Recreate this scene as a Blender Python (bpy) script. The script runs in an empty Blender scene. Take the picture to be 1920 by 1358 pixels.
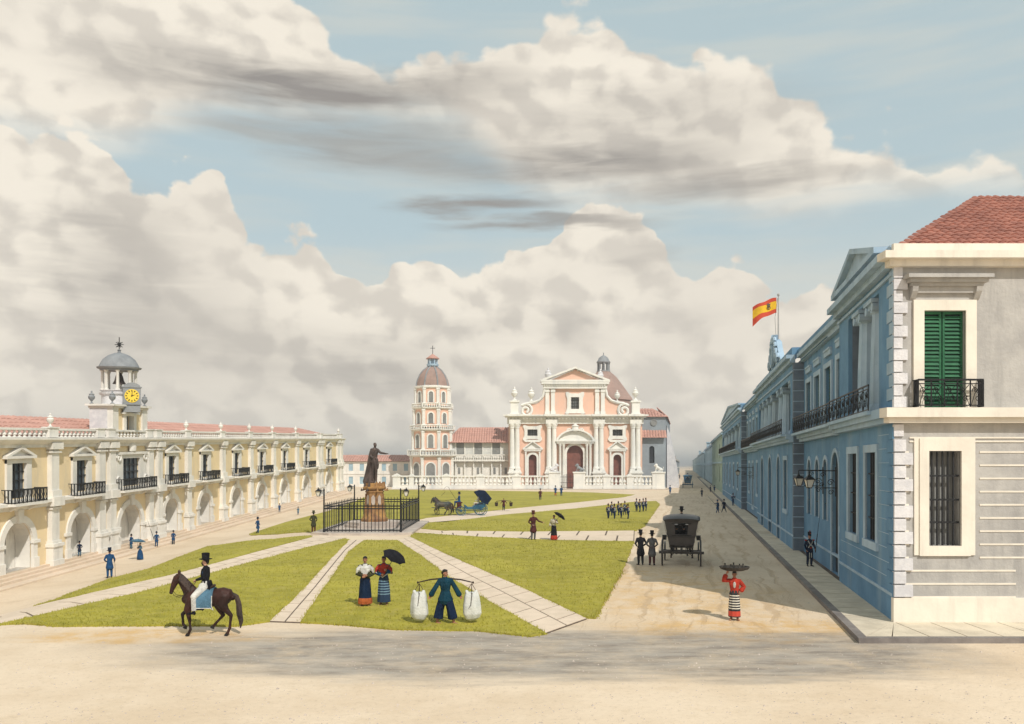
import bpy, bmesh, math, random
from mathutils import Vector, Matrix, noise
R = math.radians
random.seed(7)
SC = bpy.context.scene
COL = SC.collection
# ---------------------------------------------------------------- camera
EYE, FL, CX, CY = 5.2, 1500.0, 960.0, 872.0        # eye height; focal length, vertical axis and horizon in photo pixels
cam = bpy.data.objects.new('camera', bpy.data.cameras.new('camera')); COL.objects.link(cam)
cam.location = (0, 0, EYE); cam.rotation_euler = (R(90), 0, 0)
cam.data.sensor_width = 36; cam.data.lens = 36 * FL / 1920; cam.data.shift_y = (CY - 679) / 1920
cam.data.clip_start = .1; cam.data.clip_end = 9000
SC.camera = cam
# ---------------------------------------------------------------- light
LH = Vector((.50, -.88)); SUN_EL = math.atan2(1, LH.length)
SUN_AZ = math.atan2(LH.x, LH.y)                     # clockwise from +Y
sun = bpy.data.objects.new('sun', bpy.data.lights.new('sun', 'SUN')); COL.objects.link(sun)
sun.data.energy = 3.3; sun.data.angle = R(.6); sun.data.color = (1, .955, .885)
sun.rotation_euler = Vector((LH.x, LH.y, 1)).to_track_quat('Z', 'Y').to_euler()
SC.view_settings.view_transform = 'Standard'; SC.view_settings.look = 'None'
SC.view_settings.exposure = 0.12; SC.view_settings.gamma = 1
SC.render.resolution_x = 1024; SC.render.resolution_y = 724
SC.cycles.max_bounces = 5; SC.cycles.diffuse_bounces = 3; SC.cycles.use_denoising = True

class NT:                                           # little node-graph writer
    dim = '3D'
    def __init__(s, tree): s.t = tree; s.n = tree.nodes; s.l = tree.links
    def put(s, sock, v):
        if isinstance(v, bpy.types.NodeSocket): s.l.new(v, sock)
        else:
            if hasattr(sock.default_value, '__len__') and not hasattr(v, '__len__'): v = [v] * len(sock.default_value)
            if hasattr(sock.default_value, '__len__') and len(v) != len(sock.default_value): v = tuple(v)[:3] + (1,)
            sock.default_value = v
    def m(s, op, a, b=0, c=0, clamp=False):
        n = s.n.new('ShaderNodeMath'); n.operation = op; n.use_clamp = clamp
        for i, v in enumerate((a, b, c)): s.put(n.inputs[i], v)
        return n.outputs[0]
    def vm(s, op, a, b=(0, 0, 0)):
        n = s.n.new('ShaderNodeVectorMath'); n.operation = op; s.put(n.inputs[0], a)
        if op == 'SCALE': s.put(n.inputs[3], b)
        else: s.put(n.inputs[1], b)
        return n.outputs[1] if op == 'LENGTH' else n.outputs[0]
    def xyz(s, x, y, z=0):
        n = s.n.new('ShaderNodeCombineXYZ')
        for i, v in enumerate((x, y, z)): s.put(n.inputs[i], v)
        return n.outputs[0]
    def sep(s, v): n = s.n.new('ShaderNodeSeparateXYZ'); s.put(n.inputs[0], v); return n.outputs
    def noise(s, vec, scale, det=4, rough=.55, dist=0):
        n = s.n.new('ShaderNodeTexNoise'); s.put(n.inputs['Vector'], vec)
        n.noise_dimensions = s.dim; n.inputs['Scale'].default_value = scale; n.inputs['Detail'].default_value = det
        n.inputs['Roughness'].default_value = rough; n.inputs['Distortion'].default_value = dist
        return n.outputs[0]
    def vor(s, vec, scale, smooth=True):
        n = s.n.new('ShaderNodeTexVoronoi'); s.put(n.inputs['Vector'], vec); n.inputs['Scale'].default_value = scale; n.voronoi_dimensions = s.dim
        if smooth: n.feature = 'SMOOTH_F1'; n.inputs['Smoothness'].default_value = .35
        return n.outputs[0]
    def rng(s, v, a, b, c=0., d=1., smooth=True):
        n = s.n.new('ShaderNodeMapRange'); n.interpolation_type = 'SMOOTHSTEP' if smooth else 'LINEAR'
        for i, x in enumerate((v, a, b, c, d)): s.put(n.inputs[i], x)
        return n.outputs[0]
    def mix(s, f, a, b):
        n = s.n.new('ShaderNodeMix'); n.data_type = 'RGBA'; s.put(n.inputs[0], f); s.put(n.inputs[6], a); s.put(n.inputs[7], b)
        return n.outputs[2]
    def curve(s, v, pts):
        n = s.n.new('ShaderNodeFloatCurve'); s.put(n.inputs[1], v); c = n.mapping.curves[0]
        n.mapping.extend = 'HORIZONTAL'
        c.points[0].location = pts[0]; c.points[1].location = pts[-1]
        for p in pts[1:-1]: c.points.new(*p)
        for p in c.points: p.handle_type = 'AUTO_CLAMPED'
        n.mapping.update(); return n.outputs[0]

# ---------------------------------------------------------------- sky: pale blue between cream cumulus and grey streaks
world = bpy.data.worlds.new('World'); SC.world = world; world.use_nodes = True
def make_sky():
    t = NT(world.node_tree); t.dim = '2D'; t.n.clear()
    out = t.n.new('ShaderNodeOutputWorld'); bg = t.n.new('ShaderNodeBackground'); t.l.new(bg.outputs[0], out.inputs[0])
    sky = t.n.new('ShaderNodeTexSky'); sky.sky_type = 'NISHITA'; sky.sun_disc = False
    sky.sun_elevation = SUN_EL; sky.sun_rotation = SUN_AZ
    d = t.n.new('ShaderNodeTexCoord').outputs['Generated']
    x, y, z = t.sep(d)[:3]
    hyp = t.m('SQRT', t.m('ADD', t.m('MULTIPLY', x, x), t.m('MULTIPLY', y, y)))
    A = t.m('ARCTAN2', x, y); E = t.m('DIVIDE', z, t.m('MAXIMUM', hyp, .02))
    E = t.m('MINIMUM', E, 3)
    def ae(px, py):
        a = math.atan((px - CX) / FL); return a, (CY - py) / FL * math.cos(a)
    def crv(pts):                                  # boundary elevation as a function of azimuth
        q = [ae(*p) for p in pts]
        return t.curve(t.m('ADD', t.m('DIVIDE', A, 1.3), .5), [(a / 1.3 + .5, e) for a, e in q])
    V = t.xyz(A, t.m('MULTIPLY', E, 1.25), 0)
    warp = t.noise(V, 9, 5, .6)
    Vw = t.vm('ADD', V, t.xyz(t.m('MULTIPLY', t.m('SUBTRACT', warp, .5), .04), t.m('MULTIPLY', t.m('SUBTRACT', t.noise(V, 11, 4), .5), .03)))
    puff = t.m('ADD', t.m('MULTIPLY', t.vor(Vw, 13), .055), t.m('MULTIPLY', t.vor(Vw, 31), .024))
    fine = t.m('MULTIPLY', t.m('SUBTRACT', t.noise(V, 45, 6, .6), .5), .018)
    Ep = t.m('ADD', t.m('ADD', E, puff), fine)        # bulging edges
    S = t.vm('MULTIPLY', V, (3.2, 17, 1)); streak = t.noise(S, 2.2, 5, .6, .4)
    Es = t.m('ADD', E, t.m('MULTIPLY', t.m('SUBTRACT', streak, .5), .03))
    b1 = crv([(-300, 250), (0, 240), (150, 250), (215, 275), (250, 330), (330, 345), (400, 352), (440, 400), (480, 445), (520, 474),
              (575, 452), (620, 485), (670, 518), (710, 522), (750, 484), (830, 474), (880, 498), (930, 476), (980, 462), (1040, 452),
              (1070, 402), (1120, 376), (1180, 384), (1215, 434), (1250, 492), (1300, 524), (1370, 512), (1420, 524), (1500, 560), (1650, 530),
              (1790, 490), (2000, 470), (2300, 400)])
    b2 = crv([(-300, 245), (0, 238), (215, 262), (300, 228), (380, 198), (440, 184), (550, 190), (700, 196), (820, 210), (900, 260), (980, 330),
              (1060, 362), (1200, 366), (1300, 362), (1450, 388), (1560, 376), (1650, 352), (1790, 345), (2000, 335), (2300, 330)])
    b3 = crv([(-300, -300), (400, -100), (600, 60), (650, 128), (720, 128), (800, 136), (900, 112), (990, 88), (1050, 40), (1130, 40), (1180, 92), (1230, 112),
              (1290, 142), (1340, 122), (1390, 126), (1440, 152), (1480, 204), (1540, 216), (1600, 252), (1690, 266), (1740, 300), (1800, 330), (2000, 342), (2300, 345)])
    low = t.rng(t.m('SUBTRACT', Ep, t.m('ADD', b1, .034)), -.002, .006)           # 1 above the cumulus tops
    under = t.rng(t.m('SUBTRACT', b2, Es), -.035, .04)                       # 1 below the high cloud
    high = t.rng(t.m('SUBTRACT', Ep, t.m('ADD', b3, .034)), -.004, .012)
    blue = t.m('MAXIMUM', t.m('MULTIPLY', low, under), high)
    # shading of the clouds: lit from the upper right
    def bil(v): return t.m('ADD', t.m('MULTIPLY', t.vor(v, 10), .6), t.m('ADD', t.m('MULTIPLY', t.vor(v, 24), .38), t.m('MULTIPLY', t.noise(v, 30, 5), .35)))
    rel = t.m('SUBTRACT', bil(Vw), bil(t.vm('ADD', Vw, (.016, .022, 0))))
    lit = t.rng(t.m('ADD', rel, t.m('MULTIPLY', t.m('SUBTRACT', t.noise(V, 24, 6, .65), .5), .22)), -.22, .13)
    broad = t.noise(t.vm('ADD', V, (3.1, 1.7, 0)), 3.2, 5, .5)
    grey = t.rng(broad, .40, .66)
    cloud = t.mix(t.m('MULTIPLY', lit, t.m('SUBTRACT', 1, t.m('MULTIPLY', grey, .42))), (.665, .615, .54), (.865, .80, .69))
    px = t.m('ADD', t.m('MULTIPLY', A, 1), t.m('MULTIPLY', t.m('SUBTRACT', streak, .5), .10))
    py = t.m('ADD', E, t.m('MULTIPLY', t.m('SUBTRACT', t.noise(S, 1.3, 4), .5), .05))
    dark = 0.
    for cx, cy, rx, ry, k in ((600, 166, 370, 50, .95), (860, 150, 200, 40, .45), (720, 275, 300, 66, .62), (480, 235, 220, 40, .30), (1110, 312, 330, 48, .78), (1390, 348, 270, 34, .60), (905, 382, 200, 24, .9),
                              (1030, 419, 230, 16, .75), (1200, 230, 360, 90, .34), (215, 500, 150, 170, .42), (330, 640, 270, 110, .32), (700, 700, 250, 100, .40), (1076, 616, 70, 50, .28), (1210, 480, 70, 45, .22),
                              (260, 120, 160, 70, .30), (900, 610, 220, 40, .16), (1290, 600, 90, 50, .14)):
        a, e = ae(cx, cy)
        v = t.xyz(t.m('DIVIDE', t.m('SUBTRACT', px, a), rx / FL), t.m('DIVIDE', t.m('SUBTRACT', py, e), ry / FL))
        g = t.m('MULTIPLY', t.rng(t.vm('LENGTH', v), 1.15, .15), k)
        dark = t.m('SUBTRACT', 1, t.m('MULTIPLY', t.m('SUBTRACT', 1, dark), t.m('SUBTRACT', 1, t.m('MULTIPLY', g, 1.15))))
    clear = t.mix(.80, t.vm('SCALE', sky.outputs[0], .10), (.51, .62, .63))
    clear = t.mix(t.rng(t.noise(S, 1.1, 3), .35, .8, 0, .5), clear, (.62, .62, .56))
    clear = t.mix(t.rng(E, .30, .16, 0., .55), clear, (.74, .69, .59))
    c = t.mix(blue, cloud, clear)
    c = t.mix(t.m('MULTIPLY', dark, t.rng(streak, .25, .7, .62, 1.)), c, (.30, .28, .262))
    c = t.mix(t.rng(E, .055, -.01), c, (.72, .67, .58))
    t.put(bg.inputs[0], c); bg.inputs[1].default_value = 1.0
make_sky()
world.cycles.sampling_method = 'MANUAL'; world.cycles.sample_map_resolution = 256

# ---------------------------------------------------------------- materials
def mat(name, c, var=.12, scale=3., rough=.85, bump=.15, c2=None, metal=0, stain=None, bscale=None, spec=.3):
    m = bpy.data.materials.new(name); m.use_nodes = True; t = NT(m.node_tree); b = t.n['Principled BSDF']
    co = t.n.new('ShaderNodeTexCoord').outputs['Object']
    n1 = t.noise(co, scale, 6, .6); n2 = t.noise(co, scale * .13, 3)
    c2 = c2 or tuple(x * (1 - 2.2 * var) for x in c)
    f = t.m('ADD', t.m('MULTIPLY', n1, .55), t.m('MULTIPLY', n2, .45))
    col = t.mix(t.rng(f, .36, .64), c, c2)
    if stain:                                        # rain streaks and dirt of its own
        sv = t.vm('MULTIPLY', co, (1, 1, .12)); col = t.mix(t.rng(t.noise(sv, scale * .8, 5, .7), .48, .74, 0, .62), col, stain)
    t.put(b.inputs['Base Color'], col); b.inputs['Roughness'].default_value = rough; b.inputs['Metallic'].default_value = metal
    b.inputs['Specular IOR Level'].default_value = spec
    if bump:
        bp = t.n.new('ShaderNodeBump'); bp.inputs['Strength'].default_value = bump; bp.inputs['Distance'].default_value = .05
        t.put(bp.inputs['Height'], t.noise(co, bscale or scale * 5, 4)); t.l.new(bp.outputs[0], b.inputs['Normal'])
    return m
M = {}
def setmats():
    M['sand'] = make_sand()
    M['lawn'] = mat('lawn_turf', (.40, .345, .045), .10, 1.6, .95, .6, (.27, .24, .03), bscale=22, stain=(.42, .34, .10))
    M['blade'] = mat('grass_blades', (.41, .365, .05), .2, 1.2, .9, 0, (.25, .235, .03))
    M['slab'] = mat('path_stone', (.72, .58, .45), .06, 1.6, .9, .25, (.62, .50, .38), bscale=14)
    M['joint'] = mat('path_joint', (.16, .12, .09), .2, 5)
    M['pave'] = mat('pavement_stone', (.70, .61, .47), .1, 1.2, .9, .3, (.50, .43, .33), bscale=12)
    M['white'] = mat('white_limewash', (.80, .765, .70), .05, 1.1, .9, .12, (.68, .65, .60), stain=(.46, .45, .42))
    M['whitec'] = mat('church_limewash', (.82, .79, .72), .05, .6, .9, .12, (.70, .69, .65), stain=(.45, .48, .50))
    M['yellow'] = mat('ochre_stucco', (.82, .655, .40), .05, 1.0, .9, .15, (.75, .60, .38), stain=(.58, .50, .38))
    M['pink'] = mat('pink_stucco', (.80, .50, .37), .05, .7, .9, .1, (.72, .46, .35), stain=(.60, .47, .41))
    M['blue'] = mat('shade_blue_stucco', (.135, .275, .43), .10, .9, .85, .25, (.09, .205, .34), stain=(.26, .35, .42))  # blue of the palace's shaded street front put into the stucco colour
    M['bluelt'] = mat('pale_blue_and_shade_trim', (.40, .52, .63), .10, 1.3, .85, .15, (.29, .41, .52), stain=(.26, .32, .36))  # palace street trim carries shade in its colour; plain pale blue elsewhere
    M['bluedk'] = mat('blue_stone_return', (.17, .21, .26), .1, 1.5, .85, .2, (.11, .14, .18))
    M['rowblue'] = mat('row_house_stucco', (.36, .49, .56), .1, .3, .9, .1, (.27, .39, .46))
    M['rowgreen'] = mat('row_house_green', (.36, .46, .38), .1, .3, .9, .1, (.27, .36, .30))
    M['grey'] = mat('grey_stone', (.47, .45, .42), .10, 1.6, .9, .4, (.36, .345, .33), stain=(.27, .26, .25))
    M['greyw'] = mat('church_grey_wall', (.30, .34, .37), .08, .6, .9, .2, (.24, .27, .30), stain=(.2, .21, .22))
    M['cream'] = mat('cream_plaster', (.80, .735, .63), .04, 1.2, .9, .15, (.70, .64, .55), stain=(.50, .46, .40))
    M['quoin'] = mat('quoin_stone', (.72, .70, .70), .08, 3.2, .9, .4, (.55, .54, .56))
    M['tile'] = mat('red_roof_tile', (.42, .17, .12), .2, 2.2, .85, .3, (.25, .10, .075))
    M['tilef'] = mat('faded_roof_tile', (.54, .30, .24), .15, .8, .9, .2, (.42, .23, .185))
    M['dome'] = mat('dome_tile', (.36, .24, .20), .15, .8, .85, .2, (.26, .18, .15))
    M['slate'] = mat('lead_dome', (.27, .28, .29), .15, 1.5, .7, .2, (.18, .19, .20))
    M['shutter'] = mat('green_shutter', (.03, .17, .07), .15, 3, .6, .1, (.015, .10, .045))
    M['shutdk'] = mat('dark_green_shutter', (.02, .10, .07), .15, 3, .6, .1, (.01, .05, .04))
    M['dark'] = mat('dark_opening', (.025, .028, .035), .2, 2, .5, 0)
    M['glass'] = mat('window_glass', (.10, .13, .16), .2, 1.5, .2, 0, spec=.6)
    M['greywin'] = mat('grey_shutter', (.26, .26, .25), .15, 1, .8, 0)
    M['capiz'] = mat('shell_pane', (.72, .72, .66), .08, 1.5, .6, .1)
    M['door'] = mat('red_wooden_door', (.24, .09, .065), .2, 1.2, .7, .2, (.16, .06, .045))
    M['iron'] = mat('black_iron', (.018, .018, .02), .2, 8, .5, .1, metal=.2)
    M['bars'] = mat('window_bar_iron', (.02, .02, .022), .2, 8, .6, 0)
    M['lampglass'] = mat('lantern_glass', (.75, .72, .64), .05, 8, .25, 0)
    M['bronze'] = mat('dark_bronze', (.060, .045, .040), .25, 2.2, .5, .2, (.13, .09, .075), metal=.35)
    M['gold'] = mat('golden_stone', (.42, .23, .075), .2, 1.5, .7, .4, (.17, .08, .045))
    M['plinth'] = mat('monument_base_stone', (.55, .47, .40), .12, 1.4, .9, .3, (.38, .32, .28))
    M['kerbst'] = mat('dark_kerb_stone', (.25, .22, .20), .12, 1.8, .9, .3, (.16, .14, .13))
    M['clock'] = mat('yellow_clock_face', (.85, .60, .06), .05, 4, .6, 0)
    M['black'] = mat('black_paint', (.012, .012, .013), .2, 6, .45, 0)
    M['coach'] = mat('black_coach_lacquer', (.030, .026, .026), .3, 2.5, .35, .1, (.05, .04, .04), spec=.5)
    M['coachb'] = mat('blue_coach_paint', (.02, .07, .15), .3, 2.5, .4, .1, (.03, .13, .19))
    M['red'] = mat('red_flag_cloth', (.62, .075, .035), .1, 3, .8, .1)
    M['yel'] = mat('yellow_flag_cloth', (.85, .50, .02), .1, 3, .8, .1)
    M['skin'] = mat('brown_skin', (.36, .17, .10), .08, 12, .6, .05)
    M['skinl'] = mat('light_skin', (.55, .32, .22), .08, 12, .6, .05)
    M['hair'] = mat('black_hair', (.012, .010, .010), .2, 20, .5, .3)
    for k, c in dict(navy=(.012, .026, .062), blue2=(.02, .08, .20), black2=(.018, .018, .022), olive=(.06, .06, .03), brown=(.13, .045, .03), maroon=(.10, .03, .03),
                     whitecl=(.74, .72, .66), redcl=(.55, .06, .035), teal=(.012, .055, .085), grey2=(.16, .16, .17), cream2=(.70, .64, .50), orange=(.50, .13, .04), greyblue=(.10, .20, .28)).items():
        M[k] = mat('cloth_' + {'navy': 'navy', 'blue2': 'blue', 'black2': 'black', 'olive': 'olive', 'brown': 'brown', 'maroon': 'maroon', 'whitecl': 'white', 'redcl': 'red',
                               'teal': 'teal', 'grey2': 'grey', 'cream2': 'cream', 'orange': 'orange', 'greyblue': 'saddle_blue'}[k], c, .22, 4, 1., .8, bscale=26, spec=.06)
    M['horse'] = mat('bay_horse_coat', (.012, .007, .006), .2, 1.6, .55, .15, (.060, .021, .014), spec=.22)
    M['horseb'] = mat('brown_horse_coat', (.10, .065, .03), .2, 2, .5, .1, (.02, .05, .06))
    M['mane'] = mat('dark_mane', (.02, .014, .012), .3, 18, .55, .5, (.07, .045, .035))
    M['leather'] = mat('dark_leather', (.04, .02, .012), .2, 8, .5, .1)
    M['wicker'] = mat('dark_basket', (.02, .018, .015), .3, 14, .8, .5, (.06, .05, .04))
    M['sack'] = mat('pale_sackcloth', (.66, .65, .60), .12, 4, .9, .5, (.48, .49, .46), bscale=18)
    M['stripe'] = striped('striped_skirt_black', (.02, .02, .022), (.72, .68, .58), (.20, .35, .5), 'redcl')
    M['stripeb'] = striped('striped_skirt_blue', (.010, .03, .07), (.16, .26, .34), (.30, .36, .3), None)
def striped(name, a, b, gaps, hem):                   # woven horizontal bands of a skirt, in the skirt's own height
    m = bpy.data.materials.new(name); m.use_nodes = True; t = NT(m.node_tree); s = t.n['Principled BSDF']
    z = t.sep(t.n.new('ShaderNodeTexCoord').outputs['Object'])[2]
    w = t.m('FRACT', t.m('MULTIPLY', z, 11)); band = t.m('MULTIPLY', t.m('GREATER_THAN', w, .62), t.m('MULTIPLY', t.m('GREATER_THAN', z, .42), t.m('LESS_THAN', z, .92)))
    c = t.mix(band, a, b)
    if hem: c = t.mix(t.m('MULTIPLY', t.m('GREATER_THAN', z, .16), t.m('LESS_THAN', z, .34)), c, (.5, .055, .03))
    t.put(s.inputs['Base Color'], c); s.inputs['Roughness'].default_value = .9
    return m
def make_sand():
    m = bpy.data.materials.new('sandy_ground'); m.use_nodes = True; t = NT(m.node_tree); b = t.n['Principled BSDF']
    p = t.n.new('ShaderNodeTexCoord').outputs['Object']; x, y, z = t.sep(p)[:3]
    w = t.m('SUBTRACT', t.noise(p, .35, 5, .6), .5); w2 = t.m('SUBTRACT', t.noise(t.vm('MULTIPLY', p, (.25, 1.4, 1)), .8, 5, .65), .5)
    col = t.mix(t.rng(t.noise(p, .22, 6, .6), .35, .7), (.71, .575, .43), (.62, .485, .345))
    def blob(cx, cy, rx, ry, soft=.5):
        xx = t.m('ADD', x, t.m('MULTIPLY', w, 5)); yy = t.m('ADD', y, t.m('MULTIPLY', w2, 3.2))
        v = t.xyz(t.m('DIVIDE', t.m('SUBTRACT', xx, cx), rx), t.m('DIVIDE', t.m('SUBTRACT', yy, cy), ry))
        return t.rng(t.vm('LENGTH', v), 1 + soft * .4, 1 - soft)
    och = t.m('MAXIMUM', t.m('MAXIMUM', blob(7.5, 25.2, 4.6, 2.6), blob(-11, 24.2, 4.5, 1.1)), t.m('MULTIPLY', blob(6.5, 33, 4.5, 9), .75))
    col = t.mix(t.m('MULTIPLY', och, t.rng(t.noise(p, .9, 5, .7), .38, .62, .2, .9)), col, (.60, .38, .16))
    grey_band = t.m('MAXIMUM', t.m('MAXIMUM', blob(-1.0, 22.4, 10.5, 3.3, .35), blob(6.5, 22.2, 6.8, 3.2, .35)), blob(-5, 24.0, 4.2, .8))  # broad grey-brown bands across the foreground, edges broken by noise
    grey_band_noise = t.rng(t.noise(t.vm('MULTIPLY', p, (.45, 1.1, 1)), 1.1, 7, .75), .30, .60, .55, .95)
    col = t.mix(t.m('MULTIPLY', grey_band, grey_band_noise), col, t.mix(t.rng(t.noise(t.vm('MULTIPLY', p, (.35, 1.2, 1)), 1.3, 7, .75), .36, .70), (.36, .32, .275), (.19, .16, .135)))
    # wheel ruts running up the carriage road
    q = t.m('SUBTRACT', x, t.m('MULTIPLY', y, .2167)); q = t.m('ADD', q, t.m('MULTIPLY', w, 1.3))
    rut = t.m('MULTIPLY', t.rng(t.noise(t.xyz(q, t.m('MULTIPLY', y, .04), 0), 2.8, 4, .6), .50, .66), t.m('MULTIPLY', t.rng(y, 22, 27), t.m('MULTIPLY', t.rng(q, -4.5, -3.0), t.rng(q, 5.4, 3.8))))
    col = t.mix(t.m('MULTIPLY', rut, .62), col, (.46, .32, .19))
    col = t.mix(t.rng(t.noise(p, .6, 6, .75), .50, .72, 0, .5), col, (.56, .43, .29)); sp = t.rng(t.noise(p, 7, 4, .8), .54, .66, 0, .42); col = t.mix(sp, col, (.42, .33, .24))
    t.put(b.inputs['Base Color'], col); b.inputs['Roughness'].default_value = .95; b.inputs['Specular IOR Level'].default_value = .15
    bp = t.n.new('ShaderNodeBump'); bp.inputs['Strength'].default_value = .5; bp.inputs['Distance'].default_value = .06
    t.put(bp.inputs['Height'], t.m('ADD', t.noise(p, 3, 6, .65), t.m('MULTIPLY', rut, -.6))); t.l.new(bp.outputs[0], b.inputs['Normal'])
    return m
setmats()

# ---------------------------------------------------------------- mesh helpers
ORG = {}
def V3(*a): return Vector(a)
class MB:
    def __init__(s, tf=None): s.v = []; s.f = []; s.sm = []; s.mi = []; s.tf = tf; s.k = 0
    def add(s, vs, fs, smooth=False):
        o = len(s.v); s.v += [tuple(s.tf(*p)) if s.tf else tuple(p) for p in vs]
        for f in fs: s.f.append([i + o for i in f]); s.sm.append(smooth); s.mi.append(s.k)
    def box(s, x0, x1, y0, y1, z0, z1):
        s.add([(x, y, z) for z in (z0, z1) for y in (y0, y1) for x in (x0, x1)],
              [(0, 2, 3, 1), (4, 5, 7, 6), (0, 1, 5, 4), (2, 6, 7, 3), (0, 4, 6, 2), (1, 3, 7, 5)])
    def taper(s, x0, x1, y0, y1, z0, z1, k):           # box whose top is scaled by k
        cx, cy = (x0 + x1) / 2, (y0 + y1) / 2
        s.add([(cx + (x - cx) * (k if z == z1 else 1), cy + (y - cy) * (k if z == z1 else 1), z) for z in (z0, z1) for y in (y0, y1) for x in (x0, x1)],
              [(0, 2, 3, 1), (4, 5, 7, 6), (0, 1, 5, 4), (2, 6, 7, 3), (0, 4, 6, 2), (1, 3, 7, 5)])
    def quad(s, a, b, c, d): s.add([a, b, c, d], [(0, 1, 2, 3)])
    def prism(s, poly, y0, y1):                        # (x, z) outline extruded in y
        n = len(poly); s.add([(x, y, z) for y in (y0, y1) for x, z in poly],
              [list(range(n))[::-1], list(range(n, 2 * n))] + [(i, (i + 1) % n, n + (i + 1) % n, n + i) for i in range(n)])
    def prismx(s, poly, x0, x1):                       # (y, z) outline extruded in x
        n = len(poly); s.add([(x, y, z) for x in (x0, x1) for y, z in poly],
              [list(range(n))[::-1], list(range(n, 2 * n))] + [(i, (i + 1) % n, n + (i + 1) % n, n + i) for i in range(n)])
    def prismz(s, poly, z0, z1):
        n = len(poly); s.add([(x, y, z) for z in (z0, z1) for x, y in poly],
              [list(range(n))[::-1], list(range(n, 2 * n))] + [(i, (i + 1) % n, n + (i + 1) % n, n + i) for i in range(n)])
    def lathe(s, prof, c=(0, 0, 0), n=12, flute=0, rot=0, smooth=True, sx=1, sy=1):
        vs = []; m = len(prof)
        for r, z in prof:
            for i in range(n):
                a = 2 * math.pi * i / n + rot; q = r * (1 - (flute if i % 2 else 0))
                vs.append((c[0] + q * math.cos(a) * sx, c[1] + q * math.sin(a) * sy, c[2] + z))
        fs = [(j * n + i, j * n + (i + 1) % n, (j + 1) * n + (i + 1) % n, (j + 1) * n + i) for j in range(m - 1) for i in range(n)]
        s.add(vs, fs, smooth); o = len(s.v) - len(vs)
        for j in (0, m - 1): s.f.append([o + j * n + i for i in range(n)]); s.sm.append(False); s.mi.append(s.k)
    def loft(s, pts, rad, n=10, ref=None, cap='round', fold=0, amp=0, smooth=True, ph=0):
        P = [Vector(p) for p in pts]; Rr = [(r, r) if not hasattr(r, '__len__') else r for r in rad]
        main = (P[-1] - P[0]).normalized() if (P[-1] - P[0]).length > 1e-6 else Vector((0, 0, 1))
        ref = Vector(ref) if ref else (Vector((0, 0, 1)) if abs(main.y) > .8 else Vector((0, 1, 0)))
        T = []
        for i in range(len(P)):
            a = P[max(i - 1, 0)]; b = P[min(i + 1, len(P) - 1)]; T.append((b - a).normalized())
        rings = []
        def ring(c, t, r):
            b = (ref - t * ref.dot(t)); b = b.normalized() if b.length > 1e-4 else Vector((1, 0, 0)); a = b.cross(t)
            o = []
            for i in range(n):
                th = 2 * math.pi * i / n; f = 1 + (amp * math.sin(fold * th + ph) if fold else 0)
                o.append(c + a * (math.cos(th) * r[0] * f) + b * (math.sin(th) * r[1] * f))
            rings.append(o)
        if cap == 'round':
            m0 = min(Rr[0]); ring(P[0] - T[0] * m0 * .85, T[0], (Rr[0][0] * .45, Rr[0][1] * .45)); ring(P[0] - T[0] * m0 * .5, T[0], (Rr[0][0] * .85, Rr[0][1] * .85))
        for p, t, r in zip(P, T, Rr): ring(p, t, r)
        if cap == 'round':
            m1 = min(Rr[-1]); ring(P[-1] + T[-1] * m1 * .5, T[-1], (Rr[-1][0] * .85, Rr[-1][1] * .85)); ring(P[-1] + T[-1] * m1 * .85, T[-1], (Rr[-1][0] * .45, Rr[-1][1] * .45))
        m = len(rings); vs = [tuple(p) for r in rings for p in r]
        s.add(vs, [(j * n + i, j * n + (i + 1) % n, (j + 1) * n + (i + 1) % n, (j + 1) * n + i) for j in range(m - 1) for i in range(n)], smooth)
        o = len(s.v) - len(vs)
        for j in (0, m - 1): s.f.append([o + j * n + i for i in range(n)]); s.sm.append(False); s.mi.append(s.k)
    def tube(s, pts, r, n=5): s.loft(pts, [r] * len(pts), n, cap='flat')
    def ell(s, c, r, n=12, tilt=None):
        vs = []; c = Vector(c); m = 7; T = tilt or Matrix.Identity(3)
        for j in range(m):
            ph = math.pi * (j + .5) / m
            for i in range(n):
                th = 2 * math.pi * i / n
                vs.append(tuple(c + T @ Vector((r[0] * math.sin(ph) * math.cos(th), r[1] * math.sin(ph) * math.sin(th), r[2] * math.cos(ph) * 1.02))))
        s.add(vs, [(j * n + i, (j + 1) * n + i, (j + 1) * n + (i + 1) % n, j * n + (i + 1) % n) for j in range(m - 1) for i in range(n)], True)
        o = len(s.v) - len(vs)
        for j in (0, m - 1): s.f.append([o + j * n + i for i in range(n)]); s.sm.append(True); s.mi.append(s.k)
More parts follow.
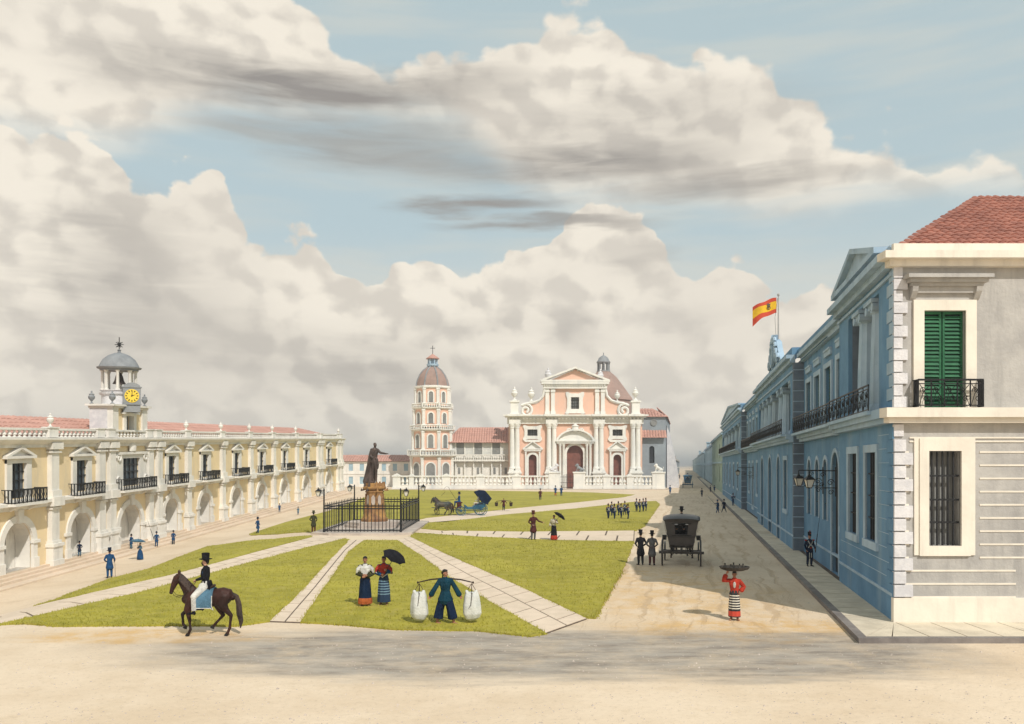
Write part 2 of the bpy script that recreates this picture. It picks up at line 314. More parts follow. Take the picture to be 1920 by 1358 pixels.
    def wall(s, a0, a1, z0, z1, d, th, holes=()):       # a facade sheet with reveals; holes are (a0, a1, z0, z1, arched)
        xs = sorted({a0, a1} | {h[0] for h in holes} | {h[1] for h in holes})
        for p, q in zip(xs, xs[1:]):
            if q - p < 1e-5: continue
            mid = (p + q) / 2; cuts = sorted((h[2], h[3]) for h in holes if h[0] < mid < h[1]); z = z0
            for c0, c1 in cuts + [(z1, z1)]:
                if c0 - z > 1e-4: s.quad((p, d, z), (q, d, z), (q, d, c0), (p, d, c0))
                z = c1
        for h in holes:
            x0, x1, b, t, arch = h; k = 10; b0 = d - th
            if arch:
                r = (x1 - x0) / 2; cx = (x0 + x1) / 2; rz = min(r, (t - b)); pts = [(cx - r * math.cos(math.pi * i / k), t - rz + rz * math.sin(math.pi * i / k)) for i in range(k + 1)]
                for (ax, az), (bx, bz) in zip(pts, pts[1:]):
                    s.quad((ax, d, az), (bx, d, bz), (bx, d, t + 1e-4), (ax, d, t + 1e-4))
                    s.quad((ax, d, az), (bx, d, bz), (bx, b0, bz), (ax, b0, az))
                t2 = t - rz
            else: t2 = t; s.quad((x0, d, t), (x1, d, t), (x1, b0, t), (x0, b0, t))
            for x in (x0, x1): s.quad((x, d, b), (x, b0, b), (x, b0, t2), (x, d, t2))
            s.quad((x0, d, b), (x1, d, b), (x1, b0, b), (x0, b0, b))
    def ring(s, cx, zs, r0, r1, y0, y1, a0=0, a1=math.pi, k=14, ez=1):   # arched band (voussoirs) in the x-z plane
        pr = [(cx + r * math.cos(a0 + (a1 - a0) * i / k), zs + ez * r * math.sin(a0 + (a1 - a0) * i / k), r) for r in (r0, r1) for i in range(k + 1)]
        I = pr[:k + 1]; O = pr[k + 1:]
        for i in range(k):
            (ax, az, _), (bx, bz, _), (cx2, cz, _), (dx, dz, _) = I[i], I[i + 1], O[i + 1], O[i]
            s.add([(ax, y0, az), (bx, y0, bz), (cx2, y0, cz), (dx, y0, dz), (ax, y1, az), (bx, y1, bz), (cx2, y1, cz), (dx, y1, dz)],
                  [(0, 3, 2, 1), (4, 5, 6, 7), (2, 3, 7, 6), (0, 1, 5, 4)] + ([(0, 4, 7, 3)] if i == 0 else []) + ([(1, 2, 6, 5)] if i == k - 1 else []))
    def build(s, name, material, parent=None, world=False, fixn=True, sharp=35):
        me = bpy.data.meshes.new(name)
        off = ORG.get(parent.name, Vector()) if (world and parent) else Vector()
        me.from_pydata([(x - off.x, y - off.y, z - off.z) for x, y, z in s.v], [], s.f)
        for mt in (material if isinstance(material, list) else [material]): me.materials.append(M[mt] if isinstance(mt, str) else mt)
        me.polygons.foreach_set('use_smooth', s.sm)
        if any(s.mi): me.polygons.foreach_set('material_index', s.mi)
        if fixn:
            bm = bmesh.new(); bm.from_mesh(me); bmesh.ops.recalc_face_normals(bm, faces=bm.faces); bm.to_mesh(me); bm.free()
        if any(s.sm): me.set_sharp_from_angle(angle=R(sharp))
        me.update(); o = bpy.data.objects.new(name, me); COL.objects.link(o)
        if parent: o.parent = parent; ORG[o.name] = off
        return o
    def organic(s, name, material, parent=None, voxel=.012, it=4, dec=0):   # closed lofts fused into one continuous skin
        me = bpy.data.meshes.new('t'); me.from_pydata(s.v, [], s.f)
        bm = bmesh.new(); bm.from_mesh(me); bmesh.ops.recalc_face_normals(bm, faces=bm.faces); bm.to_mesh(me); bm.free()
        t = bpy.data.objects.new('t', me); COL.objects.link(t)
        r = t.modifiers.new('r', 'REMESH'); r.mode = 'VOXEL'; r.voxel_size = voxel; r.use_smooth_shade = True
        if it: q = t.modifiers.new('s', 'SMOOTH'); q.factor = .5; q.iterations = it
        if dec: q = t.modifiers.new('d', 'DECIMATE'); q.ratio = dec
        dg = bpy.context.evaluated_depsgraph_get(); m2 = bpy.data.meshes.new_from_object(t.evaluated_get(dg))
        bpy.data.objects.remove(t); bpy.data.meshes.remove(me); m2.name = name
        m2.materials.clear(); m2.materials.append(M[material]); m2.polygons.foreach_set('use_smooth', [True] * len(m2.polygons))
        o = bpy.data.objects.new(name, m2); COL.objects.link(o); o.parent = parent
        return o
def tag(o, label=None, cat=None, group=None, kind=None):
    for k, v in (('label', label), ('category', cat), ('group', group), ('kind', kind)):
        if v: o[k] = v
    return o
def thing(name, loc, label, cat, rz=0, group=None, sc=1):
    o = bpy.data.objects.new(name, None); COL.objects.link(o); o.location = loc; o.rotation_euler = (0, 0, rz); o.scale = (sc,) * 3
    o.empty_display_size = .2; ORG[o.name] = Vector(loc); return tag(o, label, cat, group)
def dup(o, parent=None):
    c = o.copy(); COL.objects.link(c)
    if parent: c.parent = parent
    for ch in KIDS(o): dup(ch, c)
    return c
def KIDS(o): return [x for x in COL.objects if x.parent == o]
def struct(mb, name, material, **k): return tag(mb.build(name, material, **k), kind='structure')

# ---------------------------------------------------------------- the lie of the land
def ss(t): t = max(0., min(1., t)); return t * t * (3 - 2 * t)
def XF(a): return -31.5 + .037 * (a - 57)            # town hall facade line
def EF(a): return -2.5 + .033 * (a - 57)
def zg(x, y):
    yy = max(20, y); E = min(.3, -2.0 + (yy - 57) * .031)
    if y > 136: E *= 1 - ss((y - 136) / 24)
    return E * ss((-x - 15) / 14)
SIDE_N = Vector((-.977, .2116)); TH0, TH1 = 36.0, 134.6
def wallx(y): return 6.70 + .2167 * y
STEPS = ((1.7, None), (.95, .62), (.62, .86), (.30, 1.1))
def zs(x, y):                                        # what one stands on
    if TH0 < y < TH1 and x < XF(y) + 1.7:
        o = x - XF(y); e = EF(y)
        return e + (1.1 if o < .30 else .94 if o < .62 else .78 if o < .95 else .62)
    if 23.3 < y < 400 and x > wallx(y) - 1.65: return .15
    return zg(x, y)
def hit(u, v, f=zs):
    Y = 8.; g = lambda Y: EYE - (v - CY) / FL * Y - f((u - CX) / FL * Y, Y)
    while g(Y) > 0 and Y < 900: Y += .4
    a, b = Y - .4, Y
    for _ in range(24):
        c = (a + b) / 2
        if g(c) > 0: a = c
        else: b = c
    return Vector(((u - CX) / FL * b, b, f((u - CX) / FL * b, b)))
# ================================================================ GROUND
def build_ground():
    xs = [-3500, -1200, -500, -220, -120, -80] + list(range(-60, -45, 3)) + list(range(-45, -13)) + list(range(-12, 60, 4)) + [80, 130, 250, 600, 1500, 3500]
    ys = [-300, -100, -30, 0, 10] + list(range(20, 162, 2)) + [180, 220, 300, 450, 700, 1200, 2500, 5000, 8500]
    mb = MB(); nx = len(xs)
    mb.add([(x, y, zg(x, y)) for y in ys for x in xs], [(j * nx + i, j * nx + i + 1, (j + 1) * nx + i + 1, (j + 1) * nx + i) for j in range(len(ys) - 1) for i in range(nx - 1)], True)
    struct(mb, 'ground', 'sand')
def G(u, v): p = hit(u, v, zg); return (p.x, p.y)
def densify(pts, step=.8, jit=.07):
    out = []
    for i, p in enumerate(pts):
        q = pts[(i + 1) % len(pts)]; d = math.hypot(q[0] - p[0], q[1] - p[1]); n = max(1, int(d / step))
        for k in range(n):
            x = p[0] + (q[0] - p[0]) * k / n; y = p[1] + (q[1] - p[1]) * k / n
            w = noise.noise_vector(Vector((x * .9, y * .9, 3))) * jit * (1 + y / 60) if 0 < k else Vector((0, 0, 0)); out.append((x + w.x, y + w.y))
    return out
def drape(name, pts, off, thick, material, **k):
    bm = bmesh.new(); f = bm.faces.new([bm.verts.new((x, y, 0)) for x, y in pts]); bmesh.ops.triangulate(bm, faces=[f])
    x0, x1 = min(p[0] for p in pts), max(p[0] for p in pts); y0, y1 = min(p[1] for p in pts), max(p[1] for p in pts)
    if x0 < -14:
        for i in range(math.ceil(x0), min(-14, math.ceil(x1))):
            bmesh.ops.bisect_plane(bm, geom=bm.verts[:] + bm.edges[:] + bm.faces[:], plane_co=(i, 0, 0), plane_no=(1, 0, 0))
        for j in range(2 * math.ceil(y0 / 2), math.ceil(y1), 2):
            bmesh.ops.bisect_plane(bm, geom=bm.verts[:] + bm.edges[:] + bm.faces[:], plane_co=(0, j, 0), plane_no=(0, 1, 0))
    for v in bm.verts: v.co.z = zg(v.co.x, v.co.y) + off
    bmesh.ops.recalc_face_normals(bm, faces=bm.faces)
    if sum(f.normal.z for f in bm.faces) < 0: bmesh.ops.reverse_faces(bm, faces=bm.faces)
    ed = [e for e in bm.edges if e.is_boundary]; r = bmesh.ops.extrude_edge_only(bm, edges=ed)
    for v in r['geom']:
        if isinstance(v, bmesh.types.BMVert): v.co.z -= thick
    me = bpy.data.meshes.new(name); bm.to_mesh(me); bm.free(); me.materials.append(M[material])
    o = bpy.data.objects.new(name, me); COL.objects.link(o); return tag(o, **k)
def inside(p, poly):
    c = False; x, y = p; j = len(poly) - 1
    for i in range(len(poly)):
        (xi, yi), (xj, yj) = poly[i], poly[j]
        if (yi > y) != (yj > y) and x < (xj - xi) * (y - yi) / (yj - yi) + xi: c = not c
        j = i
    return c
LAWNS = [
    [(62, 1138), (100, 1127), (132, 1114), (209, 1085), (277, 1068), (330, 1047), (389, 1025), (450, 1017), (512, 1012), (583, 1005), (585, 1008), (512, 1027), (395, 1060), (306, 1083), (209, 1105), (132, 1123)],
    [(-10, 1174), (60, 1159), (132, 1142), (247, 1116), (395, 1076), (542, 1036), (645, 1011), (656, 1013), (618, 1052), (571, 1104), (506, 1167), (439, 1176), (365, 1174.6), (218, 1175), (100, 1176)],
    [(683, 1014), (744, 1014), (792, 1045), (841, 1083), (944, 1145), (1024, 1190), (995, 1195), (892, 1184), (738, 1182), (651, 1174), (563, 1169), (583, 1139), (618, 1089), (657, 1033)],
    [(768, 1007), (779, 1000), (840, 1004), (909, 1008), (1047, 1014), (1189, 1016), (1167, 1072), (1140, 1117), (1117, 1161), (1095, 1160), (978, 1103), (892, 1065), (823, 1034)],
    [(790, 992), (841, 996), (978, 998), (1081, 997), (1193, 996), (1208, 988), (1222, 968), (1237, 946), (1229, 940), (1184, 942), (1081, 954), (944, 966), (841, 979), (802, 981)],
    [(467, 1002), (535, 980), (612, 960), (670, 938.5), (700, 927), (724, 918.6), (850, 919.6), (1000, 922), (1110, 924), (1190, 928), (1168, 933), (1080, 942.5), (971, 953), (909, 960), (799, 972),
     (784, 975), (770, 985), (640, 990), (612, 998), (582, 998.5), (520, 1002.5), (470, 1004.5)]]
def build_lawns():
    grass = MB()
    for i, px in enumerate(LAWNS):
        poly = densify([G(*p) for p in px]); drape('lawn', poly, .05, .12, 'lawn', kind='structure')
        x0, x1 = min(p[0] for p in poly), max(p[0] for p in poly); y0, y1 = min(p[1] for p in poly), max(p[1] for p in poly)
        n = int(min(16000, (x1 - x0) * (y1 - y0) * (26 if i in (1, 2, 3) else 7))); 
        for _ in range(n):
            p = (random.uniform(x0, x1), y0 + (y1 - y0) * random.random() ** 1.6)
            if p[1] > 75 or not inside(p, poly): continue
            z = zg(*p) + .045; s = random.uniform(.7, 1.3) * (.8 + p[1] / 90)
            for b in range(2):
                a = random.uniform(0, 6.28); w = .014 * s; h = random.uniform(.03, .07) * s; dx, dy = math.cos(a) * w, math.sin(a) * w; l = random.uniform(-.04, .04)
                grass.add([(p[0] - dx, p[1] - dy, z), (p[0] + dx, p[1] + dy, z), (p[0] + l, p[1] + l * .6, z + h)], [(0, 1, 2)])
    for px in LAWNS[:5]:
        poly = [G(*p) for p in px]
        for (ax, ay), (bx, by) in zip(poly, poly[1:] + poly[:1]):
            L = math.hypot(bx - ax, by - ay)
            for _ in range(int(L * (34 if (ay + by) < 90 else 8))):
                t = random.random(); j = random.gauss(0, .055); x = ax + (bx - ax) * t - (by - ay) / L * j; y = ay + (by - ay) * t + (bx - ax) / L * j; z = zg(x, y) + .0; h = random.uniform(.06, .13); w = .02; a = random.uniform(0, 6.28); dx, dy = math.cos(a) * w, math.sin(a) * w
                grass.add([(x - dx, y - dy, z), (x + dx, y + dy, z), (x + random.uniform(-.05, .05), y + random.uniform(-.04, .04), z + h)], [(0, 1, 2)])
    tag(grass.build('grass', 'blade', fixn=False), kind='stuff')
def resample(pts, n):
    L = [0]
    for p, q in zip(pts, pts[1:]): L.append(L[-1] + math.hypot(q[0] - p[0], q[1] - p[1]))
    out = []
    for i in range(n + 1):
        d = L[-1] * i / n; k = max(j for j in range(len(L)) if L[j] <= d + 1e-9); k = min(k, len(pts) - 2); t = (d - L[k]) / max(1e-9, L[k + 1] - L[k])
        out.append((pts[k][0] + (pts[k + 1][0] - pts[k][0]) * t, pts[k][1] + (pts[k + 1][1] - pts[k][1]) * t))
    return out, L[-1]
def path(lpx, rpx, across=2, step=2.0, seed=1, bed=True):
    Lw, Rw = [G(*p) for p in lpx], [G(*p) for p in rpx]; rnd = random.Random(seed)
    _, le = resample(Lw, 2); n = max(3, int(le / step)); A, _ = resample(Lw, n * 4); B, _ = resample(Rw, n * 4); mb = MB()
    if bed: drape('path_bed', A + B[::-1], .014 if seed == 3 else .032, .07, 'joint', kind='structure')
    def pt(i, t):
        i = max(0, min(n * 4, i)); k = min(int(i), n * 4 - 1); f = i - k
        ax = A[k][0] + (A[k + 1][0] - A[k][0]) * f; ay = A[k][1] + (A[k + 1][1] - A[k][1]) * f; bx = B[k][0] + (B[k + 1][0] - B[k][0]) * f; by = B[k][1] + (B[k + 1][1] - B[k][1]) * f
        return ax + (bx - ax) * t, ay + (by - ay) * t
    for c in range(across):
        for j in range(-1, n + 1):
            i0, i1 = j * 4 + (c % 2) * 1.7, (j + 1) * 4 + (c % 2) * 1.7
            i0, i1 = max(0, i0), min(n * 4, i1)
            if i1 - i0 < .6: continue
            wid = math.dist(pt(i0, 0), pt(i0, 1)); g = .034 * (1 + pt(i0, 0)[1] / 45); gt = g * .55 / wid; gi = g * .8 / (le / n / 4)
            t0, t1 = c / across + gt * (c > 0) / 1, (c + 1) / across - gt * (c < across - 1) / 1; h = .044 + rnd.uniform(0, .006)
            m = (i0 + i1) / 2; tm = (t0 + t1) / 2; P = [pt(i0 + gi, t0), pt(m, t0), pt(i1 - gi, t0), pt(i1 - gi, tm), pt(i1 - gi, t1), pt(m, t1), pt(i0 + gi, t1), pt(i0 + gi, tm), pt(m, tm)]
            mb.add([(x, y, zg(x, y) + h) for x, y in P] + [(x, y, zg(x, y) - .01) for x, y in P[:8]], [(0, 1, 8, 7), (1, 2, 3, 8), (8, 3, 4, 5), (7, 8, 5, 6)] + [(k, (k + 1) % 8, 9 + (k + 1) % 8, 9 + k) for k in range(8)])
    struct(mb, 'path', 'slab')
def build_paths():
    path([(-90, 1176), (0, 1155), (132, 1123), (209, 1105), (306, 1083), (395, 1060), (512, 1028), (583, 1009), (602, 1004)], [(-110, 1198), (0, 1173), (132, 1142), (247, 1116), (395, 1077), (542, 1037), (645, 1010.5), (650, 1009)], 2, 2.1, 3)
    path([(506, 1167), (571, 1104), (618, 1052), (655, 1013)], [(563, 1169), (583, 1139), (618, 1089), (657, 1033), (682, 1014)], 2, 1.7, 4)
    path([(745, 1014), (792, 1045), (841, 1083), (944, 1145), (1022, 1190)], [(768, 1007), (823, 1034), (892, 1065), (978, 1103), (1100, 1162)], 2, 1.6, 5)
    path([(785, 1000), (841, 996), (978, 998), (1081, 997), (1190, 996)], [(785, 1002), (840, 1004), (909, 1008), (1047, 1014), (1189, 1016)], 2, 2.1, 6)
    drape('path', [G(*p) for p in [(800, 980.5), (841, 979), (944, 966), (1081, 954), (1184, 942), (1229, 940), (1190, 928.5), (1168, 933), (1080, 942.5), (971, 953), (909, 960), (799, 972), (790, 976)]], .022, .06, 'slab', kind='structure')
def build_pavement():
    base = MB(); top = MB(); k = 1.6
    # stone kerb and slabs along the palace, turning its corner
    C = Vector((wallx(23.3) - 1.65, 23.3, 0)); D = Vector((.2167, 1, 0)).normalized(); N = Vector((SIDE_N.x, SIDE_N.y, 0))
    def q(mb, pts, z0, z1):
        n = len(pts); mb.add([(p.x, p.y, z) for z in (z0, z1) for p in pts], [list(range(n))[::-1], list(range(n, 2 * n))] + [(i, (i + 1) % n, n + (i + 1) % n, n + i) for i in range(n)])
    far = C + D * 330; W = lambda s, o: Vector((wallx(25.74), 25.74, 0)) + D * s + N * o
    q(base, [C, far, far - N * .22, C + D * .35 - N * .22 + V3(.05, 0, 0)], 0, .155)
    q(base, [C, C + D * .25 + V3(.24, 0, 0), V3(34, 23.55, 0), V3(34, 23.3, 0)], 0, .155)
    struct(base, 'kerb', 'kerbst')
    s = -1.9; rnd = random.Random(3); i = 0
    while s < 300:
        L = rnd.uniform(.75, 1.15) * (1 if s < 60 else 3); g = .03 if s < 60 else .06; h = .147 + rnd.uniform(0, .008)
        a = [W(s + g, 1.40), W(s + L - g, 1.40), W(s + L - g, .0), W(s + g, .0)]
        if s + L > .0: q(top, [p if p.y > 25.0 else p for p in a], .02, h)
        s += L
    # the slabs fan out round the corner
    corner = V3(wallx(25.74), 25.74, 0); e0 = W(-1.9 + 0, 1.4)
    fan = [W(.0, 1.4), W(-.9, 1.42), C + D * .36 + V3(.24, 0, 0) + N * .0, V3(11.2, 23.57, 0), V3(12.3, 23.57, 0)]
    fan[2] = V3(C.x + .33, 23.57, 0)
    for a, b in zip(fan, fan[1:]):
        d = (b - a).normalized() * .02; q(top, [corner + d * .3, a + d, b - d], .02, .15)
    x = 12.3; 
    while x < 33:
        L = rnd.uniform(.8, 1.2); q(top, [V3(x + .02, 23.57, 0), V3(x + L - .02, 23.57, 0), V3(x + L - .02, 25.8, 0), V3(x + .02, 25.8, 0)], .02, .15); x += L
    struct(top, 'pavement', 'pave')
    bed = MB(); q(bed, [C + V3(.1, .1, 0), far, far - N * 1.7, V3(34, 25.9, 0), V3(34, 23.45, 0)], 0.01, .11); struct(bed, 'pavement_bed', 'joint')
def build_grit():
    m = MB(); rnd = random.Random(11)
    for _ in range(3800):
        y = 15.5 + 34 * rnd.random() ** 1.9; x = rnd.uniform(-.62, .66) * y
        if any(inside((x, y), q) for q in LP) or x > wallx(y) - 1.8 and y > 23: continue
        r = rnd.uniform(.008, .026) * (1.7 if rnd.random() < .06 else 1); z = zg(x, y); a = rnd.uniform(0, 3)
        c, s = math.cos(a) * r, math.sin(a) * r; m.add([(x - c, y - s, z), (x + s, y - c, z), (x + c * 1.3, y + s * 1.3, z), (x - s, y + c, z), (x, y, z + r * .9)], [(0, 1, 4), (1, 2, 4), (2, 3, 4), (3, 0, 4)])
    tag(m.build('loose_gravel', 'plinth', fixn=False), kind='stuff')
build_ground(); build_lawns(); LP = [[G(*p) for p in q] for q in LAWNS]; build_grit(); build_paths(); build_pavement()

# ================================================================ shared building pieces
def tiles(mb, o, A, L, U, run, sp=.42, row=.7, rad=.10):
    o, A, U = Vector(o), Vector(A).normalized(), Vector(U).normalized(); N = A.cross(U); N = N if N.z > 0 else -N
    n = int(L / sp); prof = [(-.5, 0), (-.32, .75), (0, 1), (.32, .75), (.5, 0)]
    for i in range(n):
        a = (i + .5) * L / n; t = run(a)
        if t <= .05: continue
        t += random.uniform(-.04, .04) if row else 0
        nr = max(1, math.ceil(t / row)) if row else 1; w = L / n
        for k in range(nr):
            u0 = t * k / nr; u1 = t * (k + 1) / nr; l0 = .035 if row else 0
            vs = [tuple(o + A * (a + c * w) + U * (u0 - (.03 if row else 0)) + N * (h * rad + l0)) for c, h in prof] + [tuple(o + A * (a + c * w * .86) + U * u1 + N * (h * rad)) for c, h in prof]
            mb.add(vs, [(j, j + 1, j + 6, j + 5) for j in range(4)] + [(0, 1, 2, 3, 4)], True)
    return mb
BAL = [(.5, 0), (.5, .08), (.3, .12), (.28, .18), (.62, .36), (.5, .52), (.26, .72), (.26, .84), (.42, .88), (.42, .94), (.5, .95), (.5, 1)]
def urn(mb, x, y, z, h, tf=None, n=10):
    p = [(.14, 0), (.16, .05), (.07, .10), (.05, .20), (.10, .26), (.22, .40), (.25, .55), (.17, .66), (.20, .70), (.19, .74), (.08, .80), (.05, .86), (.07, .92), (.02, 1)]
    mb.lathe([(r * h, t * h) for r, t in p], (x, y, z), n)
def pediment(mb, cx, w, z, h, d0, d1, t=.2):            # raking frame with open tympanum
    a = h / (w / 2); mb.prism([(cx - w / 2, z), (cx + w / 2, z), (cx + w / 2, z + t), (cx - w / 2, z + t)], d0, d1)
    for s in (-1, 1): mb.prism([(cx + s * w / 2, z + t + .002), (cx, z + h + t), (cx, z + h), (cx + s * (w / 2 - t / a), z + t + .002)], d0, d1)
def scroll(cx, cz, r, turns=1.4, s=1, a0=0, n=16):
    return [(cx + s * r * (1 - .8 * i / n) * math.cos(a0 + turns * 2 * math.pi * i / n), cz + r * (1 - .8 * i / n) * math.sin(a0 + turns * 2 * math.pi * i / n)) for i in range(n + 1)]
def iron_rail(mb, x0, x1, z, h, d, step=.5, fancy=True, r=.016, ends=0):   # balcony front; ends = depth of the return sides
    for zz, q in ((z + .05, r), (z + h, r * 1.7)): mb.box(x0, x1, d - q, d + q, zz - q, zz + q)
    if fancy: mb.box(x0, x1, d - r, d + r, z + h - .14, z + h - .11)
    n = max(2, round((x1 - x0) / step))
    for i in range(n + 1):
        x = x0 + (x1 - x0) * i / n; mb.box(x - r, x + r, d - r, d + r, z, z + h)
        if i == n: break
        w = (x1 - x0) / n
        if fancy:
            c = x + w / 2; R0 = min(w * .26, h * .2)
            for s, zz in ((1, z + h * .30), (-1, z + h * .62)):
                mb.tube([(p, d, q) for p, q in scroll(c + s * w * .12, zz, R0, 1.2, s, .6 * s, 9)], r * .8, 4)
            mb.tube([(x + w * .08, d, z + .06), (x + w * .35, d, z + h * .5), (x + w * .9, d, z + h * .82)], r * .7, 4)
            mb.tube([(x + w * .92, d, z + .06), (x + w * .65, d, z + h * .45), (x + w * .1, d, z + h * .84)], r * .7, 4)
        else:
            for k in (1, 2): xx = x + w * k / 3; mb.tube([(xx, d, z + .05), (xx, d + .07, z + h * .3), (xx, d - .02, z + h * .7), (xx, d, z + h)], r * .9, 4)
    for x in ((x0, x1) if ends else ()):
        for zz in (z + .05, z + h): mb.box(x - r, x + r, d - ends, d, zz - r, zz + r)
        for k in range(1, 4): mb.box(x - r, x + r, d - ends * k / 4 - r, d - ends * k / 4 + r, z, z + h)

# ================================================================ TOWN HALL (left)
def build_town_hall():
    tf = lambda a, d, h: (XF(a) + d, a, EF(a) + h)
    B = lambda: MB(tf)
    T = thing('town_hall', (XF(85) - 4, 85, EF(85)), 'long ochre and white two storey town hall with arcade and clock tower', 'town hall')
    U = lambda u: 33.6 / (.037 + (960 - u) / 1500)
    bays = [(44.4, 1), (51.3, 1), (U(151.6), 1), (U(244.4), 1.25)] + [(U(u), w) for u, w in ((321, 1), (384, 1), (443, 1), (490, 1.02), (533, 1.05), (574, 1.12), (616, 1.2))]
    holes = []
    for i, (c, w) in enumerate(bays):
        aw = 1.45 * w; holes.append((c - aw, c + aw, 1.1, 4.25, True)); ww = .72 * (w if i != 3 else 1.9); holes.append((c - ww, c + ww, 5.75, 8.0, False))
    wl = B(); wl.wall(TH0, TH1, .3, 9.3, 0, .12, holes)
    wl.quad((TH1, 0, .3), (TH1, -10, .3), (TH1, -10, 9.3), (TH1, 0, 9.3)); wl.quad((TH0, 0, .3), (TH0, -10, .3), (TH0, -10, 9.3), (TH0, 0, 9.3)); wl.quad((TH0, -10, .3), (TH1, -10, .3), (TH1, -10, 9.3), (TH0, -10, 9.3))
    wl.build('wall', 'yellow', T, True)
    inn = B(); inn.wall(TH0 + .1, TH1 - .1, 1.0, 5.2, -.10, 1.0, [h for h in holes if h[4]]); inn.wall(TH0 + .2, TH1 - .2, 1.0, 5.2, -1.12, .2, [(c - .55, c + .55, 2.1, 3.6, False) for c, w in bays]); inn.quad((TH0 + .2, -.75, 4.9), (TH1 - .2, -.75, 4.9), (TH1 - .2, -1.1, 4.9), (TH0 + .2, -1.1, 4.9))
    for (c, _), (c2, _) in zip(bays, bays[1:]): m = (c + c2) / 2; inn.box(m - .3, m + .3, -1.1, -.9, 1.0, 4.9)
    inn.build('arcade_interior', 'white', T, True)
    st = B()
    for (o, h), o2 in zip(((1.7, .62), (.95, .78), (.62, .94), (.30, 1.1)), (.95, .62, .30, -3.2)): st.box(TH0, TH1, o2, o, -1.2, h)
    st.build('steps', 'slab', T, True)
    for i, (c, w) in enumerate(bays):
        aw = 1.45 * w; m = B(); zs0 = 4.25 - aw
        m.ring(c, zs0, aw - .02, aw + .42, -.05, .12, k=16)
        for s in (-1, 1): m.box(*sorted((c + s * (aw - .02), c + s * (aw + .42))), -.05, .12, 1.1, zs0); m.box(*sorted((c + s * (aw - .08), c + s * (aw + .6))), -.05, .2, zs0 - .12, zs0 + .1); m.box(*sorted((c + s * (aw - .06), c + s * (aw + .5))), -.05, .2, 1.1, 1.75)
        ar = m.build('archway', 'white', T, True); k = B(); k.prism([(c - .2, 4.15), (c + .2, 4.15), (c + .3, 5.0), (c - .3, 5.0)], -.05, .26); k.build('keystone', 'white', ar, True)
        # a dark window or noticeboard deep inside
        dk = B(); dk.box(c - .5, c + .5, -1.34, -1.22, 2.1, 3.6); dk.build('window', 'glass', T, True)
        # upper window
        big = i == 3; ww = .72 * (w if not big else 1.9); f = B(); e = .5 if not big else .7
        for s in (-1, 1): f.box(*sorted((c + s * (ww - .01), c + s * (ww + e))), -.05, .14, 5.65, 8.25)
        f.box(c - ww - e, c + ww + e, -.05, .16, 8.0, 8.3)
        if big:
            f.box(c - ww - e - .2, c + ww + e + .2, -.02, .3, 8.3, 8.5)
            for s in (-1, 1): f.tube([(p, .2, q) for p, q in scroll(c + s * (ww + .75), 8.05, .42, 1.3, s)], .09, 6); f.tube([(p, .2, q) for p, q in scroll(c + s * (ww + .85), 6.3, .3, 1.2, -s)], .08, 6); f.box(*sorted((c + s * (ww + .7), c + s * (ww + 1.0))), 0, .16, 6.4, 8.0)
            f.lathe([(.1, 0), (.45, .12), (.5, .5), (.3, .8), (.1, .95)], (c, .2, 8.45), 12, sx=1, sy=.4)
        else:
            pediment(f, c, 2 * (ww + e) + .5 * w, 8.3, .62, -.02, .34, .17); f.prism([(c - ww - e, 8.47), (c + ww + e, 8.47), (c, 8.9)], -.03, .08)
        f.box(c - ww - e - .1, c + ww + e + .1, -.02, .24, 5.55, 5.7)
        wf = f.build('window', 'white', T, True); g = B(); g.box(c - ww, c + ww, -.2, -.125, 5.7, 8.0); g.build('pane', 'glass', wf, True)
        g = B()
        for k in range(1, 3 if not big else 4): x = c - ww + 2 * ww * k / (3 if not big else 4); g.box(x - .04, x + .04, -.11, -.02, 5.7, 8.0)
        for z in (6.3, 6.9, 7.45): g.box(c - ww, c + ww, -.10, -.03, z - .035, z + .035)
        g.build('grille', 'bars', wf, True)
        bw = (1.6 if not big else 2.3) * min(w, 1.15); s = B(); s.box(c - bw, c + bw, .02, .95, 5.32, 5.5)
        for q in (-.6, .6): s.prismx([(0, 5.3), (.8, 5.3), (.15, 4.95), (0, 4.95)], c + bw * q - .12, c + bw * q + .12)
        bl = s.build('balcony', 'white', T, True); r = B(); iron_rail(r, c - bw, c + bw, 5.5, .85, .9, .42, False, .028, .85); r.build('railing', 'iron', bl, True)
    cols = [47.8, 54.8, 60.7, 62.2, 68.3, 69.9] + [U(u) for u in (350, 415, 468, 511, 555, 595, 601)] + [TH1 - 3.2, TH1 - 1.0]
    for a in cols:
        m = B(); w = .42 + max(0, a - 80) * .003
        m.box(a - w, a + w, -.02, .34, 2.5, 5.0); m.box(a - w - .12, a + w + .12, -.02, .5, 1.05, 2.2); m.box(a - w - .2, a + w + .2, -.02, .58, 2.2, 2.42); m.box(a - w - .18, a + w + .18, -.02, .58, .9, 1.3)
        m.box(a - w - .1, a + w + .1, -.02, .44, 2.42, 2.6); m.box(a - w - .1, a + w + .1, -.02, .44, 4.75, 4.9); m.box(a - w - .2, a + w + .2, -.02, .6, 4.98, 5.6); m.box(a - w - .1, a + w + .1, -.02, .46, 5.6, 6.05)
        m.box(a - w, a + w, -.02, .32, 6.05, 8.85); m.box(a - w - .12, a + w + .12, -.02, .44, 8.6, 8.72); m.box(a - w - .18, a + w + .18, -.02, .52, 8.85, 9.3)
        m.build('pilaster', 'white', T, True)
    e = B(); e.prismx([(-.1, 5.0), (.2, 5.0), (.22, 5.2), (.48, 5.3), (.48, 5.5), (.1, 5.56), (-.1, 5.56)], TH0, TH1 - .1); e.build('string_course', 'white', T, True)
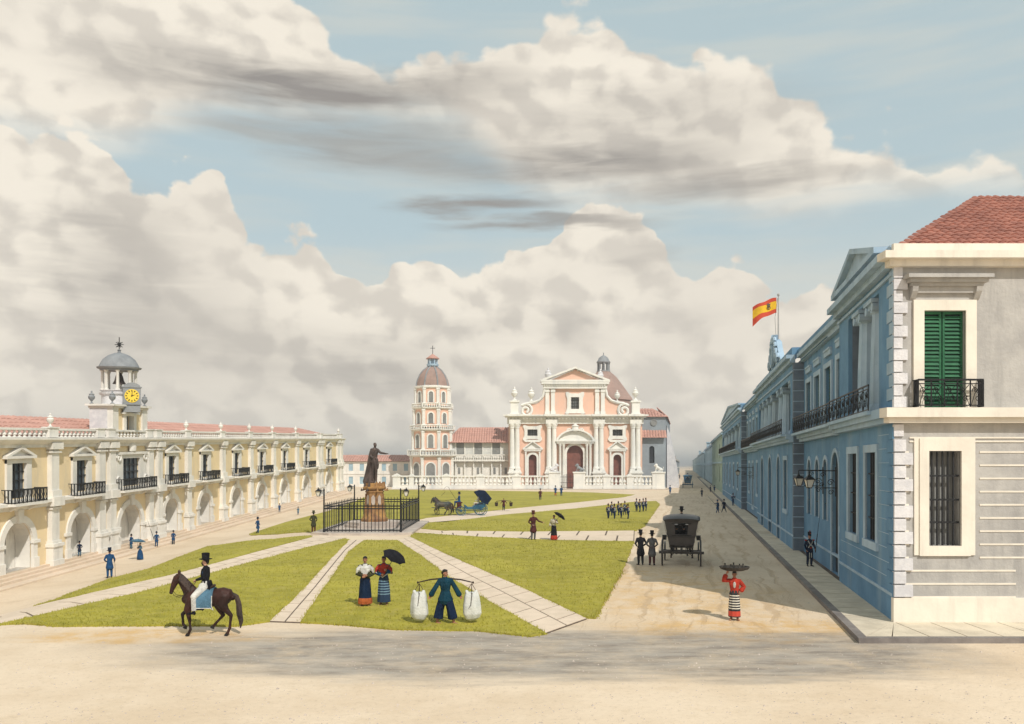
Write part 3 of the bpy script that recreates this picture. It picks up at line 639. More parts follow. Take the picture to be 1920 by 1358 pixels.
    e = B(); e.prismx([(-.4, 8.98), (.18, 8.98), (.2, 9.2), (.36, 9.26), (.62, 9.5), (.62, 9.62), (-.4, 9.64)], TH0, TH1 + .3); e.box(TH0, TH1 + .1, -.25, .1, 9.641, 9.7); e.build('cornice', 'white', T, True)
    pp = sorted(cols); edges = [TH0] + pp + [TH1]
    for a in pp:
        m = B(); m.box(a - .5, a + .5, -.28, .22, 9.66, 10.3); m.box(a - .58, a + .58, -.33, .28, 10.3, 10.38); m.build('parapet_post', 'white', T, True)
    for a, b in zip(edges, edges[1:]):
        if b - a < 2.2: continue
        m = B(); m.box(a + .5, b - .5, -.2, .12, 10.14, 10.28); n = int((b - a - 1) / .48)
        for k in range(n): x = a + .5 + (b - a - 1) * (k + .5) / n; m.lathe([(q * .24, z * .44) for q, z in BAL], (x, -.04, 9.7), 6)
        m.build('balustrade', 'white', T, True)
    for a in [pp[i] for i in (0, 1, 6, 7, 8, 9, 10)] + [TH1 - 2.1]:
        m = B(); urn(m, a, -.05, 10.38, .95); m.build('finial', 'white', T, True)
    rf = MB(); up = Vector((-4.4, 0, 1.35))
    for z in (0,): tiles(rf, tf(TH0, -.6, 9.75), Vector(tf(TH1 - 1, -.6, 9.75)) - Vector(tf(TH0, -.6, 9.75)), (Vector(tf(TH1 - 1, -.6, 9.75)) - Vector(tf(TH0, -.6, 9.75))).length, up, lambda a: min(4.75, (97.6 - a) * .75), .62, 1.1, .15)
    rf.add([tf(TH0, -.3, 9.66), tf(TH1 - .5, -.3, 9.66), tf(TH1 - 6, -5, 11.02), tf(TH0, -5, 11.02), tf(TH0, -10, 9.6), tf(TH1 - .5, -10, 9.6)], [(0, 1, 2, 3), (3, 2, 5, 4), (1, 5, 2)])
    rf.build('roof', 'tilef', T, True, sharp=50)
    # clock tower over the wide bay
    c = U(244.4); y0, y1 = c - 2.7, c + 2.75; X0 = -1.75; FD = -.12
    KN = [(9, 9), (9.7, 9.7), (13.55, 12.05), (14.05, 12.3), (15.6, 13.3), (17.75, 13.5), (22.3, 15.1), (22.9, 15.4), (25.25, 16.6), (28, 17.7), (30, 19)]
    def rm(h):
        for (p, q), (r, t) in zip(KN, KN[1:]):
            if h <= r: return q + (t - q) * (h - p) / (r - p)
    B = lambda: MB(lambda a, d, h: tf(a, d, rm(h)))
    tw = B(); tw.wall(y0, y1, 9.4, 14.0, FD, .4, [(c - .6, c + .6, 10.3, 12.8, False)])
    for yy in (y0, y1): tw.quad((yy, FD, 9.4), (yy, X0, 9.4), (yy, X0, 14), (yy, FD, 14))
    tw.quad((y0, X0, 9.4), (y1, X0, 9.4), (y1, X0, 14), (y0, X0, 14)); tw.quad((y0, FD, 14), (y1, FD, 14), (y1, X0, 14), (y0, X0, 14))
    C = tw.build('clock_tower', 'yellow', T, True)
    m = B()
    for s in (y0 + .4, y1 - .4): m.box(s - .42, s + .42, -.4, FD + .16, 9.7, 13.6)
    m.box(y0 - .12, y1 + .12, X0 - .1, FD + .2, 13.45, 13.75); m.box(y0 - .3, y1 + .3, X0 - .25, FD + .4, 13.75, 14.05)
    f = .6
    for s in (-1, 1): m.box(*sorted((c + s * (f - .01), c + s * (f + .38))), -.4, FD + .14, 10.3, 12.9)
    m.box(c - f - .42, c + f + .42, -.4, FD + .16, 12.5, 12.85); pediment(m, c, 2.5, 12.75, .62, -.38, FD + .3, .16)
    m.build('trim', 'white', C, True); m = B(); m.box(y0 - .05, y0 - .002, X0 - .03, -.4, 9.4, 13.44); m.build('side_wall', 'quoin', C, True)  # grey plate over the ochre side wall, its shade put into the colour
    m = B(); m.box(c - f, c + f, -.6, -.5, 10.3, 12.8); m.build('pane', 'glass', C, True)
    lx = -.9; ctr = c
    m = B(); m.lathe([(1.42, 0), (1.42, .12), (1.3, .2), (1.3, 1.3), (1.42, 1.35), (1.48, 1.55), (1.3, 1.6), (1.3, 3.3), (1.42, 3.35), (1.42, 3.75), (.2, 3.76)], (ctr, lx, 14.0), 20); m.build('drum', 'quoin', C, True)
    for k in range(8):
        a = math.pi * (k + .5) / 4; m = B(); x, y = ctr + 1.2 * math.cos(a), lx + 1.2 * math.sin(a)
        m.lathe([(.19, 0), (.19, .25), (.13, .4), (.11, 4.0), (.16, 4.25), (.19, 4.6)], (x, y, 17.75), 8); m.build('column', 'white', C, True)
    m = B(); m.lathe([(.7, 22.3), (1.42, 22.3), (1.42, 22.5), (1.6, 22.62), (1.66, 22.85), (1.5, 22.9), (1.42, 23.3), (1.2, 24.1), (.82, 24.75), (.42, 25.1), (.13, 25.25), (.1, 25.6), (.16, 25.75), (.02, 25.95)], (ctr, lx, 0), 24); m.build('dome', 'slate', C, True)
    m = B(); m.lathe([(.05, 21.9), (.16, 21.8), (.28, 21.0), (.36, 20.0), (.5, 19.3), (.45, 19.25), (.05, 19.6)], (ctr, lx, 0), 12); m.tube([(ctr, lx, 21.8), (ctr, lx, 22.4)], .05); m.build('bell', 'bronze', C, True)
    m = MB(tf); z = 17.25; m.tube([(ctr, lx, 16.6), (ctr, lx, 17.85)], .035)
    for a in (0, .75, -.75): m.tube([(ctr - .3 * math.cos(a), lx, z - .3 * math.sin(a)), (ctr + .3 * math.cos(a), lx, z + .3 * math.sin(a))], .03)
    for a in (0, .75, -.75): m.tube([(ctr, lx - .36 * math.cos(a), z - .3 * math.sin(a)), (ctr, lx + .36 * math.cos(a), z + .3 * math.sin(a))], .03)
    m.build('weather_cross', 'iron', C, True)
    # clock housing on the front of the drum, turned a little towards the square
    def tq(a, d, h): a *= .52; d *= .52; return tf(c - .95 + a * .50 + d * -.866, .62 + d * .50 + a * .866, 12.31 + h * .50)
    m = MB(tq); m.box(-1.25, 1.25, -1.6, 0, 0, 2.75); m.box(-1.4, 1.4, -1.6, .12, 2.75, 2.9); m.prism([(-1.2, 2.9), (-1.05, 3.2), (-.5, 3.5), (0, 3.58), (.5, 3.5), (1.05, 3.2), (1.2, 2.9)], -1.3, .06); m.box(-1.35, 1.35, -1.35, .08, 0, .15)
    m.taper(-1.2, 1.2, -1.5, -.1, -1.2, -.001, 1.0); m.build('clock_case', 'slate', C, True)
    m = MB(tq); m.prism([(1.02 * math.sin(math.pi * k / 16), 1.42 + 1.08 * math.cos(math.pi * k / 16)) for k in range(32)], .0, .06); m.build('clock_face', 'clock', C, True)
    for k in range(12):
        m = MB(tq); a = math.pi * k / 6; sx, cz = math.sin(a), math.cos(a); m.prism([(.66 * sx - .07 * cz, 1.42 + .68 * cz + .07 * sx), (.9 * sx - .07 * cz, 1.42 + .94 * cz + .07 * sx), (.9 * sx + .07 * cz, 1.42 + .94 * cz - .07 * sx), (.66 * sx + .07 * cz, 1.42 + .68 * cz - .07 * sx)], .05, .085)
        m.build('hour_mark', 'black', C, True)
    for nm, a, L, w in (('minute_hand', .05, .76, .06), ('hour_hand', 1.18, .55, .08)):
        m = MB(tq); sx, cz = math.sin(a), math.cos(a); m.prism([(-w * cz - .12 * sx, 1.42 + w * sx - .12 * cz), (w * cz - .12 * sx, 1.42 - w * sx - .12 * cz), (L * sx + .03 * cz, 1.42 + L * cz), (L * sx - .03 * cz, 1.42 + L * cz)], .09, .11); m.build(nm, 'black', C, True)
    for a, d in ((y0 + .2, FD), (y0 + .2, X0), (y1 - .15, FD)):
        m = MB(tf); urn(m, a, d, 12.3, 1.05, n=8); m.build('finial', 'slate', C, True)
build_town_hall()
# ================================================================ PALACE (right)
def build_palace():
    nx, ny = SIDE_N; O = 25.74
    tf = lambda a, d, h: (wallx(a) + nx * d, a + ny * d, h)
    B = lambda: MB(tf)
    T = thing('palace', (wallx(60) + 5, 60, 0), 'long blue and grey palace with green shutters, balconies and crest along the carriage road', 'palace')
    end = 138.0
    # (start, end, depth of front, ground openings, upper openings)
    seg = [(O, 34.8, 0.0, [(28.0, 29.6, 2.48, 5.65, 0), (31.1, 32.7, 2.48, 5.65, 0)], [(27.7, 32.9, 7.05, 11.15, 0)]),
           (34.8, 47.2, -.28, [(35.05, 35.75, 2.45, 5.55, 0), (36.4, 38.1, .15, 5.8, 1), (39.35, 40.4, 2.45, 5.5, 1), (41.8, 42.9, 2.45, 5.5, 1), (44.4, 45.6, 2.45, 5.5, 1)],
            [(35.2, 36.7, 7.05, 10.0, 0), (38.2, 39.8, 7.05, 9.95, 0), (41.4, 43.0, 7.05, 9.9, 0), (44.3, 45.9, 7.05, 9.85, 0)]),
           (47.2, 70.8, .3, [(50.0, 51.6, 2.4, 5.5, 0), (53.8, 55.6, .15, 5.8, 1), (59.1, 61.3, .15, 5.8, 1), (65.1, 67.3, .15, 5.8, 1)], [(48.6, 69.6, 7.05, 10.4, 0)]),
           (70.8, 91.0, -.28, [(73, 74.4, 2.4, 5.4, 1), (76.8, 78.2, 2.4, 5.4, 1), (81.6, 83.2, .9, 5.4, 1), (86.2, 87.8, 2.4, 5.4, 1)], [(72.6, 74.2, 7.05, 9.8, 0), (76.6, 78.2, 7.05, 9.8, 0), (80.6, 82.2, 7.05, 9.8, 0), (84.6, 86.2, 7.05, 9.8, 0), (88.4, 89.8, 7.05, 9.8, 0)]),
           (91.0, end, .3, [(96, 98, 2.4, 5.3, 0), (104, 106, 2.4, 5.3, 0), (112.5, 114.5, 2.4, 5.3, 0), (121, 123, 2.4, 5.3, 0), (130, 132, 2.4, 5.3, 0)], [(93, 136, 7.05, 10.2, 0)])]
    w = B()
    for i, (a0, a1, d, lo, up) in enumerate(seg): w.wall(a0, a1, 0, 12.0 if i == 0 else 11.3, d, .16, lo + up)
    w.quad((end, .3, 0), (end, -12, 0), (end, -12, 11.3), (end, .3, 11.3)); w.quad((O + 12.3, -12, 0), (end, -12, 0), (end, -12, 11.3), (O + 12.3, -12, 11.3)); w.quad((O + 12.3, -12, 11.3), (end, -12, 11.3), (end, 0, 11.3), (O + 12.3, 0, 11.3))
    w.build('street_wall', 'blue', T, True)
    w = B()
    for a, d0, d1, z in ((34.8, -.28, 0, 12), (70.8, -.28, .3, 11.3)): w.quad((a, d0, 0), (a, d1, 0), (a, d1, z), (a, d0, z))
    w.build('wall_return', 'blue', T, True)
    for a in (47.2, 91.0):                              # dark quoined returns that face the viewer
        m = B(); m.box(a - .01, a + .4, -.3, .31, 0, 11.25); z = .9
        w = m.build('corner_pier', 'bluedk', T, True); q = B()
        while z < 11: q.box(a - .03, a, -.29, .33, z - .03, z + .02); z += .62
        q.build('joint', 'bluelt', w, True)
    # glass and shutters
    for i, (a0, a1, d, lo, up) in enumerate(seg):
        for h in lo:
            f = B(); e = .28; x0, x1, b, t, ar = h; far = a0 > 80
            if ar and i != 3:
                r = (x1 - x0) / 2; f.ring((x0 + x1) / 2, t - r, r + .0, r + .2, d - .04, d + .05, k=10)
                for q, q2 in ((x0 - .2, x0), (x1, x1 + .2)): f.box(q, q2, d - .04, d + .05, b, t - r)
            else:
                f.box(x0 - e, x1 + e, d - .03, d + .07, t, t + e); f.box(x0 - e, x1 + e, d - .03, d + .10, b - e, b)
                f.box(x0 - e, x0, d - .03, d + .06, b, t); f.box(x1, x1 + e, d - .03, d + .06, b, t)
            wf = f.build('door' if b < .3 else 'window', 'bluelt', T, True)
            g = B(); g.box(x0, x1, d - .24, d - .155, b, t); g.build('door_leaf' if b < .3 else 'pane', 'dark', wf, True)
            if b > .3 and not far:
                g = B()
                for k in range(1, 5): x = x0 + (x1 - x0) * k / 5; g.box(x - .02, x + .02, d - .11, d - .07, b, t)
                for z in (b + .8, b + 1.6, b + 2.4): g.box(x0, x1, d - .12, d - .06, z - .02, z + .02)
                g.build('bars', 'bars', wf, True)
        if i in (1, 3):
            for x0, x1, b, t, ar in up:
                f = B()
                for q, q2 in ((x0 - .3, x0), (x1, x1 + .3)): f.box(q, q2, d - .03, d + .08, b, t + .25)
                f.box(x0, x1, d - .03, d + .08, t, t + .25); f.box(x0 - .1, x1 + .1, d - .02, d + .1, t + .55, t + .85); f.box(x0 - .05, x1 + .05, d - .02, d + .14, t + .80, t + .9)
                wf = f.build('window', 'bluelt', T, True); g = B(); g.box(x0, x1, d - .25, d - .155, b, t)
                z = b + .1
                while z < t: g.box(x0 + .08, (x0 + x1) / 2 - .04, d - .155, d - .115, z, z + .06); g.box((x0 + x1) / 2 + .04, x1 - .08, d - .155, d - .115, z, z + .06); z += .16
                g.build('shutter', 'shutdk', wf, True)
    # loggias
    for (x0, x1, z1, d, cols, doors, r) in ((27.7, 32.9, 11.15, 0, [(29.05, 0), (31.15, 0)], [(27.9, 29.0), (29.9, 31.3), (32, 32.8)], .48),
                                         (48.6, 69.6, 10.4, .3, [(49.3, 0), (53.6, 0), (56.0, 0), (60.0, 0), (63.2, 0), (66.2, 0), (69.0, 0)], [(51, 53), (57, 59), (61, 62.6), (64.4, 65.6), (67.2, 68.4)], .40),
                                         (93, 136, 10.2, .3, [(96, 0), (104, 0), (112, 0), (120, 0), (128, 0), (133, 0)], [(99, 102), (107, 110), (115, 118), (123, 126)], .5)):
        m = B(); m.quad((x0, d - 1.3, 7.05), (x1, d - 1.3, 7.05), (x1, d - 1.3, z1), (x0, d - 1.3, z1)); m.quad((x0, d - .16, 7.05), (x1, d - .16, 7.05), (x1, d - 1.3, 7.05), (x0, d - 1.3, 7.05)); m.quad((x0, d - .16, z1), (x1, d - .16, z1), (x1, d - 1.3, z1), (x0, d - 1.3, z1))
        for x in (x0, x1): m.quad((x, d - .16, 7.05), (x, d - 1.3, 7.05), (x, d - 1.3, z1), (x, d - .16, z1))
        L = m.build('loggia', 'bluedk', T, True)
        for a, b in doors:
            g = B(); g.box(a, b, d - 1.28, d - 1.18, 7.06, z1 - .8); z = 7.2
            while z < z1 - 1: g.box(a + .1, b - .1, d - 1.18, d - 1.13, z, z + .07); z += .2
            g.build('shutter', 'shutdk', L, True)
        for a, _ in cols:
            m = B(); H = z1 - 7.06; m.lathe([(r * 1.3, 0), (r * 1.3, .15), (r * 1.12, .28), (r, .34), (r * .98, H * .4), (r * .84, H - .5), (r * 1.0, H - .44), (r * 1.0, H - .36)], (a, d - .48, 7.06), 24, flute=.1, smooth=False)
            m.box(a - r * 1.3, a + r * 1.3, d - .48 - r * 1.2, d - .48 + r * 1.2, z1 - .16, z1 - .01)
            for s in (-1, 1): m.loft([(a + s * r * 1.0, d - .48 - r * 1.1, z1 - .3), (a + s * r * 1.0, d - .48 + r * 1.1, z1 - .3)], [.17, .17], 10, cap='flat')
            m.box(a - r, a + r, d - .48 - r, d - .48 + r, z1 - .34, z1 - .14); m.build('column', 'bluelt', L, True)
    # mouldings, wrapped round the corner on to the south face
    XS = wallx(O); X1 = 36.0
    def band(name, z0, z1, pr, i=None):
        for j, (a0, a1, d, *_ ) in enumerate(seg):
            if i is not None and j not in i: continue
            m = B(); m.box(a0 + (.002 if j else .03), a1 + (.1 if j in (0, 2) else 0), d - .1, d + pr, z0, z1); m.build(name, 'bluelt', T, True)
    band('string_course', 6.72, 7.02, .42); band('string_course', 6.55, 6.718, .28); band('plinth_band', .95, 1.05, .04)
    band('cornice', 11.25, 11.5, .2, (1, 2, 3, 4)); band('cornice', 11.502, 11.72, .42, (1, 2, 3, 4)); band('cornice', 11.55, 11.75, .24, (0,)); band('cornice', 11.752, 11.98, .5, (0,)); band('frieze_band', 10.7, 10.8, .08, (2, 4)); band('frieze_band', 11.3, 11.4, .08, (0,))
    for j, (a0, a1, z0, z1, d) in enumerate(((34.9, 47.2, 11.722, 12.0, .05), (47.2, 70.8, 11.722, 12.15, .4), (70.8, 91, 11.722, 12.0, .05), (91, end, 11.722, 12.15, .4), (O + .14, 34.8, 11.982, 12.31, .08))):
        m = B(); m.box(a0, a1, d - .5, d, z0, z1); m.build('parapet', 'blue' if j != 4 else 'bluelt', T, True)
    for c, w_, z, h, d in ((30.75, 7.9, 12.32, 1.0, .12), (114.5, 46, 12.1, 1.3, .4)):
        m = B(); pediment(m, c, w_, z, h, d - .7, d + .25, .2); m.prism([(c - w_ / 2, z + .2), (c + w_ / 2, z + .2), (c, z + h)], d - .65, d + .02); m.build('pediment', 'bluelt', T, True)
    # balconies
    for a0, a1, d, fy in ((O + 1.3, 34.4, .5, True), (34.9, 46.9, .4, True), (47.6, 70.4, .95, True), (71.2, 90.6, .4, True), (92, 137, .95, False)):
        m = B(); iron_rail(m, a0, a1, 7.03, .88, d - .02, .85 if fy else 1.6, fy, .015 if a0 < 70 else .025); m.build('balcony_railing', 'iron', T, True)
        m = B(); m.box(a0 - .1, a1 + .1, d - .6, d + .06, 6.9, 7.03); m.build('balcony_slab', 'bluelt', T, True)
    # ashlar joints scratched in the plaster near the corner
    m = B(); z = 1.5
    while z < 6.5: m.box(O + .05, 27.7, 0, .012, z, z + .022); z += .47
    for z in (1.5, 1.97): m.box(27.7, 34.4, 0, .012, z, z + .02)
    m.build('ashlar_joint', 'bluelt', T, True)
    for zz, L in [(0.95 + .424 * k, .75 if k % 2 else .45) for k in range(25)]:
        if 6.4 < zz < 7: continue
        if zz > 11.2: break
        m = B(); m.box(O - .03, O + L, -.01, .035, zz, zz + .38); m.build('quoin', 'blue' if zz < 7 else 'bluelt', T, True)  # street-side quoins coloured with the same shade blue
    # crest over the middle pavilion
    c = 57.6; m = B(); d = .38; k = 2.5
    m.prism([(c + q * k * 1.25, 12.1 + z * 2.15) for q, z in ((-1.25, 0), (-1.2, .12), (-.95, .25), (-.8, .42), (-.62, .60), (-.5, .8), (-.22, .92), (0, 1), (.22, .92), (.5, .8), (.62, .60), (.8, .42), (.95, .25), (1.2, .12), (1.25, 0))], d - .45, d - .1)
    m.prism([(c + 1.1 * math.sin(math.pi * i / 10), 13.0 + .62 * math.cos(math.pi * i / 10)) for i in range(20)], d - .1, d + .08)
    m.ring(c, 13.0, .62, .82, d - .05, d + .16, 0, 2 * math.pi, 20); 
    for s in (-1, 1):
        for (q, z, r) in ((1.3, 13.5, .34), (1.75, 12.95, .4), (2.5, 12.55, .36), (1.0, 13.95, .26)): m.tube([(x, d, y) for x, y in scroll(c + s * q, z, r, 1.3, s)], .12, 6)
    m.prism([(c + q, 13.95 + z) for q, z in ((-.6, 0), (.6, 0), (.8, .5), (.4, .3), (.2, .6), (0, .35), (-.2, .6), (-.4, .3), (-.8, .5))], d - .25, d + .1)
    m.build('coat_of_arms', 'bluelt', T, True)
    # ------------------------------------------------ south face
    S = lambda: MB(lambda a, d, h: (a, O - d, h))
    cx = (1770 - CX) * .01716; w1, w2 = .67, .52
    sh = [(cx - w1, cx + w1, 7.03, 10.16, 0), (cx - w2, cx + w2, 2.6, 5.65, 0)]; sh += [(q[0] + 4.6 * k, q[1] + 4.6 * k, *q[2:]) for q in sh for k in (1, 2, 3)]
    m = S(); m.wall(XS, X1, 0, 12.0, 0, .45, sh); m.quad((X1, 0, 0), (X1, -12, 0), (X1, -12, 12), (X1, 0, 12)); m.build('south_wall', 'grey', T, True)
    m = S(); m.box(XS - .03, X1, -.1, .07, .10, .93); m.build('plinth', 'cream', T, True)
    m = S(); m.box(XS - .02, X1, -.1, .055, 11.982, 12.316); m.build('parapet', 'cream', T, True)
    for z0, z1, p in ((11.752, 11.98, .5), (11.55, 11.75, .24), (6.72, 7.02, .42), (6.55, 6.718, .28)):
        m = S(); m.box(XS - (p if z0 != 11.752 else .5) * .98, X1, -.1, p, z0 - .002, z1 + .002); m.build('cornice' if z0 > 8 else 'string_course', 'cream', T, True)
    m = S(); m.box(XS + .5, X1, 0, .035, 6.05, 6.10); m.box(XS + .5, X1, -.05, .03, 5.93, 5.98); m.build('fillet', 'cream', T, True)
    z = .95; k = 0
    while z < 5.9:                                      # banded rustication and quoins
        for a, b in ((XS + .36, cx - w2 - .62), (cx + w2 + .62, cx + 4.6 - w2 - .62), (cx + 4.6 + w2 + .62, cx + 9.2 - w2 - .62), (cx + 9.2 + w2 + .62, cx + 13.8 - w2 - .62)):
            if z < 1.9: a, b = (XS + .36, cx + 2.3) if a < 13 else ((cx + 2.302, X1) if a < 15 else (0, 0))
            if b > a: m = S(); m.box(a, min(b, X1), -.05, .022, z - .028, z + .028); m.build('rusticated_band', 'cream', T, True)
        m = S(); L = .58 if k % 2 == 0 else .36; m.taper(XS - .02, XS + L, -.05, .10, z + .02, z + .40, .985); m.build('quoin', 'quoin', T, True); z += .424; k += 1
    z = 7.04; k = 0
    while z < 11.2:
        m = S(); L = .42 if k % 2 == 0 else .26; m.box(XS - .02, XS + L, -.05, .07, z + .015, z + .355); m.build('quoin', 'quoin', T, True); z += .378; k += 1
    m = S(); m.box(XS - .01, XS + .3, -.05, .06, 6.12, 6.5); m.build('quoin', 'quoin', T, True)
    for k in range(4):
        c = cx + 4.6 * k; f = S(); e = .34
        f.box(c - w1 - e, c - w1, -.03, .08, 7.03, 10.5); f.box(c + w1, c + w1 + e, -.03, .08, 7.03, 10.5); f.box(c - w1, c + w1, -.03, .08, 10.16, 10.5); W = f.build('window', 'cream', T, True)
        f = S(); 
        f.box(c - 1.15, c + 1.15, -.02, .22, 10.92, 11.02); f.box(c - 1.25, c + 1.25, -.02, .34, 11.022, 11.14); f.box(c - 1.35, c + 1.35, -.02, .46, 11.142, 11.26); f.box(c - .95, c + .95, -.02, .12, 10.72, 10.918)
        for s in (-1, 1): f.prismx([(0, 10.918), (.25, 10.918), (.2, 10.75), (.06, 10.55), (0, 10.5)], c + s * 1.02 - .09, c + s * 1.02 + .09)
        f.build('window_hood', 'grey', W, True)
        for s in (-1, 1):
            f = S(); x0, x1 = sorted((c + s * .02, c + s * (w1 - .0))); f.box(x0, x0 + .07, -.2, -.12, 7.04, 10.16); f.box(x1 - .07, x1, -.2, -.12, 7.04, 10.16)
            for z in (7.04, 8.55, 10.07): f.box(x0 + .07, x1 - .07, -.2, -.12, z, z + .09)
            z = 7.16
            while z < 10.02: f.add([(x0 + .07, -.18, z + .10), (x1 - .07, -.18, z + .10), (x1 - .07, -.115, z), (x0 + .07, -.115, z), (x0 + .07, -.165, z + .11), (x1 - .07, -.165, z + .11), (x1 - .07, -.10, z + .01), (x0 + .07, -.10, z + .01)], [(0, 1, 2, 3), (4, 5, 6, 7), (3, 2, 6, 7), (0, 1, 5, 4)]) if abs(z - 8.55) > .1 else None; z += .125
            f.build('shutter', 'shutter', W, True)
        f = S(); f.box(c - w1, c + w1, -.3, -.25, 7.03, 10.16); f.build('backing', 'dark', W, True)
        f = S(); iron_rail(f, c - w1 - .36, c + w1 + .36, 7.04, .86, .40, .42, True, .017, .36); f.build('balcony_railing', 'iron', W, True)
        f = S(); e = .30; b, t = 2.6, 5.65
        f.box(c - w2 - e, c - w2, -.03, .09, b - .32, t + .4); f.box(c + w2, c + w2 + e, -.03, .09, b - .32, t + .4); f.box(c - w2, c + w2, -.03, .09, t, t + .4); f.box(c - w2, c + w2, -.03, .092, b - .32, b); f.box(c - w2 - e - .16, c - w2 - e, -.03, .05, b - .3, t + .4); f.box(c + w2 + e, c + w2 + e + .16, -.03, .05, b - .3, t + .4)
        W = f.build('window', 'cream', T, True); f = S(); f.box(c - w2, c + w2, -.42, -.36, b, t); f.build('pane', 'greywin', W, True); f = S()
        for q in range(1, 6): x = c - w2 + 2 * w2 * q / 6; f.box(x - .022, x + .022, -.12, -.076, b, t)
        for z in (b + .75, b + 1.48, b + 2.25): f.box(c - w2, c + w2, -.13, -.066, z - .03, z + .03)
        f.build('bars', 'bars', W, True)
    # hipped tile roof over the corner
    o = V3(XS + .08, O + .40, 12.2); t_ = .60; rf = MB(); up = V3(0, 1, t_); n = up.length; half = 6.6
    tiles(rf, o, (1, 0, 0), X1 - XS - .4, up, lambda a: min(a, half) * n, .30, .46, .075)
    D = V3(.2167, 1, 0).normalized(); inw = V3(D.y, -D.x, 0); o2 = o
    tiles(rf, o2, D, 9, V3(inw.x, inw.y, t_), lambda a: max(0, min(a * .8, half) * n - .05), .30, .46, .075)
    r0 = o + V3(half, half, half * t_); rf.add([tuple(o - V3(0, 0, .05)), (X1, o.y, o.z - .05), (X1, r0.y, r0.z - .03), tuple(r0 - V3(0, 0, .03)), (wallx(35) + .5, 35, 12.05), (r0.x + 1, 40, r0.z - .1), (X1, 40, 12)], [(0, 1, 2, 3), (0, 3, 5, 4), (3, 2, 6, 5)])
    rf.build('roof', 'tile', T, True, sharp=50)
    # wall brackets
    for y, L, fy in ((35.45, 1.15, True), (38.75, 1.15, True), (78.5, 1.5, False)):
        P = Vector((wallx(y), y, 0)); N = Vector((nx, ny, 0)); z = 4.75; lp = P + N * L
        t = thing('wall_lantern', tuple(lp + V3(0, 0, z - .55)), {35.45: 'black scroll bracket lantern nearer the corner, before the arched palace door', 38.75: 'black scroll bracket lantern just past the arched palace door', 78.5: 'small distant bracket lantern alone on the blue wall past the crest'}[y], 'lantern', 0, 'lanterns on the palace wall')
        if y > 70: del t['group']
        lantern(t, V3(0, 0, .0), .62)
        m = MB(); q = -N * L
        def bp(f_, v): return (q.x * f_, q.y * f_, v)
        m.tube([bp(1, .74), bp(0, .74)], .026); m.tube([bp(1, -.02), bp(.2, -.02)], .022); m.tube([bp(.97, -.4), bp(.97, .9)], .03); m.tube([bp(0, .74), bp(0, .62)], .02)
        for f_, r, v in ((.78, .16, .22), (.5, .12, .56), (.8, .13, -.22), (.45, .10, .12)): m.tube([bp(f_ + u / L, v + w) for u, w in scroll(0, 0, r, 1.3)], .018, 4)
        m.build('bracket', 'iron', t)
def lantern(root, o, h):                                  # glazed four-sided lamp head
    m = MB(); w = h * .36; f = MB()
    v0, v1 = w * .42, w * .8
    for s in ((-1, -1), (1, -1), (1, 1), (-1, 1)): m.tube([(o.x + s[0] * v0, o.y + s[1] * v0, o.z), (o.x + s[0] * v1, o.y + s[1] * v1, o.z + h * .55)], .016, 4)
    m.box(o.x - v0, o.x + v0, o.y - v0, o.y + v0, o.z - .04, o.z); m.taper(o.x - v1 * 1.25, o.x + v1 * 1.25, o.y - v1 * 1.25, o.y + v1 * 1.25, o.z + h * .55, o.z + h * .80, .35)
    m.lathe([(w * .3, 0), (w * .35, h * .06), (w * .12, h * .10), (w * .16, h * .16), (.005, h * .26)], (o.x, o.y, o.z + h * .79), 8); m.build('lantern_frame', 'iron', root)
    q = v0 * .9; p = v1 * .92; f.add([(o.x + a * b, o.y + c * b, z) for z, b in ((o.z, q), (o.z + h * .55, p)) for a, c in ((-1, -1), (1, -1), (1, 1), (-1, 1))], [(0, 1, 2, 3), (4, 5, 6, 7)] + [(i, (i + 1) % 4, 4 + (i + 1) % 4, 4 + i) for i in range(4)])
    f.build('lantern_glass', 'lampglass', root)
build_palace()
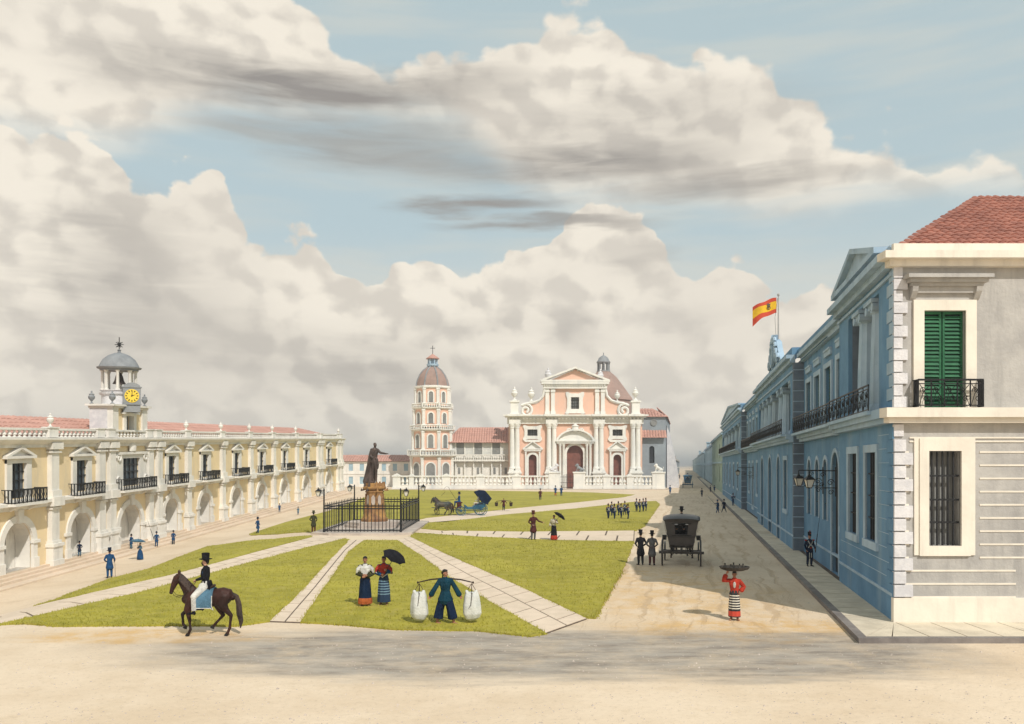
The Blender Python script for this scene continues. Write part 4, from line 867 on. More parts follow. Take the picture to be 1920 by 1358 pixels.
def build_flag():
    y = 57.6; x = wallx(y) - .0; t = thing('flag', (x, y, 12.2), 'red and yellow flag with small crest flying from a pole above the blue palace', 'flag')
    m = MB(); m.lathe([(.07, 0), (.055, 3), (.04, 5.15), (.09, 5.2), (.09, 5.3), (.01, 5.38)], (0, 0, 0), 8); m.build('flagpole', 'grey', t)
    m = MB(); m.tube([(-.05, 0, 5.0), (-.25, 0, 3.6), (-.17, 0, 2.2), (-.02, 0, .3)], .012, 3); m.build('halyard', 'bars', t)
    W, Hh, nu, nv = 1.72, 1.12, 28, 16
    def fp(u, v):                                        # u along fly, v from the top
        return (-.14 - u * W * .93, .14 * math.sin(u * 7) * u + .3 * u, 5.05 - v * Hh * (1 - .1 * u) - .25 * u - .38 * u * u - (.35 * max(0, v - .7) * u * u / .3) + .04 * math.sin(u * 9 + v * 2))
    m = MB()
    for f_ in (0, .012):
        o = len(m.v); m.v += [(p[0], p[1] + f_, p[2]) for p in [fp(i / nu, j / nv) for j in range(nv + 1) for i in range(nu + 1)]]
        for j in range(nv):
            for i in range(nu): a = o + j * (nu + 1) + i; m.f.append([a, a + 1, a + nu + 2, a + nu + 1]); m.sm.append(True); m.mi.append(0 if (j < 4 or j >= 12) else 1)
    c = m.build('flag_cloth', ['red', 'yel'], t, fixn=False, sharp=80)
    m = MB()
    for s, (u, v, r) in enumerate(((.33, .52, .105), (.33, .40, .07))): 
        p = fp(u, v); m.tube([(p[0] + r * 1.1 * math.cos(a), fp(u, v)[1] - .035, p[2] + r * math.sin(a)) for a in [2 * math.pi * k / 12 for k in range(13)]], .02, 4)
    p = fp(.33, .30); m.prism([(p[0] + q, p[2] + z) for q, z in ((-.10, -.05), (.10, -.05), (.13, .07), (.05, .02), (0, .09), (-.05, .02), (-.13, .07))], p[1] - .05, p[1] - .03)
    m.tube([(p[0] - .03, p[1] - .04, p[2] - .33), (p[0] + .03, p[1] - .04, p[2] - .1)], .02, 4)
    m.build('crest', 'grey2', c)
build_flag()

# ---------------------------------------------------------------- terraces further down the street
def row_house(y0, y1, off, z, m1, m2, label, side=1, name='row_house', chim=None, grp=None):
    W = (lambda a: wallx(a)) if side > 0 else (lambda a: wallx(a) - 10.6)
    tf = (lambda a, d, h: (W(a) + SIDE_N.x * d * side, a + SIDE_N.y * d * side, h))
    t = thing(name, (W(y0) + 4 * side, (y0 + y1) / 2, 0), label, 'building', 0, grp); n = max(3, int((y1 - y0) / 11)); ho = []
    for i in range(n): c = y0 + (y1 - y0) * (i + .5) / n; ho += [(c - 1.1, c + 1.1, 1.9, z * .44, 0), (c - 1.1, c + 1.1, z * .60, z * .85, 0)]
    m = MB(tf); m.wall(y0, y1, 0, z, off, .5, ho)
    for a in (y0, y1): m.quad((a, off, 0), (a, off - 9, 0), (a, off - 9, z), (a, off, z))
    m.quad((y0, off, z), (y1, off, z), (y1, off - 9, z), (y0, off - 9, z)); m.quad((y0, off - 9, 0), (y1, off - 9, 0), (y1, off - 9, z), (y0, off - 9, z)); m.build('wall', m1, t, True)
    for h in ho: m = MB(tf); m.box(h[0], h[1], off - .5, off - .4, h[2], h[3]); m.build('window', 'dark' if side > 0 else 'greywin', t, True)
    for z0, z1, p in ((z * .5, z * .5 + .3, .4), (z - .5, z - .2, .5), (z - .2, z, .3)): m = MB(tf); m.box(y0, y1, off, off + p, z0, z1); m.build('moulding', m2, t, True)
    m = MB(tf); pr = [(off + .4, z), (off - 4.5, z + 1.6), (off - 9.3, z)]; m.prismx(pr, y0, y1); m.build('roof', 'tilef' if side < 0 else 'bluedk', t, True)
    if chim: m = MB(tf); m.box(chim, chim + 1.8, off - 1.2, off - .1, z, z + 2.0); m.box(chim - .3, chim + 2.1, off - 1.4, off + .1, z + 2, z + 2.3); m.build('chimney', 'rowblue', t, True)
row_house(138.6, 200, 0, 11.0, 'rowgreen', 'rowblue', 'greenish two storey house joined to the far end of the blue palace')
row_house(200.5, 285, -.4, 10.6, 'rowblue', 'bluelt', 'pale blue house with tall chimney down the receding street', chim=270)
row_house(286, 420, 0, 10.0, 'rowblue', 'rowblue', 'farthest blue terrace before the end of the street', chim=400)
row_house(421, 760, -.3, 9.6, 'rowblue', 'rowblue', 'hazy last block where the street vanishes')
# ================================================================ CHURCH (centre)
def build_church():
    K = .11733; XC = 13.85; Y0 = 176.
    tf = lambda a, d, h: (XC + a, Y0 - d, h)
    B = lambda: MB(tf)
    T = thing('church', (XC, 185, 0), 'pink and white baroque church front with gable, scrolls, urns and three red doors', 'church')
    holes = [(-1.8, 1.8, 0, 9.5, 1)] + [(s * 9.3 - .88, s * 9.3 + .88, 0, 7.5, 1) for s in (-1, 1)] + [(s * 9.35 - 1.1, s * 9.35 + 1.1, 11.6, 13.0, 0) for s in (-1, 1)]
    m = B(); m.wall(-14.6, 14.8, 0, 15.5, 0, .8, holes)
    m.wall(-6.4, 6.4, 15.5, 22.2, 0, .8, [(-.9, .9, 17.5, 20.1, 0)])
    m.quad((-14.6, 0, 0), (-14.6, -24, 0), (-14.6, -24, 15.4), (-14.6, 0, 15.4)); m.quad((14.8, 0, 0), (14.8, -2, 0), (14.8, -2, 15.4), (14.8, 0, 15.4)); m.box(-6.4, 6.4, -2, -.9, 15.5, 22.2); m.quad((-14.6, 0, 15.4), (14.8, 0, 15.4), (14.8, -24, 15.4), (-14.6, -24, 15.4))
    m.prism([(-6.6, 23.3), (6.6, 23.3), (0, 26.2)], -1.2, .15); m.build('wall', 'pink', T, True)
    for s in (-1, 1):                                   # pink fields behind the scrolls
        m = B(); m.prism([(s * 6.4, 15.6), (s * 6.4, 21.6), (s * 7.1, 19.6), (s * 8.4, 18.7), (s * 10.6, 18.5), (s * 11.3, 17), (s * 10.6, 15.6)], -1, .1); m.build('scroll_field', 'pink', T, True)
        sp = [(s * 6.7, 21.9), (s * 7.0, 20.4), (s * 7.9, 19.4), (s * 9.2, 18.9), (s * 10.6, 18.75), (s * 11.6, 18.3)] + scroll(s * 10.75, 17.15, 1.55, 1.6, s, .75, 22)
        m = B(); m.loft([(x, .1, z) for x, z in sp], [(.33, .5)] * len(sp), 8, ref=(0, 1, 0), cap='flat'); m.prism([(s * 6.5, 15.6), (s * 12.2, 15.6), (s * 12.2, 15.95), (s * 6.5, 15.95)], -.9, .35); m.build('scroll', 'whitec', T, True)
    for a in (-13.8, -12.7, -5.75, -4.6, 4.6, 5.75, 12.7, 13.8):
        m = B(); m.lathe([(.72, 4.3), (.72, 4.6), (.62, 4.75), (.55, 4.9), (.54, 9), (.46, 13.2), (.58, 13.3), (.5, 13.4), (.74, 14.0), (.74, 14.2)], (a, .5, 0), 14); m.box(a - .7, a + .7, -.1, 1.2, 4.0, 4.3); m.build('column', 'whitec', T, True)
    for a in (-13.25, -5.2, 5.2, 13.25):
        m = B(); m.box(a - 1.35, a + 1.35, -.1, 1.35, 0, 3.3); m.box(a - 1.55, a + 1.55, -.1, 1.55, 3.3, 3.6); m.taper(a - 1.4, a + 1.4, -.1, 1.4, 3.6, 4.0, .95); m.box(a - 1.45, a + 1.45, -.1, 1.45, 0, .6); m.build('pedestal', 'whitec', T, True)
        m = B(); m.box(a - 1.25, a + 1.25, -.1, 1.2, 14.2, 15.2); m.box(a - 1.7, a + 1.7, -.1, 1.9, 15.85, 16.3); m.build('entablature_break', 'whitec', T, True)
    m = B(); m.box(-14.9, 15.0, -.3, .5, 14.22, 14.75); m.box(-14.9, 15.0, -.3, .7, 14.75, 15.2); m.box(-15.4, 15.5, -.3, 1.5, 15.6, 15.9); m.box(-15.8, 15.9, -.3, 1.75, 15.9, 16.2); m.box(-14.9, 15, -.3, .8, 15.2, 15.6)
    k = -14.6
    while k < 14.8: m.box(k, k + .35, .8, 1.25, 15.22, 15.56); k += .78
    m.build('entablature', 'whitec', T, True)
    for a in (-6.1, -4.85, 4.85, 6.1):
        m = B(); m.box(a - .42, a + .42, -.1, .45, 16.3, 21.9); m.box(a - .55, a + .55, -.1, .6, 16.3, 17); m.box(a - .52, a + .52, -.1, .6, 21.2, 21.6); m.build('pilaster', 'whitec', T, True)
    m = B(); m.box(-7, 7, -1, .7, 21.95, 22.5); m.box(-7.4, 7.4, -1, 1.1, 22.9, 23.4); m.box(-7.0, 7.0, -1, .75, 22.5, 22.9); k = -6.9
    while k < 6.8: m.box(k, k + .25, .75, .98, 22.55, 22.86); k += .55
    m.build('upper_entablature', 'whitec', T, True)
    m = B(); pediment(m, 0, 15.2, 23.4, 2.9, -1, 1.15, .45)
    for i in range(-9, 10):
        if i: x = i * .62; z = 23.75 + 2.55 * (1 - abs(x) / 7.2) - .32; m.box(x - .12, x + .12, .15, .5, z, z + .35)
    m.build('gable', 'whitec', T, True)
    # portal, doors, windows
    def ornate(cx, cz, w, h, e, big):
        f = B(); P = []
        for i in range(40):                             # lobed surround
            a = 2 * math.pi * i / 40; r = 1 + .10 * math.cos(4 * a) * -1 + .05 * math.cos(8 * a); P.append((cx + (w / 2 + e) * r * max(-1, min(1, 1.35 * math.cos(a))), cz + (h / 2 + e) * r * max(-1, min(1, 1.3 * math.sin(a)))))
        n = len(P); Q = [(cx + max(-w / 2, min(w / 2, (x - cx) * 2)), cz + max(-h / 2, min(h / 2, (z - cz) * 2))) for x, z in P]
        f.add([(x, y, z) for y, L in ((.28, P), (.28, Q), (-.1, P), (-.1, Q)) for x, z in L], [q for i in range(n) for q in ((i, (i + 1) % n, n + (i + 1) % n, n + i), (i, (i + 1) % n, 2 * n + (i + 1) % n, 2 * n + i), (n + i, n + (i + 1) % n, 3 * n + (i + 1) % n, 3 * n + i))])
        if big: f.prism([(cx - w / 2 - e * 1.5, cz - h / 2 - e), (cx + w / 2 + e * 1.5, cz - h / 2 - e), (cx + w / 2 + e * .8, cz - h / 2 - e * .3), (cx - w / 2 - e * .8, cz - h / 2 - e * .3)], -.1, .35)
        else: f.prism([(cx - w / 2 - e * 1.25, cz - h / 2 - e * 1.1), (cx + w / 2 + e * 1.25, cz - h / 2 - e * 1.1), (cx + w / 2 + e * .6, cz - h / 2 - e * 1.7), (cx - w / 2 - e * .6, cz - h / 2 - e * 1.7)], -.1, .3)
        W = f.build('window', 'whitec', T, True); g = B(); g.box(cx - w / 2, cx + w / 2, -.6, -.4, cz - h / 2, cz + h / 2); g.build('pane', 'greywin', W, True)
        g = B()
        for i in range(1, 4): x = cx - w / 2 + w * i / 4; g.box(x - .05, x + .05, -.3, -.2, cz - h / 2, cz + h / 2)
        for i in range(1, 4): z = cz - h / 2 + h * i / 4; g.box(cx - w / 2, cx + w / 2, -.29, -.19, z - .05, z + .05)
        g.build('grille', 'bars', W, True)
    ornate(-9.35, 12.3, 2.2, 1.4, .8, 0); ornate(9.35, 12.3, 2.2, 1.4, .8, 0); ornate(0, 18.8, 1.8, 2.6, .95, 1)
    for cx, r, t in ((0, 1.8, 9.5), (-9.3, .88, 7.5), (9.3, .88, 7.5)):
        f = B(); e = .55 if r > 1 else .5; zs_ = t - r; f.ring(cx, zs_, r, r + e, -.1, .3, k=16)
        for s in (-1, 1): f.box(*sorted((cx + s * r, cx + s * (r + e))), -.1, .3, 0, zs_)
        if r > 1:
            for s in (-1, 1):
                for q in (2.55, 3.3): f.lathe([(.38, 0), (.38, 2.6), (.3, 3), (.26, 9.3), (.4, 9.6), (.42, 9.9)], (cx + s * q, .6, 0), 10)
            f.box(-4.1, 4.1, -.1, 1.1, 9.9, 10.3); f.box(-4.3, 4.3, -.1, 1.3, 10.3, 10.55); f.ring(0, 9.9, 3.9, 4.35, -.1, 1.2, R(10), R(170), 18, ez=.72)
            f.prism([(3.8 * math.cos(a), 10.3 + 2.3 * math.sin(a)) for a in [math.pi * i / 14 for i in range(15)]], -.1, .4); f.lathe([(.3, 12.4), (.8, 12.9), (.7, 13.5), (.9, 13.7), (.3, 14.1), (.1, 14.4)], (0, .7, 0), 10, sy=.6)
            for s in (-1, 1): f.tube([(x, .7, z) for x, z in scroll(s * 1.3, 12.7, .55, 1.3, s)], .14, 6)
        else:
            f.box(cx - 1.7, cx - 1.35, -.1, .5, 0, 8.3); f.box(cx + 1.35, cx + 1.7, -.1, .5, 0, 8.3); f.box(cx - 1.9, cx + 1.9, -.1, .6, 8.2, 8.55); pediment(f, cx, 4.4, 8.55, 1.65, -.1, .7, .3); f.prism([(cx - 1.9, 8.85), (cx + 1.9, 8.85), (cx, 10.1)], -.1, .2)
        D = f.build('portal' if r > 1 else 'side_portal', 'whitec', T, True); g = B(); g.wall(cx - r, cx + r, 0, t, -.7, .1, []) if 0 else g.box(cx - r, cx + r, -.9, -.7, 0, t)
        for i in range(2):
            for j in range(int(t / 1.6)): x0 = cx - r + .15 + i * r; g.box(x0, x0 + r - .3, -.7, -.62, .3 + j * 1.55, 1.6 + j * 1.55)
        g.build('door', 'door', D, True)
    for x, z, h in ((-13.3, 19.4, 3.0), (13.3, 19.4, 3.0), (-9.6, 19.1, 3.2), (9.3, 19.1, 2.6), (-5.9, 23.4, 3.2), (5.6, 23.4, 2.9)):
        m = B(); urn(m, x, 0, z, h); m.box(x - .5, x + .5, -.5, .5, z - .1, z + .12); m.build('urn', 'whitec' if z < 23 else 'quoin', T, True)
    for x in (-13.3, 13.3): m = B(); m.box(x - .85, x + .85, -.9, .9, 16.2, 18.9); m.box(x - 1.1, x + 1.1, -1.1, 1.1, 18.9, 19.3); m.box(x - 1.0, x + 1.0, -1, 1, 16.21, 16.6); m.build('urn_pedestal', 'whitec', T, True)
    # crossing dome and lantern behind
    d = (9.6, -29); m = B(); m.lathe([(7.2, 15), (7.2, 21.5), (7.6, 21.6), (7.4, 22.2), (6.6, 23.2), (5.2, 25.2), (3.4, 27.6), (1.9, 28.9), (1.9, 29.0)], (d[0], d[1], 0), 8, rot=math.pi / 8, smooth=False); Dm = m.build('dome', 'dome', T, True)
    m = B(); m.lathe([(1.75, 28.9), (1.75, 29.3), (.5, 29.31)], (d[0], d[1], 0), 12); m.lathe([(.4, 31.3), (1.75, 31.3), (1.8, 31.6), (1.5, 31.9), (1.2, 32.6), (.6, 33.1), (.12, 33.3), (.1, 33.9), (.02, 34)], (d[0], d[1], 0), 14)
    for i in range(8): a = math.pi * i / 4; m.lathe([(.22, 29.3), (.2, 31.3)], (d[0] + 1.4 * math.cos(a), d[1] + 1.4 * math.sin(a), 0), 6)
    m.build('lantern', 'slate', Dm, True)
    # grey side aisle and lean-to on the street side
    ax0, ax1 = 14.85, 20.2; X2 = lambda d_: ax1 + .2167 * -d_
    m = B(); m.wall(ax0, ax1, 0, 16.0, -1.4, .4, [(16.6, 17.75, 5.6, 9.4, 1)]); m.add([(ax1, -1.4, 0), (X2(-36), -36, 0), (X2(-36), -36, 16), (ax1, -1.4, 16)], [(0, 1, 2, 3)]); m.quad((ax0, -1.4, 16), (ax1, -1.4, 16), (X2(-36), -36, 16), (ax0, -36, 16)); m.build('aisle_wall', 'greyw', T, True)
    m = B(); m.box(16.5, 17.85, -2, -1.82, 5.5, 9.5); m.build('window', 'dark', T, True); m = B(); m.lathe([(.05, -.1), (.62, -.1), (.62, .1), (.05, .1)], (0, 0, 0), 12)
    m = B(); m.prism([(17.6 + .55 * math.sin(a), 14.6 + .55 * math.cos(a)) for a in [math.pi * i / 8 for i in range(16)]], -1.4, -1.3); m.ring(17.6, 14.6, .5, .75, -1.4, -1.22, 0, 2 * math.pi, 16); m.build('oculus', 'greywin', T, True)
    m = MB(); tiles(m, tf(ax0 - .2, -.9, 15.8), (1, 0, 0), 5.8, (0, 4.6, 2.6), lambda a: 4.2 if a < 3 else max(.4, 4.2 - (a - 3) * 1.4), .62, 1.1, .13); tiles(m, tf(ax1 + .35, -1.1, 15.85), (.2167, 1, 0), 34, (-2.2, 0, 2.1), lambda a: min(a * .7, 3.6), .7, 1.1, .13)
    m.add([tf(ax0, -1.1, 15.9), tf(ax1 + .3, -1.1, 15.9), tf(ax1 - 2, -6, 18), tf(ax0, -6, 18), tf(X2(-36), -36, 15.9), tf(X2(-36) - 2, -30, 18)], [(0, 1, 2, 3), (1, 4, 5, 2)])
    tiles(m, tf(ax0 - .1, -.3, 11.2), (1, 0, 0), ax1 - ax0 + .2, (0, 1.2, 1.9), lambda a: 2.0, .6, 1, .12); m.build('roof', 'tilef', T, True, sharp=50)
    for i in range(4):                                  # buttresses along the street
        y = -6 - i * 8.5; x = X2(y); m = B(); m.prism([(x - .1, 0), (x + 2.6, 0), (x + 2.0, 4.6), (x - .1, 14.2)], y - 1.1, y); m.build('buttress', 'quoin', T, True)
    T2 = thing('bell_tower', (-17.8, 176, 0), 'tapering octagonal pink and white bell tower with balconies and dome', 'bell tower')
    c = (-17.8, 179.5); F = R(22.5)
    st = [(4.5, 0, 6.9), (4.2, 8.2, 12.7), (3.95, 13.6, 17.5), (3.65, 18.3, 22.2)]
    for i, (r, z0, z1) in enumerate(st):
        q = r / math.cos(F); m = MB(); m.lathe([(q, z0), (q, z1)], (c[0], c[1], 0), 8, rot=F, smooth=False); L = m.build('storey', 'pink', T2, True)
        for k in range(8):
            a = F + k * math.pi / 4; m = MB(); x, y = c[0] + (q - .05) * math.cos(a), c[1] + (q - .05) * math.sin(a); m.lathe([(.52, z0), (.52, z0 + .5), (.4, z0 + .55), (.4, z1 - .5), (.5, z1 - .4), (.5, z1)], (x, y, 0), 6); m.build('corner_shaft', 'whitec', L, True)
            if math.sin(a + F) > .5: continue
            b = a + math.pi / 8 - math.pi / 2; lf = lambda u, v, w, b=b + math.pi / 2, r=r: (c[0] + (r + v) * math.cos(b) - u * math.sin(b), c[1] + (r + v) * math.sin(b) + u * math.cos(b), w)
            wz, wt, ww = z0 + (.5 if i == 0 else .7), z1 - (1.3 if i == 0 else .85), .62 - .05 * i
            if i == 0: wz, wt, ww = 1, 5.6, .95
            m = MB(lf); m.ring(0, wt - ww, ww, ww + .3, -.05, .16, k=10)
            for s in (-1, 1): m.box(*sorted((s * ww, s * (ww + .3))), -.05, .16, wz, wt - ww)
            W = m.build('window', 'whitec', L, True); m = MB(lf); m.prism([(-ww, wz), (ww, wz)] + [(ww * math.cos(math.pi * j / 10), wt - ww + ww * math.sin(math.pi * j / 10)) for j in range(11)], -.02, .04); m.build('pane', 'greywin', W, True)
    for r, z0, z1 in ((5.3, 6.9, 8.5), (4.75, 12.6, 14.0), (4.35, 17.4, 18.8)):
        q = r / math.cos(F); m = MB(); m.lathe([(q * .88, z0), (q * .95, z0 + .2), (q * 1.02, z0 + .35), (q * 1.02, z0 + .55), (q * .7, z0 + .56)], (c[0], c[1], 0), 8, rot=F, smooth=False); L = m.build('balcony', 'whitec', T2, True)
        m = MB(); P = [(c[0] + q * math.cos(F + k * math.pi / 4), c[1] + q * math.sin(F + k * math.pi / 4)) for k in range(9)]
        for (ax, ay), (bx, by) in zip(P, P[1:]):
            m.tube([(ax, ay, z1 - .08), (bx, by, z1 - .08)], .13, 4); m.lathe([(.2, z0 + .5), (.2, z1 + .1)], (ax, ay, 0), 4, smooth=False)
            for k in range(1, 7): t = k / 7; m.lathe([(w_ * .3, z0 + .55 + v * (z1 - z0 - .7)) for w_, v in BAL[::2]], (ax + (bx - ax) * t, ay + (by - ay) * t, 0), 5)
        m.build('balustrade', 'whitec', L, True)
    m = MB(); q = 3.9 / math.cos(F); m.lathe([(q * .95, 22.1), (q * 1.03, 22.3), (q * 1.03, 22.7), (q * .9, 22.8)], (c[0], c[1], 0), 8, rot=F, smooth=False); m.build('cornice', 'whitec', T2, True)
    m = MB(); pr = [(3.75, 22.6), (3.7, 23.2), (3.45, 24.2), (2.95, 25.3), (2.2, 26.3), (1.3, 27.0), (.8, 27.2)]; m.lathe(pr, (c[0], c[1], 0), 16, rot=F); D = m.build('dome', 'dome', T2, True, sharp=20)
    for k in range(8): a = F + k * math.pi / 4; m = MB(); m.loft([(c[0] + (r_ + .03) * math.cos(a), c[1] + (r_ + .03) * math.sin(a), z) for r_, z in pr], [.17] * len(pr), 6, cap='flat'); m.build('rib', 'slate', D, True)
    m = MB(); m.lathe([(.8, 27), (1.3, 27.4), (1.35, 27.8), (.7, 27.85)], (c[0], c[1], 0), 10)
    for k in range(6): a = k * math.pi / 3; m.lathe([(.18, 27.8), (.16, 29.1)], (c[0] + .95 * math.cos(a), c[1] + .95 * math.sin(a), 0), 6)
    m.lathe([(.5, 27.8), (.5, 29.1)], (c[0], c[1], 0), 8); m.build('lantern', 'bluelt', D, True)
    m = MB(); m.lathe([(1.5, 28.95), (1.5, 29.1), (.7, 29.7), (.1, 30.1)], (c[0], c[1], 0), 10); m.build('lantern_roof', 'tilef', D, True)
    m = MB(); m.tube([(c[0], c[1], 30), (c[0], c[1], 32)], .07); m.tube([(c[0] - .55, c[1], 31.4), (c[0] + .55, c[1], 31.4)], .06); m.build('cross', 'iron', D, True)
build_church()
def build_convent():
    T = thing('convent', (-7.5, 182, 0), 'low convent wing with red tile roof and glazed gallery between bell tower and church', 'building'); x0, x1, y = -14.6, -.6, 178.
    m = MB(); m.box(x0, x1, y + .6, y + 12, 0, 6.4); m.box(x0 + .1, x1, y + .2, y + 12, 6.4, 10.3); m.build('wall', 'white', T, True)
    m = MB(); m.box(x0 - .2, x1, y - .6, y + .25, 6.0, 6.35); m.box(x0 - .2, x1, y - .6, y - .42, 7.35, 7.55)
    k = x0
    while k < x1: m.lathe([(w * .26, 6.35 + v) for w, v in BAL], (k, y - .5, 0), 5); k += .5
    m.build('gallery_balustrade', 'white', T, True)
    xx = [x0 + .1 + i * (x1 - x0) / 7 for i in range(8)]
    for i, (a, b) in enumerate(zip(xx, xx[1:])):
        dark = i in (1, 3, 5); m = MB(); m.box(a + .1, b - .1, y + .1, y + .2, 7.6, 10.1); W = m.build('gallery_window', 'greywin' if dark else 'capiz', T, True)
        if not dark:
            m = MB()
            for j in range(1, 6): q = a + .1 + (b - a - .2) * j / 6; m.box(q - .03, q + .03, y + .04, y + .12, 7.6, 10.1)
            for z in (8.1, 8.6, 9.1, 9.6): m.box(a + .1, b - .1, y + .05, y + .11, z - .03, z + .03)
            m.build('muntin', 'quoin', W, True)
        m = MB(); m.box(a - .12, a + .1, y - .1, y + .25, 0, 10.2); m.build('post', 'whitec', T, True)
    for q in (-11.8, -7.6, -3.9, -1.4): m = MB(); m.box(q - .25, q + .25, y + .5, y + .62, 3.2, 4.6); m.build('slot_window', 'greywin', T, True)
    m = MB(); tiles(m, (x0 - .7, y - .9, 10.1), (1, 0, 0), x1 - x0 + 1.2, (0, 7, 3.7), lambda a: min(7.9, a * 2.0 + .5), .55, 1.2, .14); m.add([(x0 - .6, y - .8, 10.1), (x1 + .4, y - .8, 10.1), (x1 + .4, y + 6.1, 13.75), (x0 + 2.5, y + 6.1, 13.75), (x0 - .6, y + 13, 10.1), (x1, y + 13, 10.1)], [(0, 1, 2, 3), (0, 3, 4), (2, 3, 4, 5)]); m.build('roof', 'tilef', T, True, sharp=50)
    T = thing('plain_building', (-31, 194, 0), 'plain white two storey building with low red roof behind the statue', 'building'); x0, x1, y = -42, -24.2, 190.
    ho = [(-40.9 + 2.62 * i - .5, -40.9 + 2.62 * i + .5, z0, z1, 0) for i in range(7) for z0, z1 in ((.7, 2.4), (3.8, 5.5))]
    m = MB(lambda a, d, h: (a, y - d, h)); m.wall(x0, x1, 0, 6.1, 0, .2, ho); m.quad((x1, 0, 0), (x1, -8, 0), (x1, -8, 6.1), (x1, 0, 6.1)); m.quad((x0, 0, 0), (x0, -8, 0), (x0, -8, 6.1), (x0, 0, 6.1)); m.build('wall', 'white', T, True)
    for h in ho: m = MB(); m.box(h[0], h[1], y + .12, y + .2, h[2], h[3]); m.build('window', 'rowblue', T, True)
    m = MB(); m.box(x0, x1, y - .12, y, 3.0, 3.25); m.box(x0, x1, y - .2, y, 5.8, 6.1); m.build('string_course', 'white', T, True)
    m = MB(); tiles(m, (x0 - .3, y - .5, 6.05), (1, 0, 0), x1 - x0 + .6, (0, 5, 1.6), lambda a: 5.0, .6, 1.3, .13); m.add([(x0, y - .4, 6), (x1, y - .4, 6), (x1, y + 4.4, 7.6), (x0, y + 4.4, 7.6), (x1, y + 9, 6), (x0, y + 9, 6)], [(0, 1, 2, 3), (3, 2, 4, 5)]); m.build('roof', 'tilef', T, True, sharp=50)
    # corner block filling the gap behind the town hall
    T = thing('corner_house', (-52, 178, 0), 'pale house with low roof glimpsed past the end of the town hall', 'building')
    m = MB(); m.box(-64, -43, 172, 184, 0, 5.6); m.build('wall', 'white', T, True); m = MB(); tiles(m, (-64.3, 171.6, 5.55), (1, 0, 0), 21.6, (0, 5, 1.5), lambda a: 5.0, .6, 1.3, .13); m.add([(-64, 171.7, 5.5), (-43, 171.7, 5.5), (-43, 176.5, 7), (-64, 176.5, 7), (-43, 184, 5.5), (-64, 184, 5.5)], [(0, 1, 2, 3), (3, 2, 4, 5)]); m.build('roof', 'tilef', T, True)
build_convent()
def build_churchyard():
    y = 169.6; T = thing('churchyard_balustrade', (3, y, 0), 'tall white stone balustrade in front of the church with an iron gate', 'balustrade')
    u2x = lambda u: (u - CX) / FL * y
    piers = [(744, .8), (772, .5), (837, .8), (901, .8), (969, .8), (1040, 1.2), (1086, 1.2), (1137, .7), (1181, .7), (1234, 1.3)]
    X = [(u2x(u), w) for u, w in piers]
    for i, (x, w) in enumerate(X):
        big = w > 1; h = 3.75 if big else 3.0; m = MB(); m.box(x - w, x + w, y - .5, y + .5, .1, h - .3); m.box(x - w - .15, x + w + .15, y - .65, y + .65, h - .3, h); m.box(x - w - .12, x + w + .12, y - .62, y + .62, 0, .55)
        if not big: m.prism([(x - w, h + .002), (x + w, h + .002), (x, h + .4)], y - .5, y + .5)
        m.build('pier', 'whitec', T, True)
    for i, ((a, wa), (b, wb)) in enumerate(zip(X, X[1:])):
        if i == 5: continue
        p, q = a + wa, b - wb; m = MB(); m.box(p, q, y - .38, y + .38, 0, .85); m.box(p, q, y - .42, y + .42, .85, .98); m.box(p, q, y - .4, y + .4, 2.66, 2.95); m.build('panel', 'whitec', T, True)
        n = max(1, round((q - p) / .82))
        for k in range(n): m = MB(); m.lathe([(w_ * .58, .98 + v * 1.68) for w_, v in BAL], (p + (q - p) * (k + .5) / n, y, 0), 8); m.build('baluster', 'whitec', T, True)
    m = MB(); p, q = X[5][0] + 1.2, X[6][0] - 1.2; n = 9
    for k in range(n + 1): x = p + (q - p) * k / n; m.box(x - .04, x + .04, y - .04, y + .04, .15, 2.9 + (.0 if k in (0, n) else .35 * math.sin(math.pi * k / n)))
    for z in (.4, 1.4, 2.6): m.box(p, q, y - .05, y + .05, z, z + .09)
    m.build('gate', 'iron', T, True)
    m = MB(); m.box(u2x(735), u2x(1256), y - 1.3, y - .6, .0, .14); m.build('kerb', 'plinth', T, True)
    for i, (mt, lb) in zip((5, 6, 9), (('quoin', 'white stone lion sculpture on the pier left of the churchyard gate'), ('slate', 'dark grey stone lion sculpture on the pier right of the churchyard gate'), ('whitec', 'white stone lion sculpture on the last pier at the street end'))):
        x = X[i][0]; o = MB(); s = -1 if i != 5 else 1                 # seated beast
        o.loft([(s * -.7, 0, .45), (s * -.3, 0, .6), (s * .1, 0, .85), (s * .3, 0, 1.1)], [(.34, .42), (.36, .45), (.36, .4), (.3, .32)], 10, ref=(0, 1, 0)); o.ell((s * .42, 0, 1.35), (.38, .36, .38)); o.ell((s * .74, 0, 1.3), (.2, .17, .17))
        for q in (-.2, .2): o.loft([(s * .35, q, 1.0), (s * .5, q, .5), (s * .52, q, .1)], [.14, .1, .1], 8); o.loft([(s * -.6, q * 1.4, .4), (s * -.2, q * 1.6, .25), (s * .1, q * 1.6, .12)], [.22, .16, .1], 8); o.ell((s * .35, q * 1.2, 1.68), (.07, .06, .09)); o.ell((s * .62, q, .08), (.16, .1, .08))
        o.loft([(s * -.85, 0, .3), (s * -1.15, .1, .4), (s * -1.2, .1, .8), (s * -1.05, .1, 1.0)], [.07, .05, .05, .1], 6)
        t = thing('stone_lion', (x, y, 3.75), lb, 'statue', 0, 'lions on the churchyard piers'); o.organic('body', mt, t, .05, 2)
        b = MB(); b.box(-.95, .95, -.4, .4, 0, .1); b.build('base', mt, t)
        for ch in t.children: ch.location.z += .0
build_churchyard()
row_house(214, 300, 0, 8.2, 'quoin', 'white', 'pale low house on the left of the street beyond the church', side=-1)
